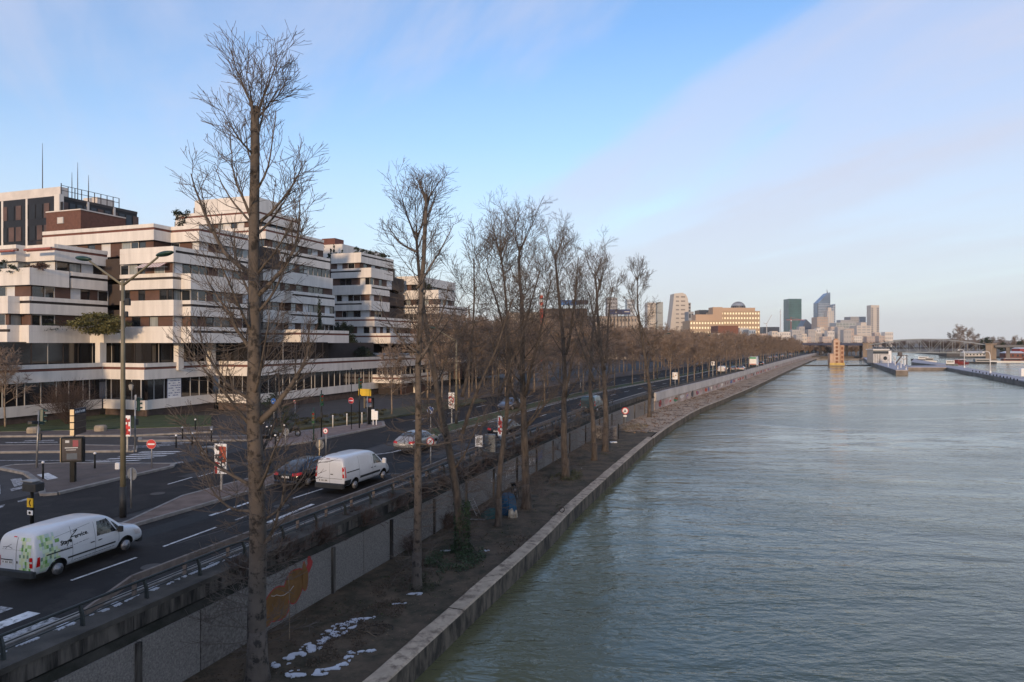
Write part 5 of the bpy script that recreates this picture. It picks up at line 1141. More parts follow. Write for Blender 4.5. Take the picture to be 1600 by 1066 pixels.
# white van with livery: rear right wheel at (88, 903), front right at (198, 863)
P1 = G(88, 903); P2 = G(198, 863); h1 = atan2(P2.y-P1.y, P2.x-P1.x); d = Vector((cos(h1), sin(h1), 0)); lft = Vector((-sin(h1), cos(h1), 0))
van_small('white van with green chequered livery and black lettering', P1+d*1.44+lft*.75, h1).scale = (.945, .945, .945)
P1 = G(553, 767); P2 = G(592, 747); h2 = qang(qinv(P1)[0]); d = Vector((cos(h2), sin(h2), 0)); lft = Vector((-sin(h2), cos(h2), 0))
van_mid('plain white panel van driving beside the black car', P1+d*1.40+lft*.84, h2)
P1 = G(480, 761); h3 = qang(qinv(P1)[0]); d = Vector((cos(h3), sin(h3), 0)); lft = Vector((-sin(h3), cos(h3), 0))
saloon('glossy black car driving beside the plain white van', P1+d*1.38+lft*.79, h3, car_black)
def carat(px, py, col, label, turn=0, group=None, est=False): P, h = onroad(px, py); return saloon(label, P, h+turn, col, group, 'car', est)
carat(652, 702, car_silver, 'silver car driving away behind a slender pale trunk')
carat(790, 681, car_black, 'dark car behind the red and white sign boards', est=True)
carat(797, 640, car_blue, 'dark blue car facing the camera beyond the grass strip', pi)
P, h = onroad(926, 643); van_mid('white-roofed van with greenish windows between the twin bare trees', P, h, car_teal)
P, h = onroad(1129, 583); van_mid('white van far along the river road', P, h)
carat(1159, 579.5, car_silver, 'pale car far ahead of the distant white van')
carat(1147, 580, car_grey, 'dark car far along beside the pale one')
carat(1190, 571, car_black, 'dark car beside the distant lorry')
carat(1093, 572, car_grey, 'oncoming dark car far off on the inner road', pi)
# lorry
P, h = onroad(1178, 574); L = vehicle('lorry', 'white box lorry with a green top band far along the road', P, h, 'lorry')
mb = MB(); mb.bbox(-3.6, -1.2, .95, 1.6, 1.2, 3.5, .05); b_ = mb.build('cargo_box', white_p, L); mb = MB(); mb.box(-3.63, -1.1, 2.85, -3.605, 1.1, 3.4); mb.build('green_band', M('lorry_green', (.03, .28, .16), .5, .05), b_); mb = MB(); mb.box(-3.62, -1.1, 1.0, -3.605, 1.1, 1.25); mb.build('red_band', M('lorry_red', (.4, .1, .09), .5, .05), b_)
mb = MB(); mb.prism([(1.65, -1.1), (3.3, -1.1), (3.4, -.9), (3.4, .9), (3.3, 1.1), (1.65, 1.1)], .6, 2.6); cb_ = mb.build('cab', white_p, L); mb = MB(); mb.box(3.405, -.95, 1.55, 3.42, .95, 2.4); mb.build('windscreen', carglass, cb_)
mb = MB(); mb.box(-3.5, -.5, .6, 1.7, .5, .94); mb.build('chassis', dark_pl, L)
for x in (-2.4, 2.5):
    for sg in (-1, 1): wheel(L, x, sg*1.0, .48, .48, .28)
for i, (px, py, c) in enumerate(((1203, 561, car_silver), (1212, 560, car_grey), (1222, 558, car_silver), (1235, 556, car_grey))):
    carat(px, py, c, 'tiny car in the distant traffic at the bend', 0, 'distant traffic')
# ================================================================== STREET FURNITURE
def facing(p): return atan2(-p.y, -p.x)      # angle towards the camera, for turning a sign face roughly down the road
def double_lamp(p, H, label, az, scale=1.0, heads=2, group=None):
    r = thing('street_lamp', label, 'street lamp', p, az, group); mb = MB(); mb.tube([(0, 0, 0), (0, 0, 1.4)], [.15, .14], 12); mb.build('base_sleeve', M('lamp_base', (.03, .03, .03), .6, .2), r, True)
    mb = MB(); mb.tube([(0, 0, 1.4), (0, 0, H*.6), (0, 0, H)], [.125, .10, .075], 12); mb.build('pole', pole_m, r, True)
    for sg in ((1, -1) if heads == 2 else (1,)):
        mb = MB(); mb.tube([(0, 0, H-.25), (0, sg*.9, H+.25), (0, sg*2.1, H+.95)], [.06, .05, .045], 8); a = mb.build('arm', pole_m, r, True)
        mb = MB(); c = Vector((0, sg*2.45, H+1.08)); n = 10; pts = []; rr = []
        dv = Vector((0, sg*.95, .22)).normalized()
        for i in range(n+1): t = i/n; pts.append(tuple(c+dv*(t-.45)*1.05)); rr.append(.02+.17*sin(pi*t)**.6)
        mb.tube(pts, rr, 12); mb.v = [(x, y, c.z+(z-c.z)*.62+0*y) for x, y, z in mb.v]; mb.build('lamp_head', green_p, a, True)
        mb = MB(); mb.ball(tuple(c-Vector((0, 0, .05))), .13, 6, .5); mb.build('lens', M('lamp_lens', (.35, .35, .33), .2, .1), a, True)
    return r
P = G(192, 808); az = qang(qinv(P)[0])
lamp = double_lamp(P, 10.9, 'tall double-armed street lamp with green heads on the median', az)
mb = MB(); mb.tube([(0, .05, 9.9), (.0, -.22, 9.9)], .05, 6); mb.bbox(-.10, -.42, 9.72, .10, -.18, 10.05, .05); mb.bbox(-.07, -.28, 9.2, .07, -.14, 9.45, .03); mb.build('loudspeaker', dark_pl, lamp)
P = G(713, 664); double_lamp(P, 8.4, 'slim street lamp on the far side of the grass strip', qang(qinv(P)[0]), 1, 1)
for i, (u, off) in enumerate([(u_of_y(Y), o) for Y, o in ((95, 27.6), (140, 15.8), (180, 15.8), (230, 15.8), (290, 15.8))]):
    p = q3(u, off, .12); double_lamp(p, 8.8, 'distant street lamp standing among the rows of street trees', qang(u), 1, 2, 'distant street lamps')
def post(mb, h, r=.04, z0=0.0): return mb.tube([(0, 0, z0), (0, 0, h)], r, 8)
def disc_sign(name, label, p, zc, R, face, kind, back=False, az=None, lean=0, pole_h=None, group=None, pmat=None, bands=None):
    """face = angle the sign looks towards"""
    zc -= p.z; r = thing(name, label, 'road sign', p, az if az is not None else face, group); mb = MB(); post(mb, pole_h or zc+R, .035); mb.build('pole', pmat or galv, r, True)
    rim = white_p; mb = MB(); mb.disc((.06, 0, zc), (1, 0, 0), R, 28, .03); pl = mb.build('disc', {'noentry': red_p, 'blue': blue_p, 'bike': blue_p, 'noturn': red_p, 'nopark': red_p, 'back': galv, 'limit': red_p}[kind], r)
    x = .078
    if kind == 'noentry': mb = MB(); mb.box(x, -R*.72, zc-R*.16, x+.008, R*.72, zc+R*.16); mb.build('white_bar', white_p, pl); mb = MB(); mb.tube([(x-.01, cos(t)*R*.97, zc+sin(t)*R*.97) for t in [2*pi*i/24 for i in range(25)]], .012, 4); mb.build('rim', white_p, pl)
    elif kind == 'blue':
        mb = MB(); mb.tube([(x-.01, cos(t)*R*.94, zc+sin(t)*R*.94) for t in [2*pi*i/24 for i in range(25)]], .018, 4); mb.build('rim', white_p, pl)
        mb = MB(); mb.bar((x, -R*.5, zc+R*.5), (x, R*.3, zc-R*.3), R*.2, .012, up=(1, 0, 0)); mb.prism([(0, 0), (0, 1), (1, 0)], 0, 1) if 0 else mb.face([(x+.004, R*.55, zc-R*.55), (x+.004, R*.55, zc+R*.02), (x+.004, -R*.02, zc-R*.55)]); mb.build('arrow', white_p, pl)
    elif kind == 'bike':
        mb = MB()
        for sg in (-1, 1): mb.tube([(x, sg*R*.38+cos(t)*R*.2, zc-R*.12+sin(t)*R*.2) for t in [2*pi*i/14 for i in range(15)]], R*.035, 4)
        mb.tube([(x, -R*.38, zc-R*.12), (x, -R*.14, zc+R*.22), (x, R*.26, zc+R*.22), (x, R*.0, zc-R*.12), (x, -R*.14, zc+R*.22)], R*.035, 4); mb.build('bicycle_symbol', white_p, pl)
    elif kind in ('noturn', 'nopark', 'limit'):
        mb = MB(); mb.disc((x, 0, zc), (1, 0, 0), R*.78, 24, .006); mb.build('white_field', white_p, pl)
        mb = MB()
        if kind == 'noturn': mb.tube([(x+.01, R*.25, zc-R*.45), (x+.01, R*.25, zc+R*.2), (x+.01, -R*.35, zc+R*.2)], R*.09, 4); mb.build('arrow_symbol', black_p, pl); mb = MB(); mb.bar((x+.016, R*.55, zc+R*.55), (x+.016, -R*.55, zc-R*.55), R*.16, .01, up=(1, 0, 0)); mb.build('red_bar', red_p, pl)
        else: mb.face([(x+.008, -R*.35, zc-R*.3), (x+.008, R*.35, zc-R*.3), (x+.008, R*.12, zc+R*.1), (x+.008, 0, zc+R*.45), (x+.008, -R*.12, zc+R*.1)]); mb.build('symbol', black_p, pl)
    mb = MB(); mb.bar((.03, -R*.6, zc+R*.3), (.03, R*.6, zc+R*.3), .03, .03); mb.build('bracket', galv, pl)
    return r
down = lambda p: qang(qinv(p)[0])+pi       # looks back down the road, to the camera
P = G(237, 731, .12); disc_sign('no_entry_sign', 'red no-entry sign on the tip of the traffic island', P, ZP(694, P.y), .30, down(P)+.35, 'noentry')
P = G(549, 671, .12); ne = disc_sign('no_entry_sign', 'red no-entry sign with traffic light by the white bollards', P, ZP(626, P.y), .29, down(P), 'noentry', pole_h=5.6, pmat=black_p)
P = G(673, 693, .12); disc_sign('keep_right_sign', 'blue keep-right arrow sign at the tip of the grass strip', P, ZP(641, P.y), .30, down(P), 'blue')
P = G(428, 673, .12); disc_sign('bicycle_sign', 'round blue bicycle sign near the podium', P, ZP(627, P.y), .26, down(P), 'bike')
P = q3(*qinv(G(673, 735, .1))[:1], RAIL+.35, .1); P = G(673, 741, .1); disc_sign('no_left_turn_sign', 'red-ringed no left turn sign by the guard rail', P, ZP(690, P.y), .25, down(P), 'noturn')
P = G(497, 722, .1); disc_sign('round_sign', 'small red-ringed speed sign among twigs before the pink pavement', P+Vector((.2, 1.2, 0)), ZP(677, P.y), .20, down(P), 'limit')
P = G(499, 727, .05); disc_sign('round_sign', 'pale back of a round sign behind the black car', P, ZP(695, P.y), .31, down(P)+pi, 'back', pmat=cream_p)
P = G(446, 703, .12); disc_sign('round_sign', 'pale back of a round sign at the pink pavement kerb', P, ZP(675, P.y), .27, down(P)+pi, 'back')
P = G(190, 806, .13); disc_sign('round_sign', 'dark back of a low round sign behind the tall double lamp', P+Vector((-.35, 1.4, 0)), 1.75, .30, qang(qinv(P)[0]), 'back', pole_h=1.9)
P = G(461, 664, .15); disc_sign('round_sign', 'small round sign on a pale post before the podium wall', P, ZP(628, P.y), .16, down(P), 'limit')
P = q3(*[qinv(G(977, 664, ZL))[0]], 5.0, ZL); P = G(977, 668, ZL); sg_ = disc_sign('quay_sign', 'red-ringed river sign on the lower quay by the graffiti block', P, ZP(642, P.y), .45, down(P), 'nopark', pmat=galv)
mb = MB(); mb.box(.07, -.22, ZP(650, P.y)-.1-ZL, .09, .22, ZP(650, P.y)+.1-ZL); mb.build('plate', white_p, sg_)
# traffic lights
def traffic_light(label, p, zc, az, lean=0, h=None, heads=((0, 0),), pmat=None, low=True, group=None):
    r = thing('traffic_light', label, 'traffic light', p, az, group); H = h or zc+.8; T = Matrix.Rotation(lean, 4, 'X')
    def lb(mb): mb.v = [tuple(T @ Vector(v)) for v in mb.v]; return mb
    mb = MB(); mb.tube([(0, 0, 0), (0, 0, H)], [.06, .05], 10); lb(mb).build('pole', pmat or galv, r, True)
    for dy, rot in heads:
        mb = MB(); mb.bbox(.10, dy-.15, zc-.5, .32, dy+.15, zc+.5, .04); mb.bar((.0, 0, zc+.3), (.15, dy, zc+.3), .05); mb.bar((.0, 0, zc-.3), (.15, dy, zc-.3), .05); b = lb(mb).build('signal_head', green_p, r)
        for i, c in enumerate(((.20, .01, .01), (.14, .07, .01), (.01, .09, .04))):
            z = zc+.32-.32*i; mb = MB(); mb.disc((.33, dy, z), (1, 0, 0), .095, 14, .02); lb(mb).build('lens', M('lens%d' % i, c, .25, .1), b)
            mb = MB(); mb.tube([(.32, dy+cos(t)*.12, z+sin(t)*.12) for t in [pi*k/8 for k in range(9)]], .012, 4); mb2 = MB()
            for k in range(8):
                a0, a1 = pi*k/8, pi*(k+1)/8; mb2.face([(.32, dy+cos(a0)*.12, z+sin(a0)*.12), (.32, dy+cos(a1)*.12, z+sin(a1)*.12), (.48, dy+cos(a1)*.12, z+sin(a1)*.12), (.48, dy+cos(a0)*.12, z+sin(a0)*.12)])
            lb(mb2).build('visor', green_p, b)
    if low: mb = MB(); mb.bbox(.06, -.10, zc-1.5, .22, .10, zc-1.05, .03); lb(mb).build('repeater_box', dark_pl, r)
    return r
P = G(57, 731, .12); traffic_light('leaning traffic light at the corner of the traffic island', P, ZP(655, P.y), down(P)+2.2, lean=-.10, h=ZP(643, P.y)-.1)
mb = MB(); mb.bbox(-.3, -.9, 2.75, .0, .9, 2.95, .05); o = bpy.data.objects['traffic_light']; mb.v = [tuple(Matrix.Rotation(-.10, 4, 'X') @ Vector(v)) for v in mb.v]; mb.build('side_signals', dark_pl, o)
P = G(211, 703, .12); t2 = traffic_light('traffic light with round white sign at the end of the second median', P, ZP(635, P.y), down(P)+2.4, h=ZP(620, P.y), heads=((.25, 0),))
mb = MB(); mb.disc((.05, 0, ZP(621, P.y)-.12), (1, 0, 0), .2, 18, .03); mb.build('round_plate', white_p, t2)
P = G(551, 670, .12); traffic_light('dark traffic light just behind the no-entry sign', P+Vector((.5, .5, 0)), 4.15, down(P)+.9, pmat=black_p)
P = G(502, 683, .12); traffic_light('dark traffic light on the pink pavement among twigs', P, ZP(627, P.y), down(P)+.8, pmat=black_p)
P = G(490, 688, .12); traffic_light('low traffic light before the pink pavement', P, ZP(655, P.y), down(P)+.5, pmat=green_p, low=False)
P = G(790, 700, .1); traffic_light('signal mast with white bracket by the red and white boards', P, ZP(663, P.y), down(P), pmat=galv)
# dark signal post in the near lane with small yellow and white plates
P = G(50, 832, .13); r = thing('signal_post', 'black signal post with yellow and white plates beside the lettered van', 'signal post', P, down(P)); H = ZP(765, P.y); post(mb := MB(), H, .07); mb.build('pole', black_p, r, True)
mb = MB(); mb.box(.07, -.17, ZP(797, P.y), .10, .17, ZP(783, P.y)); a = mb.build('yellow_plate', yellow_p, r); mb = MB(); mb.tube([(.105, .05, ZP(795, P.y)), (.105, -.02, ZP(790, P.y)), (.105, .04, ZP(785, P.y))], .025, 4); mb.build('figure', black_p, a)
mb = MB(); mb.box(.07, -.15, ZP(809, P.y), .10, .15, ZP(802, P.y)); a = mb.build('white_plate', white_p, r); mb = MB(); mb.disc((.11, 0, ZP(805.5, P.y)), (1, 0, 0), .06, 10, .012); mb.build('dot', black_p, a)
mb = MB(); mb.bbox(-.15, -.2, H-.15, .3, .55, H+.2, .04); mb.build('signal_head', dark_pl, r); mb = MB(); mb.box(-.15, -.35, H+.22, .25, .35, H+.26); mb.build('top_plate', galv, r)
# advertising panel with a tower of direction boards behind
def ad_panel(label, p, az, z0, z1, w, rightlit=True, poster=None, legw=.28):
    r = thing('advertising_panel', label, 'advertising panel', p, az); mb = MB(); mb.bbox(-.12, -legw/2, 0, .12, legw/2, z0+.05, .03); mb.build('leg', black_p, r)
    mb = MB(); mb.bbox(-.19, -w/2, z0, .19, w/2, z1, .05); c = mb.build('cabinet', black_p, r); mb = MB(); mb.bbox(-.17, -w/2-.03, z0+.02, .17, -w/2, z1-.02, .01); mb.build('painted_lit_side', cream_p, c)  # cream strip paints the lit left edge of the black cabinet
    mb = MB(); mb.box(.195, -w/2+.09, z0+.10, .20, w/2-.09, z1-.10); s = mb.build('poster', M('poster_dark', (.030, .028, .040), .3, .3, 3), c)
    H = z1-z0
    for (y0, za, y1, zb, col) in (poster or ()): mb = MB(); mb.box(.203, y0*w, z0+za*H, .206, y1*w, z0+zb*H); mb.build('poster_print', M('print_%s' % col[0], col[1], .4, .15, 5), s)
    return r
P = G(114, 753, .12); az = down(P)+.55
ad = ad_panel('black advertising panel with a dark poster on the traffic island', P, az, ZP(725, P.y), ZP(686, P.y), 1.15, poster=((.05, .62, .30, .88, ('crimson', (.22, .02, .05))), (-.28, .78, -.10, .88, ('pale', (.45, .47, .5))), (-.30, .56, .28, .60, ('pale', (.4, .4, .4))), (-.25, .48, .2, .51, ('pale', (.4, .4, .4))), (-.22, .12, .25, .36, ('slate', (.05, .08, .12)))))
P = G(116, 741, .12); r = thing('direction_boards', 'stack of cream-ended direction boards behind the advertising panel', 'direction sign', P, down(P)-1.05); H = ZP(641, P.y); mb = MB(); post(mb, H, .06); mb.build('pole', black_p, r, True)
for i in range(4):
    z = ZP(647+i*10.5, P.y); mb = MB(); mb.box(-.10, -1.35, z-.17, .10, .28, z+.17); b_ = mb.build('board', M('board_brown', (.06, .035, .022), .6, .2) if i else M('board_dark', (.02, .02, .03), .6, .2), r)
    mb = MB(); mb.box(-.11, .285, z-.17, .11, .32, z+.17); mb.build('end_cap', cream_p, b_)
    if i == 0:
        mb = MB(); x = -1.2; rr = random.Random(3); [mb.box(-.106, .12-k*.19, z-.07, -.102, .12-k*.19-rr.uniform(.08, .15), z-.07+rr.uniform(.10, .17)) for k in range(7)]; mb.build('lettering', white_p, b_)['kind'] = 'stuff'
P = G(577, 663, .12); ad_panel('small advertising panel with a red figure poster beside the brown wall', P, down(P)+.3, ZP(640, P.y), ZP(623, P.y), .9, poster=((-.2, .55, .25, .9, ('scarlet', (.40, .04, .04))), (-.25, .15, .3, .5, ('grey', (.30, .28, .28)))))
P2 = G(574, 664, .12); r = thing('direction_sign', 'two yellow direction boards above the small advertising panel', 'direction sign', P2, down(P2)); 
mb = MB(); post(mb, ZP(610, P2.y), .05); mb.build('pole', galv, r, True)
for z in (612.5, 618): zz = ZP(z, P2.y); mb = MB(); mb.box(.05, -.95, zz-.17, .09, .45, zz+.17); mb.build('board', yellow_p, r)
# boards with red and white graffiti and stickers
def board(label, p, az, z0, z1, w, seed, cols, name='sign_board', back=None):
    r = thing(name, label, 'sign board', p, az); mb = MB(); mb.bar((0, 0, 0), (0, 0, z1), .12, .08); mb.build('post', galv, r); mb = MB(); mb.bbox(.05, -w/2, z0, .12, w/2, z1, .01); b_ = mb.build('board', white_p, r); rr = random.Random(seed)
    for m in cols:
        mb = MB()
        for k in range(9):
            y = rr.uniform(-w/2*.9, w/2*.65); z = rr.uniform(z0+.05, z1-.25); mb.box(.1205+.001*k, y, z, .1245+.001*k, min(y+rr.uniform(.06, .3), w/2*.95), min(z+rr.uniform(.05, .3), z1-.03))
        mb.build('sticker', m, b_)
    return r
P = G(346, 765, .13); bb = board('white board covered in red graffiti on the lamp median', P, down(P)+.25, ZP(731, P.y), ZP(697, P.y), .68, 2, [gm['red'], gm['orange'], gm['dark']])
mb = MB(); z = ZP(738, P.y); mb.box(.05, -.34, z-.2, .10, .34, z+.2); q = mb.build('lower_plate', white_p, bb); mb = MB(); mb.box(.103, -.33, z-.19, .106, -.18, z+.19); mb.build('red_mark', red_p, q)
P = G(749, 712, .1); board('pale notice board standing at the guard rail', P, down(P), ZP(700, P.y), ZP(682, P.y), .55, 4, [M('sticker_grey', (.4, .37, .34), .7, .2)])
P = G(706, 662, .1); board('red and white board on the slim street lamp', P, down(P), ZP(640, P.y), ZP(615, P.y), .62, 6, [gm['red'], M('sticker_grey', (.4, .37, .34), .7, .2)])
P = G(782, 697, .1); board('narrow red and white chevron board by the signal mast', P, down(P), ZP(684, P.y), ZP(652, P.y), .35, 8, [gm['red'], red_p])
P = G(200, 703, .12)
for i, dx in enumerate((0, .5)):
    pass
board('red and white striped panel beside the tall lamp', G(199, 705, .12), down(G(199, 705))+.3, ZP(682, G(199, 705).y), ZP(650, G(199, 705).y), .55, 10, [gm['red'], gm['red'], red_p])
P = G(758, 706, .1); r = one(MB().bbox(P.x-.02, P.y-.2, 0, P.x+.75, P.y+.25, 1.35, .03), 'control_cabinet', M('cabinet_grey', (.16, .17, .17), .6, .15), 'grey control cabinet beside the pale notice board', 'cabinet')
P = G(1055, 604, 0); board('white notice board on a post by the first parapet tree', P, down(P), ZP(593, P.y), ZP(582, P.y), .95, 12, [M('sticker_tan', (.35, .22, .15), .7, .2)])
P = G(1114, 590); board('white road sign board standing in the distant median', P, down(P), ZP(571, P.y), ZP(565, P.y), .8, 14, [gm['dark']])
# bollards
def bollard(p, label, group, dark=True, h=1.05):
    r = thing('bollard', label, 'bollard', p, 0, group); mb = MB(); mb.tube([(0, 0, 0), (0, 0, h*.86)], .055, 10); mb.build('post', black_p if dark else M('cream_bollard', (.55, .52, .46), .7, .15), r, True)
    mb = MB(); mb.ball((0, 0, h*.90), .085 if dark else .075, 6, .9); mb.build('cap', white_p, r, True); return r
b1 = bollard(G(67, 748, .12), 'black bollard with white cap on the traffic island', 'island bollards')
for px, py in ((148, 732),): c = copy_tree(b1); c.location = G(px, py, .12)
b2_ = bollard(G(275, 700, .0), 'black bollard with white cap near the side street', 'side street bollards')
for px, py in ((412, 678), (417, 685), (424, 684), (444, 682), (330, 690), (300, 697), (285, 686), (430, 700), (305, 672)): c = copy_tree(b2_); c.location = G(px, py, .1)
b3 = bollard(G(520, 668, .12), 'cream bollard in the row along the pink pavement', 'cream bollards', False, 1.2)
for px, py in ((542, 665), (565.5, 663)): c = copy_tree(b3); c.location = G(px, py, .12)
b4 = bollard(G(885, 611, .1), 'white bollard among the trees at the left kerb', 'kerb bollards', False, 1.3)
for px, py in ((889, 607), (814, 612), (819, 611), (907, 606)): c = copy_tree(b4); c.location = G(px, py, .1)
for px, lab in ((583, 'taller white utility box at the pavement tip'), (588, 'shorter white utility box at the pavement tip')):
    P = G(px, 664, .12); one(MB().bbox(P.x-.16, P.y-.1, .12+.5, P.x+.16, P.y+.1, 1.6 if px == 583 else 1.45, .02).cyl((P.x, P.y, .1), (P.x, P.y, .65), .05, 8), 'utility_box', white_p, lab, 'utility box')
P = G(184, 733, .12); one(MB().bbox(P.x-.13, P.y-.12, .12, P.x+.15, P.y+.12, .52, .02), 'litter_bin', white_p, 'low white bin at the edge of the traffic island', 'bin')
for i, (px, py) in enumerate(((52, 675), (157, 672))): P = G(px, py, .2); one(MB().tube([(P.x, P.y, .1), (P.x, P.y, .45), (P.x, P.y, .62)], [.5, .52, .42], 12), 'stone_planter', M('planter_stone', (.30, .25, .19), .9, .2, 2), ['squat round stone block on the lawn behind the leaning traffic light', 'squat round stone block on the lawn behind the direction boards'][i], 'stone block')
s, t = c_at(214, 60.9); x, y = st2w(s-1, t-.3); wl = thing('wall_lantern', 'pale lantern hanging on the podium wall', 'lantern', (x, y, 3.1)); mb = MB(); mb.tube([(0, 0, 0), (0, 0, .1), (0, 0, .55), (0, 0, .7)], [.08, .17, .24, .05], 6); mb.build('glass', M('lantern_glass', (.35, .33, .30), .4, .1), wl); mb = MB(); mb.bar((0, .3, .95), (0, 0, .75), .05); mb.tube([(0, 0, .68), (0, 0, .82)], [.27, .05], 6); mb.build('bracket', black_p, wl)
# scooters and a motorbike parked near the side street
def motorbike(p, az, label, body=black_p, name='scooter', cat='scooter', group=None):
    r = thing(name, label, cat, p, az, group)
    for x in (-.62, .62): m = MB(); m.tube([(x+cos(t)*.24, 0, .29+sin(t)*.24) for t in [2*pi*i/18 for i in range(19)]], .055, 6); w = m.build('wheel', tyre_m, r, True); m = MB(); m.disc((x, 0, .29), (0, 1, 0), .17, 14, .05); m.build('rim', rim_m, w)
    m = MB(); m.tube([(-.75, 0, .62), (-.45, 0, .68), (0, 0, .60), (.12, 0, .38), (.30, 0, .36), (.45, 0, .62), (.52, 0, .95)], [.08, .14, .13, .10, .09, .12, .09], 8); m.build('body', body, r, True)
    m = MB(); m.tube([(-.72, 0, .76), (-.4, 0, .80), (-.02, 0, .74)], [.07, .13, .09], 8); m.build('seat', dark_pl, r, True)
    m = MB(); m.tube([(.42, .34, 1.05), (.50, .1, 1.0), (.50, -.1, 1.0), (.42, -.34, 1.05)], .02, 6); m.tube([(.62, 0, .29), (.48, 0, .98)], .03, 6); m.build('handlebar', dark_pl, r, True)
    m = MB(); m.ball((.60, 0, .88), .08, 6); m.build('headlight', tail_w, r, True)
    return r
motorbike(G(428, 690, .1), 2.4, 'dark scooter parked by the bicycle sign'); motorbike(G(455, 682, .1), 2.9, 'dark scooter parked beside the pink pavement kerb'); motorbike(G(333, 712, 0), .6, 'pale scooter crossing behind the red graffiti board', M('scooter_grey', (.3, .31, .33), .4, .1))
# ---- things on the lower quay
def bicycle(p, az, label):
    r = thing('bicycle', label, 'bicycle', p, az)
    for x in (-.52, .52): m = MB(); m.tube([(x+cos(t)*.33, 0, .34+sin(t)*.33) for t in [2*pi*i/22 for i in range(23)]], .022, 6); w = m.build('wheel', tyre_m, r, True); m = MB(); [m.tube([(x, 0, .34), (x+cos(t)*.32, 0, .34+sin(t)*.32)], .006, 3) for t in [2*pi*i/10 for i in range(10)]]; m.build('spokes', galv, w)
    m = MB(); B_, Sx, Hd = (-.02, 0, .30), (-.20, 0, .78), (.36, 0, .80)
    for a, b in ((B_, Sx), (B_, Hd), (Sx, Hd), (B_, (-.52, 0, .34)), (Sx, (-.52, 0, .34)), (Hd, (.52, 0, .34))): m.tube([a, b], .022, 6)
    m.build('frame', M('bike_frame', (.04, .05, .06), .4, .2), r, True); m = MB(); m.tube([(.30, .28, .98), (.36, .1, .95), (.34, 0, .80), (.36, -.1, .95), (.30, -.28, .98)], .018, 6); m.build('handlebar', black_p, r, True); m = MB(); m.tube([(-.36, 0, .90), (-.22, 0, .91), (-.08, 0, .90)], [.07, .06, .02], 6); m.tube([(-.2, 0, .78), (-.22, 0, .9)], .015, 6); m.build('saddle', black_p, r, True)
    m = MB(); m.bbox(.42, -.16, .72, .72, .16, .95, .03); m.build('basket', black_p, r); m = MB(); m.bbox(-.1, -.06, .45, .1, .02, .62, .02); m.build('tag_plate', white_p, r)
    return r
P = G(805, 779, ZL); bicycle(P+Vector((0, .2, 0)), qang(qinv(P)[0])+.6, 'dark bicycle leaning against the pebbledash wall')
P = G(790, 806, ZL); tn = thing('tent', 'blue dome tent pitched on the lower quay', 'tent', P+Vector((.1, .7, 0)), qang(qinv(P)[0]))
m = MB(); n = 14; k = 8; tb = M('tent_blue', (.006, .062, .125), .75, .3, 2)
def tent_pt(i, j):
    a = 2*pi*i/n; e = j/k*pi/2; q = abs(cos(a))**.8*(1 if cos(a) >= 0 else -1), abs(sin(a))**.8*(1 if sin(a) >= 0 else -1); c = cos(e)**.75
    return (q[0]*.70*c**.7+.03*sin(5*a+e*3), q[1]*.55*c**.7+.03*cos(4*a+e*2), 1.34*sin(e)*(1-.06*abs(sin(2*a))))
m.v = [tent_pt(i, j) for j in range(k+1) for i in range(n)]
for j in range(k):
    for i in range(n): m.f.append((j*n+i, j*n+(i+1) % n, j*n+n+(i+1) % n, j*n+n+i)); m.m.append(0)
m.build('canopy', tb, tn); m = MB(); m.tube([tent_pt(n//8, j) for j in range(k+1)], .016, 5); m.tube([tent_pt(5*n//8, j) for j in range(k+1)], .016, 5); m.build('pole', black_p, tn)
m = MB(); m.face([(-.75, -.22, .02), (-.75, .22, .02), (-.70, .18, .75), (-.70, -.18, .75)]); m.build('door_flap', M('tent_dark', (.006, .05, .11), .8, .2), tn)
P = G(799, 809, ZL); pr = thing('cloth_bag', 'crumpled cream bag leaning on the blue tent', 'bag', P); m = MB(); m.tube([(0, 0, 0), (.02, 0, .2), (-.02, .02, .42), (.05, 0, .55)], [.2, .22, .16, .05], 9); m.tube([(.28, .05, 0), (.26, .05, .25), (.3, .05, .45)], [.12, .13, .04], 8); m.build('sack', M('bag_cream', (.33, .29, .23), .9, .3, 6), pr)
P = G(752, 810, ZL); tp = thing('tarpaulin', 'low green tarpaulin heap beside the blue tent', 'tarpaulin', P+Vector((.6, .2, 0)), .5); m = MB(); rr = random.Random(4); nn = 9
m.v = [((i/(nn-1)-.5)*1.3, (j/(nn-1)-.5)*.9, .02+.55*max(0, sin(pi*i/(nn-1))*sin(pi*j/(nn-1)))**.7+rr.uniform(0, .06)) for j in range(nn) for i in range(nn)]; m.f = [(j*nn+i, j*nn+i+1, j*nn+nn+i+1, j*nn+nn+i) for j in range(nn-1) for i in range(nn-1)]; m.m = [0]*len(m.f); m.build('sheet', M('tarp_green', (.018, .055, .050), .8, .25, 3), tp)
P = G(748, 806, ZL); ld = thing('ladder', 'pale folding step frame leaning beside the tarpaulin', 'ladder', P, .9)
for sg in (-.18, .18): m = MB(); m.bar((sg, 0, 0), (sg-.1, .55, 1.0), .05, .03); m.build('rail', galv, ld)
for i in range(4): t = .15+i*.25; m = MB(); m.bar((-.18-.1*t, .55*t, t), (.18-.1*t, .55*t, t), .04, .03); m.build('rung', galv, ld)
P = G(742, 813, ZL); one(MB().bar((P.x-.6, P.y, ZL+.06), (P.x+.6, P.y-.1, ZL+.06), .2, .04), 'plank', M('grey_wood', (.16, .15, .14), .9, .3, 3), 'grey plank lying beside the ivy-wrapped tree', 'plank')
rr = random.Random(6)
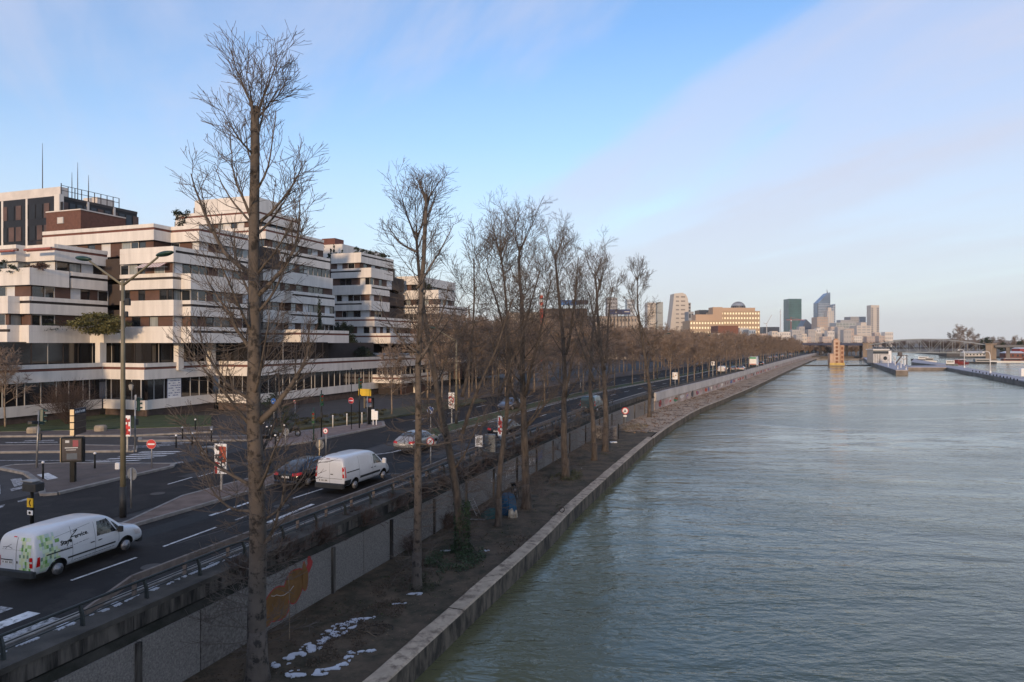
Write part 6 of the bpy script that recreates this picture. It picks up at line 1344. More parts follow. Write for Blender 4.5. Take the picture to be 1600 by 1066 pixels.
for i, (px, py) in enumerate(((757, 806), (763, 800), (770, 808))): P = G(px, py, ZL); m = MB(); m.ball((P.x, P.y, ZL+.13), .24, 6, .6); m.v = [(x+rr.uniform(-.03, .03), y+rr.uniform(-.03, .03), max(ZL, z+rr.uniform(-.03, .03))) for x, y, z in m.v]; one(m, 'rubbish_bag', M('bag_dark', (.02, .019, .022), .6, .4, 6), 'dark rubbish bag on the quay by the tarpaulin', 'rubbish bag', 'dark rubbish bags', True)
# graffiti-covered concrete block across the quay
P = G(960, 686, ZL); u, off = qinv(P); az = qang(u); gb = thing('concrete_block', 'grey concrete block painted with dark letters across the quay', 'concrete block', q3(u, 4.7, ZL), az)
m = MB(); m.bbox(-.35, -.9, -.1, .35, 1.55, 1.45, .04); bk = m.build('block', M('block_concrete', (.20, .18, .165), .9, .25, 2, .3, 20), gb)
m = MB(); put_text(m, 'HOPE', .72, (-.356, 1.35, .70), (0, -1, 0), (0, 0, 1), bold=.01); m.tube([(-.36, 1.2-k*.22, .12+.45*((k*7) % 5)/5) for k in range(9)], .035, 4); m.build('painted_letters', gm['dark'], bk)
m = MB(); m.bar((.1, -1.0, 0), (-.1, -1.05, 1.75), .10, .10); m.build('end_post', black_p, gb)
P = G(959, 692, ZL); one(MB().bbox(P.x-.4, P.y-.2, ZL, P.x+.35, P.y+.2, ZL+.12, .02), 'slab', white_p, 'small white slab lying before the painted block', 'slab')
for i in range(7):
    px, py = ((978, 672), (992, 665), (1003, 664), (1012, 676), (985, 676), (997, 671), (1022, 662))[i]; P = G(px, py, ZL); m = MB(); a = rr.uniform(0, 3); m.bar(P+Vector((-.7*cos(a), -.7*sin(a), .08)), P+Vector((.7*cos(a), .7*sin(a), .12+.1*rr.random())), .14, .08); one(m, 'driftwood', M('driftwood', (.15, .125, .10), .95, .3, 3), 'driftwood piece on the quay beyond the painted block', 'driftwood', 'driftwood on the quay')
# mooring rings and a cable loop on the earth
P = G(878, 800, ZL+.28); m = MB(); m.tube([(P.x+cos(t)*.16, P.y, ZL+.42+sin(t)*.16) for t in [2*pi*i/16 for i in range(17)]], .03, 6); one(m, 'mooring_ring', M('rusty_iron', (.05, .035, .028), .8, .3, 6), 'iron mooring ring on the coping stones', 'mooring ring')
m = MB(); c = G(590, 985, ZL); m.tube([(c.x+.55*cos(t)*(1+.1*sin(3*t)), c.y+.45*sin(t), ZL+.03+.03*sin(2*t)) for t in [5.0*i/24 for i in range(25)]], .014, 5); one(m, 'cable', black_p, 'thin dark cable looped on the bare earth', 'cable')
for i, (a, b) in enumerate((((452, 1000), (482, 927)), ((560, 985), (588, 1000)))):
    A_ = G(*a, ZL); B_ = Vector(q3(qinv(G(495, 975, ZL))[0], WALL-.05, -.95)) if i == 0 else G(*b, ZL)+Vector((0, 0, .1)); m = MB(); m.tube([tuple(A_), tuple((A_+B_)/2+Vector((.03, 0, .05))), tuple(B_)], [.02, .017, .012], 5); one(m, 'stick', M('dry_stick', (.17, .12, .075), .9, .3, 4), ['long dry stick leaning on the painted wall', 'short dry stick lying near the cable'][i], 'stick')
# ================================================================== LOCK, WEIR AND BRIDGE ON THE RIVER
steel = M('bridge_steel', (.36, .38, .38), .6, .15, .2); pierm = M('pier_stone', (.30, .23, .17), .9, .12, .2); wallc = M('lock_concrete', (.20, .17, .145), .9, .25, .3); deckc = M('lock_deck', (.36, .34, .36), .85, .15, .2); darkw = M('wet_wall', (.035, .030, .026), .7, .3, .4)
def W3(px, py, z=ZW): return G(px, py, z)
# orange sluice tower with its stepped outline and openings
P = W3(1306, 572); ot = thing('sluice_tower', 'orange sluice tower with stacked openings standing in the weir', 'tower', P, radians(-8)); m = MB()
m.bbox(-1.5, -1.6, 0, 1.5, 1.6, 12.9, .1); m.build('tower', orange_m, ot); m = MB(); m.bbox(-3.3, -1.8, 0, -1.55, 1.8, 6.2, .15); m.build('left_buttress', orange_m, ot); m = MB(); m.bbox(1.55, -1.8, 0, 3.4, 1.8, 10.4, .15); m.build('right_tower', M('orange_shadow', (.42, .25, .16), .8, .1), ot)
for i in range(6): m = MB(); m.bbox(-.55, -1.66, 1.4+i*1.85, .55, -1.61, 2.5+i*1.85, .04); m.build('opening', M('opening_dark', (.20, .09, .05), .9, .1), ot)
for i in range(4): m = MB(); m.bbox(2.0, -1.86, 1.6+i*2.2, 2.9, -1.81, 2.9+i*2.2, .04); m.build('opening', M('opening_dark', (), 0), ot)
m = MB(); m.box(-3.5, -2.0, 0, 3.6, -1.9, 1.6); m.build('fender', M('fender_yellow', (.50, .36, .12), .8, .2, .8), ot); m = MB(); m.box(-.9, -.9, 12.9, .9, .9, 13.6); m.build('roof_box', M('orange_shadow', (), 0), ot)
m = MB(); m.bbox(-4.2, -3, -.8, 4.4, 3, .35, .2); m.build('pier', wallc, ot)
def beam(name, label, cat, pts, w, z0, z1, mat): 
    m = MB()
    for a, b in zip(pts, pts[1:]): m.hexa([(p.x+o.x, p.y+o.y, z) for z in (z0, z1) for p, o in ((a, Vector((0, -w/2))), (b, Vector((0, -w/2))), (b, Vector((0, w/2))), (a, Vector((0, w/2))))])
    return one(m, name, mat, label, cat)
beam('weir_gate', 'dark low weir bar between the left bank and the orange tower', 'weir', [W3(1222, 571.5), W3(1300, 572)], 1.2, ZW-1, ZW+.5, darkw)
beam('weir_gate', 'dark low weir bar between the orange tower and the lock island', 'weir', [W3(1312, 572), W3(1362, 571.5)], 1.2, ZW-1, ZW+.5, darkw)
beam('weir_gate', 'farther weir bar behind the orange tower', 'weir', [W3(1250, 562.5), W3(1351, 562.5)], 1.5, ZW-1, ZW+.9, wallc)
def quay_island(label, px, top, name='lock_island', h=1.8):
    poly = [W3(x, y)[:2] for x, y in px]; cx = sum(p[0] for p in poly)/len(poly); cy = sum(p[1] for p in poly)/len(poly); r = thing(name, label, 'lock island', (cx, cy, ZW)); m = MB(); m.prism([(p[0]-cx, p[1]-cy) for p in poly], -1, h-.25); m.build('wall', wallc, r)
    m = MB(); q = [((p[0]-cx)*1.0, (p[1]-cy)*1.0) for p in poly]; m.prism(q, h-.25, h); m.build('deck', top, r); return r
ZI = ZW+1.8
quay_island('concrete lock island with the keeper house and white poles', [(1359, 571), (1400, 586), (1419, 586), (1419.5, 577), (1385, 567), (1364, 563), (1349, 563)], deckc)
quay_island('long inner lock wall running towards the bridge', [(1424, 570.5), (1462, 575.5), (1478, 576), (1478, 573.5), (1445, 568.5), (1428, 565)], deckc, 'lock_wall', 1.6)
quay_island('curving outer guide wall reaching towards the right edge', [(1418, 579), (1480, 579), (1500, 583), (1640, 611), (1640, 604), (1540, 585), (1500, 577.5), (1480, 575.5), (1418, 576)], deckc, 'guide_wall', 1.3)
# keeper house
P = G(1375, 567, ZI); kh = thing('lock_house', 'white lock-keeper house with a round window and flat roof', 'lock house', P, radians(4)); m = MB(); m.bbox(-5, -2.6, 0, 2.6, 2.6, 6.4, .08); m.build('wall', M('house_grey', (.36, .35, .34), .8, .1), kh)
m = MB(); m.bbox(-1.8, -3.4, 0, 2.9, -2.65, 4.0, .08); m.build('front_bay', M('bay_white', (.5, .48, .46), .7, .1), kh); m = MB(); m.disc((.5, -3.45, 2.3), (0, 1, 0), .95, 22, .08); m.build('round_window', glassm, kh)
m = MB(); m.box(-5.4, -3.1, 6.4, 3.0, 3.0, 6.75); m.build('roof', white_p, kh); m = MB(); m.box(-5.1, -2.7, 4.5, 2.7, -2.63, 5.7); m.build('window_strip', glassm, kh); m = MB(); m.box(3.2, -1.5, 0, 4.9, 1.5, 5.9); m.build('side_block', white_p, kh)
m = MB(); [m.box(-4.8+i*1.2, -2.66, 0, -4.65+i*1.2, -2.61, 4.4) for i in range(3)]; m.build('pilaster', white_p, kh)
r = random.Random(2)
for i, (px, py, h) in enumerate(((1388, 573, 4.5), (1399, 571, 4.2), (1397, 568, 4), (1413, 572, 4.5), (1415, 570, 4.3), (1408, 575, 3.8), (1410, 569, 4), (1403, 577, 1.4), (1416, 578, 1.2))):
    P = G(px, py, ZI); t = thing('lock_mast', 'slim white mast on the lock island', 'mast', P, 0, 'white masts on the lock island'); m = MB(); m.tube([(0, 0, 0), (0, 0, h)], [.16, .10], 6); m.build('pole', white_p, t); m = MB(); m.bbox(-.25, -.2, h*.55, .25, .2, h*.55+.5, .03); m.build('box', M('mast_box', (.4, .38, .36), .7, .1), t)
m = MB(); P = G(1406, 570, ZI); m.bar(P+Vector((-2, 0, .2)), P+Vector((1, 0, 4.2)), .4, .5); m.bar(P+Vector((-1.2, 0, 4)), P+Vector((3.4, 0, 4.2)), .3, .4); m.bar(P+Vector((3.2, 0, 0)), P+Vector((3.2, 0, 4.2)), .3, .3); m.bbox(P.x-.7, P.y-.6, P.z+4.2, P.x+.9, P.y+.6, P.z+5.6, .1); one(m, 'lock_gate_machine', M('machine_dark', (.10, .085, .08), .8, .2, .6), 'dark lock gate machinery beside the white masts', 'machinery')
for px, py, lab in ((1507, 575, 'white curved lamp on the guide wall before the red boat'), (1547.5, 583, 'white curved lamp on the guide wall before the stone pier')):
    P = W3(px, py, ZW+1.3); t = thing('quay_lamp', lab, 'quay lamp', P); h = 7.6 if px < 1520 else 7.4; m = MB(); m.tube([(0, 0, 0), (0, 0, h*.8), (-.3, 0, h*.95), (-1.4, 0, h), (-2.2, 0, h*.97)], [.14, .11, .09, .08, .07], 6); m.build('pole', white_p, t, True); m = MB(); m.bbox(-2.7, -.12, h*.94, -2.0, .12, h*.985, .03); m.build('lamp_head', white_p, t); m = MB(); m.bbox(-.22, -.22, 0, .22, .22, .8, .03); m.build('base', white_p, t)
P = W3(1598, 588, ZW+1.3); one(MB().bbox(P.x-.8, P.y-.6, P.z, P.x+1.6, P.y+.6, P.z+2.4, .1), 'signal_kiosk', white_p, 'small white kiosk at the end of the guide wall', 'kiosk')
r = random.Random(9)
for i in range(14): t_ = i/13; P = W3(1520+t_*70, 580.5+t_*14.5+r.uniform(-.5, .8), ZW+1.3); one(MB().tube([(P.x, P.y, P.z), (P.x, P.y, P.z+.35), (P.x, P.y, P.z+.5)], [.16, .14, .20], 7), 'mooring_bollard', black_p, 'small dark mooring bollard along the curving guide wall', 'bollard', 'mooring bollards on the guide wall')
# boats
def boat(px, py, L, Wd, az, label, hull, cabin, group=None):
    P = W3(px, py); b_ = thing('boat', label, 'boat', P, az, group); m = MB(); n = 9; rows = []
    for i in range(n): t = i/(n-1); w = Wd/2*(1-max(0, (t-.6)/.4)**2*.92); x = (t-.5)*L; sh = .9+.35*max(0, t-.55); m.v += [(x, -w, sh), (x, -w*.75, -.3), (x, w*.75, -.3), (x, w, sh)]
    for i in range(n-1):
        for j in range(3): m.f.append((i*4+j, i*4+j+1, i*4+5+j, i*4+4+j)); m.m.append(0)
        m.f.append((i*4+3, i*4, i*4+4, i*4+7)); m.m.append(0)
    m.f += [(0, 3, 2, 1), (n*4-4, n*4-3, n*4-2, n*4-1)]; m.m += [0, 0]; m.build('hull', hull, b_); m = MB(); m.bbox(-L*.32, -Wd*.36, .9, L*.15, Wd*.36, 2.4, .12); c = m.build('cabin', cabin, b_)
    for sg in (-1, 1): m = MB(); m.box(-L*.28, sg*(Wd*.36+.005), 1.5, L*.11, sg*(Wd*.36+.03), 2.05); m.build('cabin_window', glassm, c)
    m = MB(); m.box(-L*.34, -Wd*.40, 2.4, L*.17, Wd*.40, 2.52); m.build('cabin_roof', white_p, c); return b_
boat(1502, 569, 10, 3.6, .2, 'red boat with a white cabin roof moored behind the guide wall', M('boat_red', (.20, .03, .028), .5, .15), M('boat_red', (), 0))
boat(1440, 563.5, 12, 3.4, 2.6, 'dark boat moored along the inner lock wall, next to the bridge', M('boat_dark', (.04, .042, .05), .5, .2), white_p)
boat(1450, 566, 9, 3.2, 2.6, 'white cabin boat moored along the inner lock wall', white_p, M('cabin_grey', (.3, .3, .3), .6, .1))
boat(1482, 571, 8, 3.0, 2.7, 'grey cabin boat at the tip of the inner lock wall', M('boat_grey', (.16, .17, .18), .5, .2), white_p)
boat(1530, 568, 16, 4.2, 2.9, 'low dark barge along the opposite bank', M('boat_dark', (), 0), M('cabin_grey', (), 0)); boat(1575, 566.5, 20, 4.6, 3.0, 'long white barge along the opposite bank', white_p, M('cabin_brown', (.13, .05, .04), .7, .2)); boat(1600, 562, 14, 4.2, 3.0, 'brown houseboat at the opposite bank', M('cabin_brown', (), 0), white_p)
boat(1254, 562.5, 8, 3, .6, 'small dark boat at the left bank before the weir', M('boat_dark', (), 0), M('boat_dark', (), 0))
# steel truss bridge between two stone piers
A_ = AT(1356, 490, ZW); B_ = AT(1549, 423, ZW); ax = (B_-A_); L = Vector((ax.x, ax.y, 0)).length; az = atan2(ax.y, ax.x)
tb_ = thing('truss_bridge', 'grey arched steel truss footbridge between two stone piers', 'bridge', A_, az); n = 11; zd = 1.6+3.5
def zt_(t): return zd+1.9+5.6*sin(pi*t)**.8
zmid = ZP(530, 455)-ZW
def zt_(t): return zd+(4.6+(zmid-zd-4.6)*sin(pi*min(1, max(0, t)))**.9)
for yo in (-1.6, 1.6):
    for i in range(n):
        a, b = i/n, (i+1)/n; m = MB(); m.bar((a*L, yo, zt_(a)), (b*L, yo, zt_(b)), .24, .30); m.build('top_chord', steel, tb_); m = MB(); m.bar((a*L, yo, zd), (b*L, yo, zd), .32, .5); m.build('bottom_chord', steel, tb_)
        m = MB(); m.bar((b*L, yo, zd), (b*L, yo, zt_(b)), .15, .15); m.build('vertical', steel, tb_); m = MB()
        if a < .5: m.bar((a*L, yo, zt_(a)), (b*L, yo, zd), .17, .17)
        else: m.bar((a*L, yo, zd), (b*L, yo, zt_(b)), .17, .17)
        m.build('diagonal', steel, tb_)
m = MB(); m.box(0, -1.5, zd-.35, L, 1.5, zd-.1); m.build('deck', M('bridge_deck', (.12, .12, .12), .8, .1), tb_)
m = MB(); [m.tube([(i*L/26, yo, zd-.1), (i*L/26, yo, zd+1)], .05, 4) for i in range(27) for yo in (-1.45, 1.45)]; m.tube([(0, -1.45, zd+1), (L, -1.45, zd+1)], .06, 4); m.build('handrail', steel, tb_)
for Q, h, lab in ((A_, 11.0, 'stone bridge pier rising from the lock island'), (B_, 10.6, 'stone bridge pier near the opposite bank')):
    p_ = thing('bridge_pier', lab, 'bridge pier', Q, az); m = MB(); m.bbox(-1.9, -3.2, -1, 1.6, 3.2, h, .25); m.build('shaft', pierm, p_); m = MB(); m.bbox(-2.2, -3.5, h, 1.9, 3.5, h+.6, .1); m.build('cap', pierm, p_); m = MB(); m.bbox(-2.6, -4, -1, 2.3, 4, 1.4, .4); m.build('footing', wallc, p_)
# girder approach to the left bank and an abutment on the right
E_ = AT(1256, 560, ZW); ax2 = (A_-E_); L2 = Vector((ax2.x, ax2.y, 0)).length
gb_ = thing('girder_bridge', 'low blue-grey girder bridge from the left bank to the first pier', 'bridge', E_, atan2(ax2.y, ax2.x)); m = MB(); m.box(0, -1.6, 9.6, L2-2, 1.6, 11.4); m.build('girder', M('girder_blue', (.10, .105, .15), .6, .15, .1), gb_)
for i in range(5): m = MB(); m.bbox(L2*(.1+.2*i)-.3, -1.0, -1, L2*(.1+.2*i)+.3, 1.0, 9.6, .1); m.build('pier', darkw, gb_)
E2 = AT(1640, 400, ZW); ax3 = E2-B_; gb2 = thing('girder_bridge', 'grey girder continuing from the right pier over the opposite bank', 'bridge', B_, atan2(ax3.y, ax3.x)); L3 = Vector((ax3.x, ax3.y, 0)).length; m = MB(); m.box(2.4, -1.6, 8.8, L3, 1.6, 10.3); m.build('girder', M('girder_grey', (.17, .165, .165), .7, .1, .1), gb2)
for i in range(3): m = MB(); m.bbox(8+i*14, -1, 0, 9.6+i*14, 1, 8.8, .1); m.build('pier', wallc, gb2)
# opposite bank buildings under the bridge
r = random.Random(21)
def shed(px, Y, w, d, h, label, mat, roofm, zb=-2.2, name='bank_building', cat='building'):
    P = AT(px, Y, zb); b_ = thing(name, label, cat, P, radians(r.uniform(-12, 12))); m = MB(); m.box(-w/2, -d/2, 0, w/2, d/2, h); wl_ = m.build('wall', mat, b_); m = MB(); m.hexa([(-w/2-.3, -d/2-.3, h), (w/2+.3, -d/2-.3, h), (w/2+.3, d/2+.3, h), (-w/2-.3, d/2+.3, h), (-w/2+1, -.3, h+1.3), (w/2-1, -.3, h+1.3), (w/2-1, .3, h+1.3), (-w/2+1, .3, h+1.3)]); m.build('roof', roofm, b_)
    k = max(2, int(w/2.5))
    for i in range(k): x = -w/2+(i+.5)*w/k; m = MB(); m.box(x-.5, -d/2-.05, h*.35, x+.5, -d/2-.005, h*.75); m.build('window', glassm, b_)
    return b_
brk = M('bank_brick', (.155, .060, .045), .85, .2, .4); pale_w = M('pale_render', (.46, .43, .40), .85, .1, .2); greyroof = M('zinc_roof', (.27, .28, .30), .6, .15, .2)
shed(1582, 455, 12, 7, 3.4, 'brick boathouse with a snowy roof on the opposite bank', brk, snow_m); shed(1597, 470, 9, 7, 6.2, 'taller red house behind the brick boathouse', M('red_render', (.30, .05, .05), .8, .1), snow_m)
shed(1520, 520, 16, 6, 2.6, 'low glazed pavilion on the opposite bank under the truss', pale_w, snow_m)
P = AT(1500, 560, -3.2); m = MB(); m.box(P.x-14, P.y-5, -3.3, P.x+20, P.y+5, 1.8); one(m, 'lock_office', M('office_dark', (.07, .065, .065), .6, .2), 'long dark glazed office under the right end of the truss', 'building')
# ================================================================== THE SKYLINE
def tower(name, label, px0, px1, ytop, Y, d, mat, zb=-3, cols=0, rows=0, wm=None, roof=None, ww=.6, wh=.5, shape=None, rz=0, wr=1.0):
    x0 = (px0-800)/F*Y; x1 = (px1-800)/F*Y; h = ZP(ytop, Y)-zb; w = x1-x0
    b_ = thing(name, label, 'building', ((x0+x1)/2, Y, zb), rz); m = MB()
    if shape: m.v, m.f = shape(w, d, h); m.m = [0]*len(m.f)
    else: m.box(-w/2, 0, 0, w/2, d, h)
    wl_ = m.build('wall', mat, b_)
    for i in range(cols):
        for j in range(rows):
            cw_, rh = w/cols, h/rows*wr; x = -w/2+(i+.5)*cw_; z = h-(j+.55)*rh
            m = MB(); m.box(x-cw_*ww/2, -.12, z-rh*wh/2, x+cw_*ww/2, -.02, z+rh*wh/2); m.build('window', wm or glassm, b_)
    if roof: m = MB(); m.box(-w*roof[0], d*.2, h, w*roof[1], d*.8, h+roof[2]); m.build('roof_block', roof[3] if len(roof) > 3 else mat, b_)
    return b_
hz_white = M('tower_white', (.52, .47, .42), .8, .06, .02); hz_grey = M('tower_grey', (.30, .30, .31), .7, .12, .02); beige = M('office_beige', (.40, .29, .20), .8, .05, .02); sunwin = M('sun_glow_window', (.6, .5, .35), .4, .05, .1, emit=((1, .80, .48), .38))  # sunwin: emission stands in for low sun reflected in the office panes
bluegl = M('tower_glass', (.16, .21, .28), .25, .25, .02, metal=.4); greengl = M('green_glass', (.030, .085, .085), .3, .35, .03); palegl = M('pale_glass', (.35, .38, .42), .4, .15, .02, metal=.3); darkgl = M('dark_glass', (.03, .035, .05), .3, .2, .02)
Yb = 640
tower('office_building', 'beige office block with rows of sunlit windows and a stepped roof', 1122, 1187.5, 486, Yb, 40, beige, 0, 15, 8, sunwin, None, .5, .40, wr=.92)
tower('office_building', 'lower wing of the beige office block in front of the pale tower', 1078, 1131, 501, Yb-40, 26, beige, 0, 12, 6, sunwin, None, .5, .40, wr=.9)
tower('office_building', 'beige stair tower joining the office wings', 1114, 1129, 480, Yb-16, 14, M('office_beige_plain', (.44, .31, .22), .8, .06, .02), 0); tower('office_building', 'blank beige roof storey of the sunlit office block', 1129, 1180, 481, Yb+12, 20, M('office_beige_plain', (), 0), 0)
tower('office_building', 'pale roof storey on the lower office wing', 1087, 1114, 491.5, Yb-28, 14, M('office_beige_plain', (), 0), 0)
# dome
P = AT(1153.5, Yb+70, ZP(482, Yb+70)); dm = thing('dome', 'glass dome with arched ribs behind the beige office block', 'dome', (P.x, P.y, 0)); R = 11*(Yb+70)/F
for i in range(9):
    a = pi*i/9; m = MB(); m.tube([(R*cos(a)*cos(e), R*sin(a)*cos(e), P.z+R*.95*sin(e)) for e in [pi*k/14 for k in range(15)]], .18, 4); m.build('rib', M('dome_steel', (.25, .26, .28), .6, .1), dm)
m = MB(); m.tube([(0, 0, P.z+R*.9*sin(pi/2*k/8)) for k in range(9)], [max(.01, R*.93*cos(pi/2*k/8)) for k in range(9)], 20); m.build('glass', palegl, dm); m = MB(); m.tube([(0, 0, 0), (0, 0, P.z+1)], R*.95, 16); m.build('drum', hz_grey, dm); m = MB(); m.tube([(0, 0, P.z+.5), (0, 0, P.z+R*.35)], R*.97, 20); m.build('dark_band', darkgl, dm)
tower('brick_building', 'brown brick building before the sunlit office block', 1122, 1154, 509, Yb-150, 18, M('far_brick', (.17, .075, .052), .85, .12, .1), 0); tower('brick_building', 'narrow pale building front among the far trees', 1114, 1129, 521, Yb-190, 12, hz_white, 0, 3, 4, glassm, None, .5, .4)
tower('apartment_house', 'white and glass house beside the brick building', 1156, 1170, 512, Yb-130, 14, hz_white, 0, 2, 5, palegl); tower('apartment_house', 'blue-grey glazed house edge behind the far trees', 1170, 1181, 515, Yb-150, 12, palegl, 0, 3, 5, bluegl)
# pale tower with rounded shoulder
def shoulder(w, d, h):
    P2 = [(-w/2*1.1, 0), (w/2, 0), (w/2, h*.80), (w*.46, h*.90), (w*.36, h*.97), (w*.18, h), (-w*.25, h*.985), (-w*.30, h*.82), (-w*.42, h*.5)]
    v = [(x, 0, z) for x, z in P2]+[(x, d, z) for x, z in P2]; n = len(P2); return v, [tuple(range(n)), tuple(range(2*n-1, n-1, -1))]+[(i, n+i, n+(i+1) % n, (i+1) % n) for i in range(n)]
pt = tower('tower_block', 'pale tower block with a rounded top and balcony slots', 1046, 1076, 457.5, 800, 20, hz_white, 0, shape=shoulder)
h = ZP(457.5, 800); w = 30/F*800
for i in range(11):
    z = h*.93-i*h*.075
    for x in ((.10, .32), (-.16, .0)): m = MB(); m.box(w*x[0], -.1, z-1.0, w*x[1], -.02, z+.6); m.build('window', M('slot_grey', (.22, .20, .19), .7, .1), pt)
tower('tower_block', 'grey tower edge behind the rounded pale tower', 1075, 1079.5, 473, 900, 20, hz_grey, 0, 1, 14, darkgl)
tower('apartment_house', 'grey roof storeys beside the rounded pale tower', 1076, 1084, 487, 700, 16, hz_grey, 0, 2, 5, darkgl); tower('apartment_house', 'dark glazed storeys behind the lower office wing', 1093, 1114, 484.5, 760, 20, darkgl, 0)
tower('tower_block', 'pale twin slab tower behind the last tall tree', 1012, 1027, 473, 900, 20, hz_white, 0, 5, 16, hz_grey, None, .5, .4); tower('tower_block', 'grey striped round-edged tower behind the last tall tree', 1027, 1036, 472, 890, 16, M('tower_greenish', (.30, .32, .31), .7, .1, .05), 0, 3, 16, hz_grey, None, .6, .4)
tower('tower_block', 'grey tower seen through the bare twin trees', 949, 965, 465, 1000, 20, hz_grey, 0, 6, 14, darkgl, None, .5, .45); tower('tower_block', 'blue-grey glass tower near the advertising roof', 980, 992, 468, 1000, 18, palegl, 0, 4, 14, bluegl, None, .5, .5)
# roof advertising and chimney over the brown block
tower('brick_building', 'long brown flat-roofed block below the roof advertising', 848, 918, 482, 300, 40, M('brown_block', (.10, .070, .060), .85, .2, .1), 0, 20, 7, M('brown_block_win', (.05, .04, .04), .5, .1), None, .5, .35)
tower('brick_building', 'pale building with long roof behind the tall bare trees', 915, 1000, 494, 330, 30, M('pale_block', (.36, .31, .27), .85, .15, .1), 0, 18, 6, M('far_window', (.10, .10, .11), .4, .1), None, .5, .4)
tower('brick_building', 'low cream building far behind the street trees', 790, 850, 488, 330, 20, M('pale_block', (), 0), 0, 14, 6, M('far_window', (), 0), None, .5, .4)
def billboard(label, px0, px1, y0, y1, Y, mat, marks):
    x0 = (px0-800)/F*Y; x1 = (px1-800)/F*Y; z0 = ZP(y1, Y); z1 = ZP(y0, Y); b_ = thing('roof_billboard', label, 'billboard', ((x0+x1)/2, Y, 0)); w = x1-x0
    m = MB(); m.box(-w/2, -.3, z0, w/2, .1, z1); f = m.build('panel', mat, b_); m = MB()
    for i in range(6): x = -w/2+w*(i+.5)/6; m.bar((x, .4, z0-8), (x, .4, z1), .25, .25)
    m.build('frame', darkframe, b_)
    for (a, za, b, zb, mm) in marks: m = MB(); m.box(-w/2+a*w, -.36, z0+za*(z1-z0), -w/2+b*w, -.31, z0+zb*(z1-z0)); m.build('sign_mark', mm, f)
adb = M('billboard_blue', (.035, .125, .33), .6, .15, .2); adk = M('billboard_dark', (.035, .035, .06), .6, .2, .2); adn = M('billboard_navy', (.022, .035, .10), .6, .15, .2)
billboard('bright blue roof billboard on the brown block', 873, 901, 469, 477, 296, adb, ()); billboard('dark roof billboard beside the bright blue one', 901, 919, 469, 476, 298, adk, ())
billboard('navy roof billboard with a pale emblem', 951, 985, 483.5, 491.5, 325, adn, ((.32, .25, .36, .75, pale_w), (.72, .45, .95, .6, pale_w)))
P = AT(846, 300); ch = thing('chimney', 'red and white banded chimney behind the bare trees', 'chimney', (P.x, P.y, 0)); ht = ZP(461, 300)
for i in range(8): m = MB(); z0 = ht-1.0-(i)*1.45; m.cyl((0, 0, z0-.75), (0, 0, z0+.70), .85, 12); m.build('band', M('chimney_red', (.45, .085, .055), .8, .1) if i % 2 == 0 or i > 3 else pale_w, ch)
m = MB(); m.cyl((0, 0, 0), (0, 0, ht-11.4), .95, 12); m.build('shaft', M('chimney_red', (), 0), ch); m = MB(); m.cyl((0, 0, ht-1), (0, 0, ht+.2), .70, 12); m.build('rim', pale_w, ch)
# business-district towers
YD = 2600
tower('skyscraper', 'dark green glass skyscraper with a flat top', 1232.5, 1252.5, 467, YD, 50, greengl, -3, 8, 26, M('green_panel', (.055, .13, .125), .35, .3, .05), None, .55, .6)
def slanted(w, d, h):
    P2 = [(-w/2, 0), (w/2, 0), (w/2, h), (w*.30, h*.985), (-w/2, h*.80)]
    v = [(x, 0, z) for x, z in P2]+[(x, d, z) for x, z in P2]; n = len(P2); return v, [tuple(range(n)), tuple(range(2*n-1, n-1, -1))]+[(i, n+i, n+(i+1) % n, (i+1) % n) for i in range(n)]
gt = tower('skyscraper', 'blue glass skyscraper with a slanted top and spire', 1278, 1297.5, 457, YD+100, 40, bluegl, -3, shape=slanted); h = ZP(457, YD+100)+3; w = 19.5/F*(YD+100)
for i in range(26): m = MB(); m.box(-w/2, -.6, 6+i*h*.03, w/2-.5, -.1, 6+i*h*.03+h*.010); m.build('floor_line', palegl, gt)
m = MB(); m.tube([(w*.38, 15, h*.95), (w*.40, 15, h*1.0), (w*.36, 15, h+15)], [2.6, 2.2, .3], 6); m.build('spire', M('spire_grey', (.18, .19, .22), .6, .1), gt); m = MB(); m.box(-w/2-1.2, -1.2, 0, -w/2+1.4, 0, h*.8); m.build('edge', darkgl, gt)
tower('skyscraper', 'pale stepped glass tower in front of the spired skyscraper', 1296, 1305.5, 475, YD+60, 30, palegl, -3, 3, 18, bluegl, None, .6, .5, shape=slanted); tower('skyscraper', 'slim white tower beside the spired skyscraper', 1293, 1303, 486, YD-200, 25, hz_white, -3, 3, 16, palegl, (.3, .2, 12), .35, .6)
ww_ = tower('skyscraper', 'slender cream tower with dark vertical stripes standing apart', 1361, 1374, 477, 2000, 24, hz_white, -3)
h = ZP(477, 2000)+3; w = 13/F*2000
for x0, x1 in ((-.44, -.24), (.20, .46)):
    for i in range(20): m = MB(); z = h*.94-i*h*.046; m.box(w*x0, -.5, z-h*.036, w*x1, -.05, z); m.build('window', M('stripe_grey', (.20, .20, .22), .6, .1), ww_)
tower('office_building', 'gridded grey glass office block by the slender cream tower', 1306.5, 1337, 504.5, 1900, 40, M('grid_light', (.42, .43, .43), .7, .1, .02), -3, 6, 9, M('grid_glass', (.24, .27, .27), .3, .2, .02), (.2, .35, 8, hz_grey), .8, .72); tower('office_building', 'plain grey slab behind the gridded office block', 1329, 1353, 495, 2100, 40, hz_grey, -3, 10, 12, M('slab_win', (.22, .22, .23), .5, .1), None, .5, .4); tower('office_building', 'white stepped office block at the foot of the slender tower', 1339, 1361, 509, 1800, 40, hz_white, -3, 3, 8, hz_grey, (.1, .3, 9), .7, .45)
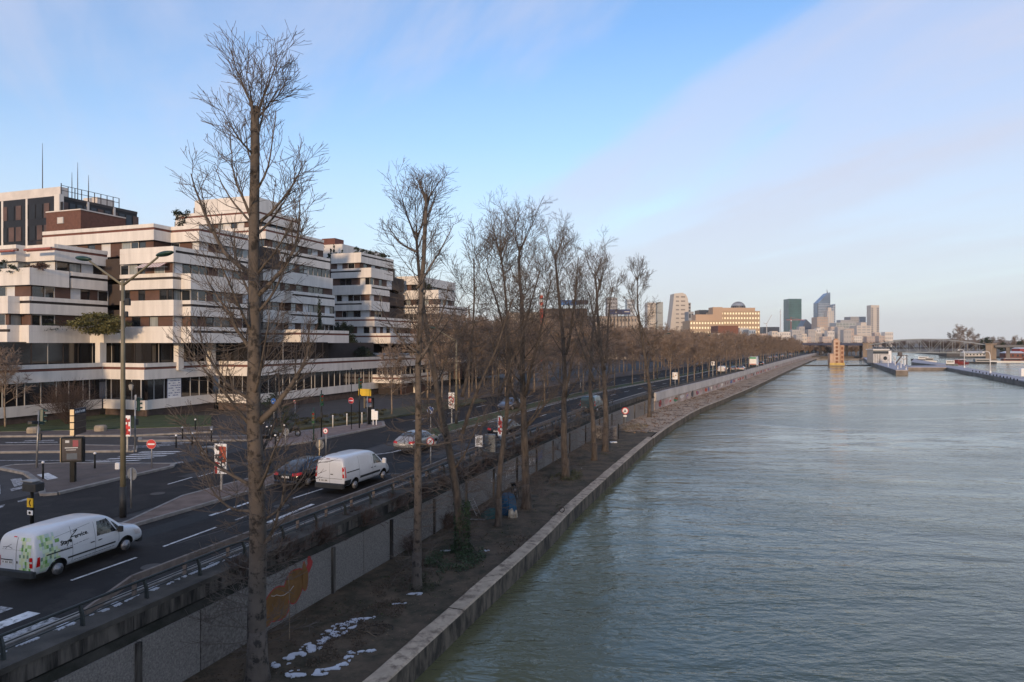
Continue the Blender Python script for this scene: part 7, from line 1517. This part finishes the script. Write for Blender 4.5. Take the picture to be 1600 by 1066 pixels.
def wedge(w, d, h):
    P2 = [(-w/2, 0), (w/2, 0), (w/2, h*.70), (-w*.15, h), (-w/2, h*.66)]
    v = [(x, 0, z) for x, z in P2]+[(x, d, z) for x, z in P2]; n = len(P2); return v, [tuple(range(n)), tuple(range(2*n-1, n-1, -1))]+[(i, n+i, n+(i+1) % n, (i+1) % n) for i in range(n)]
tower('skyscraper', 'dark blue wedge-roofed building between the green and spired towers', 1253, 1273, 499, 2300, 40, M('wedge_blue', (.045, .06, .095), .4, .2, .03), -3, shape=wedge)
tower('office_building', 'dark low drum building by the cranes', 1193, 1218, 511, 1700, 30, darkgl, -3); tower('office_building', 'cream brick block below the spired skyscraper', 1277, 1294, 495.5, 2100, 40, M('cream_brick', (.42, .33, .27), .8, .1, .02), -3, 5, 10, hz_grey, None, .5, .4)
r = random.Random(31)
cols_ = [M('low_cream', (.55, .48, .41), .8, .1, .01), M('low_pink', (.46, .37, .32), .8, .1, .01), M('low_grey', (.40, .38, .37), .8, .1, .01), M('low_white', (.62, .58, .54), .8, .08, .01)]
for i in range(44):
    px = 1184+i*4.6+r.uniform(-2, 2); Y = r.choice([1300, 1450, 1600, 1500]); top = r.uniform(515, 527)-(6 if 1245 < px < 1330 and Y > 1400 else 0); w = r.uniform(7, 15)
    tower('town_house', 'small pale building in the town below the skyscrapers', px, px+w, top, Y+i*3, 15, r.choice(cols_), -3, max(2, int(w/3)), 4, hz_grey, None, .5, .45)['group'] = 'town buildings below the skyscrapers'
# cranes
def crane(px, ytop, Y, jib, label, tilt, col):
    P = AT(px, Y, -3); h = ZP(ytop, Y)+3; c = thing('tower_crane', label, 'crane', P); m = MB(); m.bar((0, 0, 0), (0, 0, h), 1.6, 1.6); m.build('mast', col, c); m = MB()
    if tilt: m.bar((0, 0, h), (jib*cos(tilt), 0, h+abs(jib)*sin(tilt)), 1.2, 1.2); m.bar((0, 0, h), (-jib*.3, 0, h+2), 1.2, 1.2)
    else: m.bar((-jib*.35, 0, h), (jib, 0, h), 1.3, 1.5); m.bar((0, 0, h), (0, 0, h+jib*.2), 1, 1); m.bar((0, 0, h+jib*.2), (jib*.7, 0, h+.5), .4, .4)
    m.build('jib', col, c); m = MB(); m.bar((0, -.8, h-4), (0, -.8, h-1), 2, 2); m.build('cab', white_p, c); return c
crw = M('crane_white', (.5, .5, .5), .7, .05); crr = M('crane_red', (.40, .12, .12), .7, .1)
crane(1219.5, 488, 1900, 8, 'slim white crane mast beside the green skyscraper', 1.45, crw); crane(1198, 506, 1700, 26, 'luffing crane near the dark drum building', 1.05, crw); crane(1236, 500, 1900, 38, 'red crane with a level jib before the green skyscraper', 0, crr)
# hills and woods at the horizon
m = MB(); r = random.Random(5); xs = [-6000+i*120 for i in range(110)]
for i, x in enumerate(xs): h = 30+26*noise.noise(Vector((x*.0011, 0, 3)))+10*noise.noise(Vector((x*.005, 2, 3))); m.v += [(x, 5200, -3), (x, 5200, max(6, h)), (x, 5600, -3)]
for i in range(len(xs)-1): m.f += [(i*3, i*3+3, i*3+4, i*3+1), (i*3+1, i*3+4, i*3+5, i*3+2)]; m.m += [0, 0]
struct(m.build('hills', M('far_hill', (.075, .070, .060), .95, .2, .002)))
def wood(px0, px1, Y, hmin, hmax, label, seed, n=26, z=-2.2, mat=None):
    """a far-off belt of bare trees that reads as one mass: many upright twigs"""
    r = random.Random(seed); m = MB(); x0 = (px0-800)/F*Y; x1 = (px1-800)/F*Y
    for i in range(n):
        x = x0+(x1-x0)*r.random(); y = Y+r.uniform(0, 40); h = r.uniform(hmin, hmax); R = h*.38; m.tube([(x, y, z), (x, y, z+h*.5)], [.25, .12], 5)
        for k in range(95):
            a = r.uniform(0, 6.28); t = r.random(); b = Vector((x, y, z+h*(.22+.4*t))); e = Vector((x+R*cos(a)*sqrt(r.random()), y+R*sin(a), z+h*(.4+.6*r.random()*(1-.3*t)))); m.tube([tuple(b), tuple((b+e)/2+Vector((r.gauss(0, .4), 0, .5))), tuple(e)], [.13, .10, .07], 3, cap=False)
    o = one(m, 'distant_wood', mat or twigbush, label, 'wood', kind='stuff'); return o
wood(1385, 1500, 1150, 10, 18, 'brown wood along the far bank seen through the truss', 3, 44); wood(1330, 1400, 1300, 9, 15, 'brown wood at the river bend left of the truss', 4, 30); wood(1480, 1620, 780, 9, 14, 'brown bare wood behind the opposite bank houses', 5, 46)
m = MB(); m.prism([(196, 506), (232, 508), (271, 512), (300, 560), (420, 800), (330, 800)], -4.5, -2.0); struct(m.build('river_bend_bank', bpy.data.materials['bank_earth'])); wood(1244, 1352, 540, 8, 10.5, 'brown tree belt behind the girder bridge', 6, 60, -2, twigred); wood(1180, 1330, 900, 9, 13, 'brown tree belt under the pale town', 8, 50, -1); wood(1000, 1130, 300, 9, 12, 'brown tree mass before the beige offices', 9, 34, 0, twigred)
for i, px in enumerate((1542, 1568, 1595)): P = AT(px, (600, 560, 540)[i], -2.2); leafy(P, (4.5, 3.8, 4.5)[i], (15, 10, 11)[i], ['dark round pine on the opposite bank above the bridge pier', 'dark conifer behind the brick boathouse', 'broad dark conifer by the red house'][i], 300+i, leafg, 2200, 'pine_tree', size=.9, cat='tree')
# haze: closed box of pale even air round everything, the sky outside
m = MB(); m.box(-9200, -300, -6, 9300, 9300, 330); hzm = bpy.data.materials.new('haze'); hzm.use_nodes = True; nt = hzm.node_tree; nt.nodes.clear(); o = nd(nt, 'ShaderNodeOutputMaterial'); v = nd(nt, 'ShaderNodeVolumePrincipled'); v.inputs['Color'].default_value = (.95, .97, 1, 1); v.inputs['Density'].default_value = .00006; v.inputs['Anisotropy'].default_value = .0; nt.links.new(v.outputs[0], o.inputs['Volume'])
hb = m.build('haze', hzm); hb['kind'] = 'stuff'; hb['label'] = 'thin pale winter haze over the river valley'; hb['category'] = 'haze'
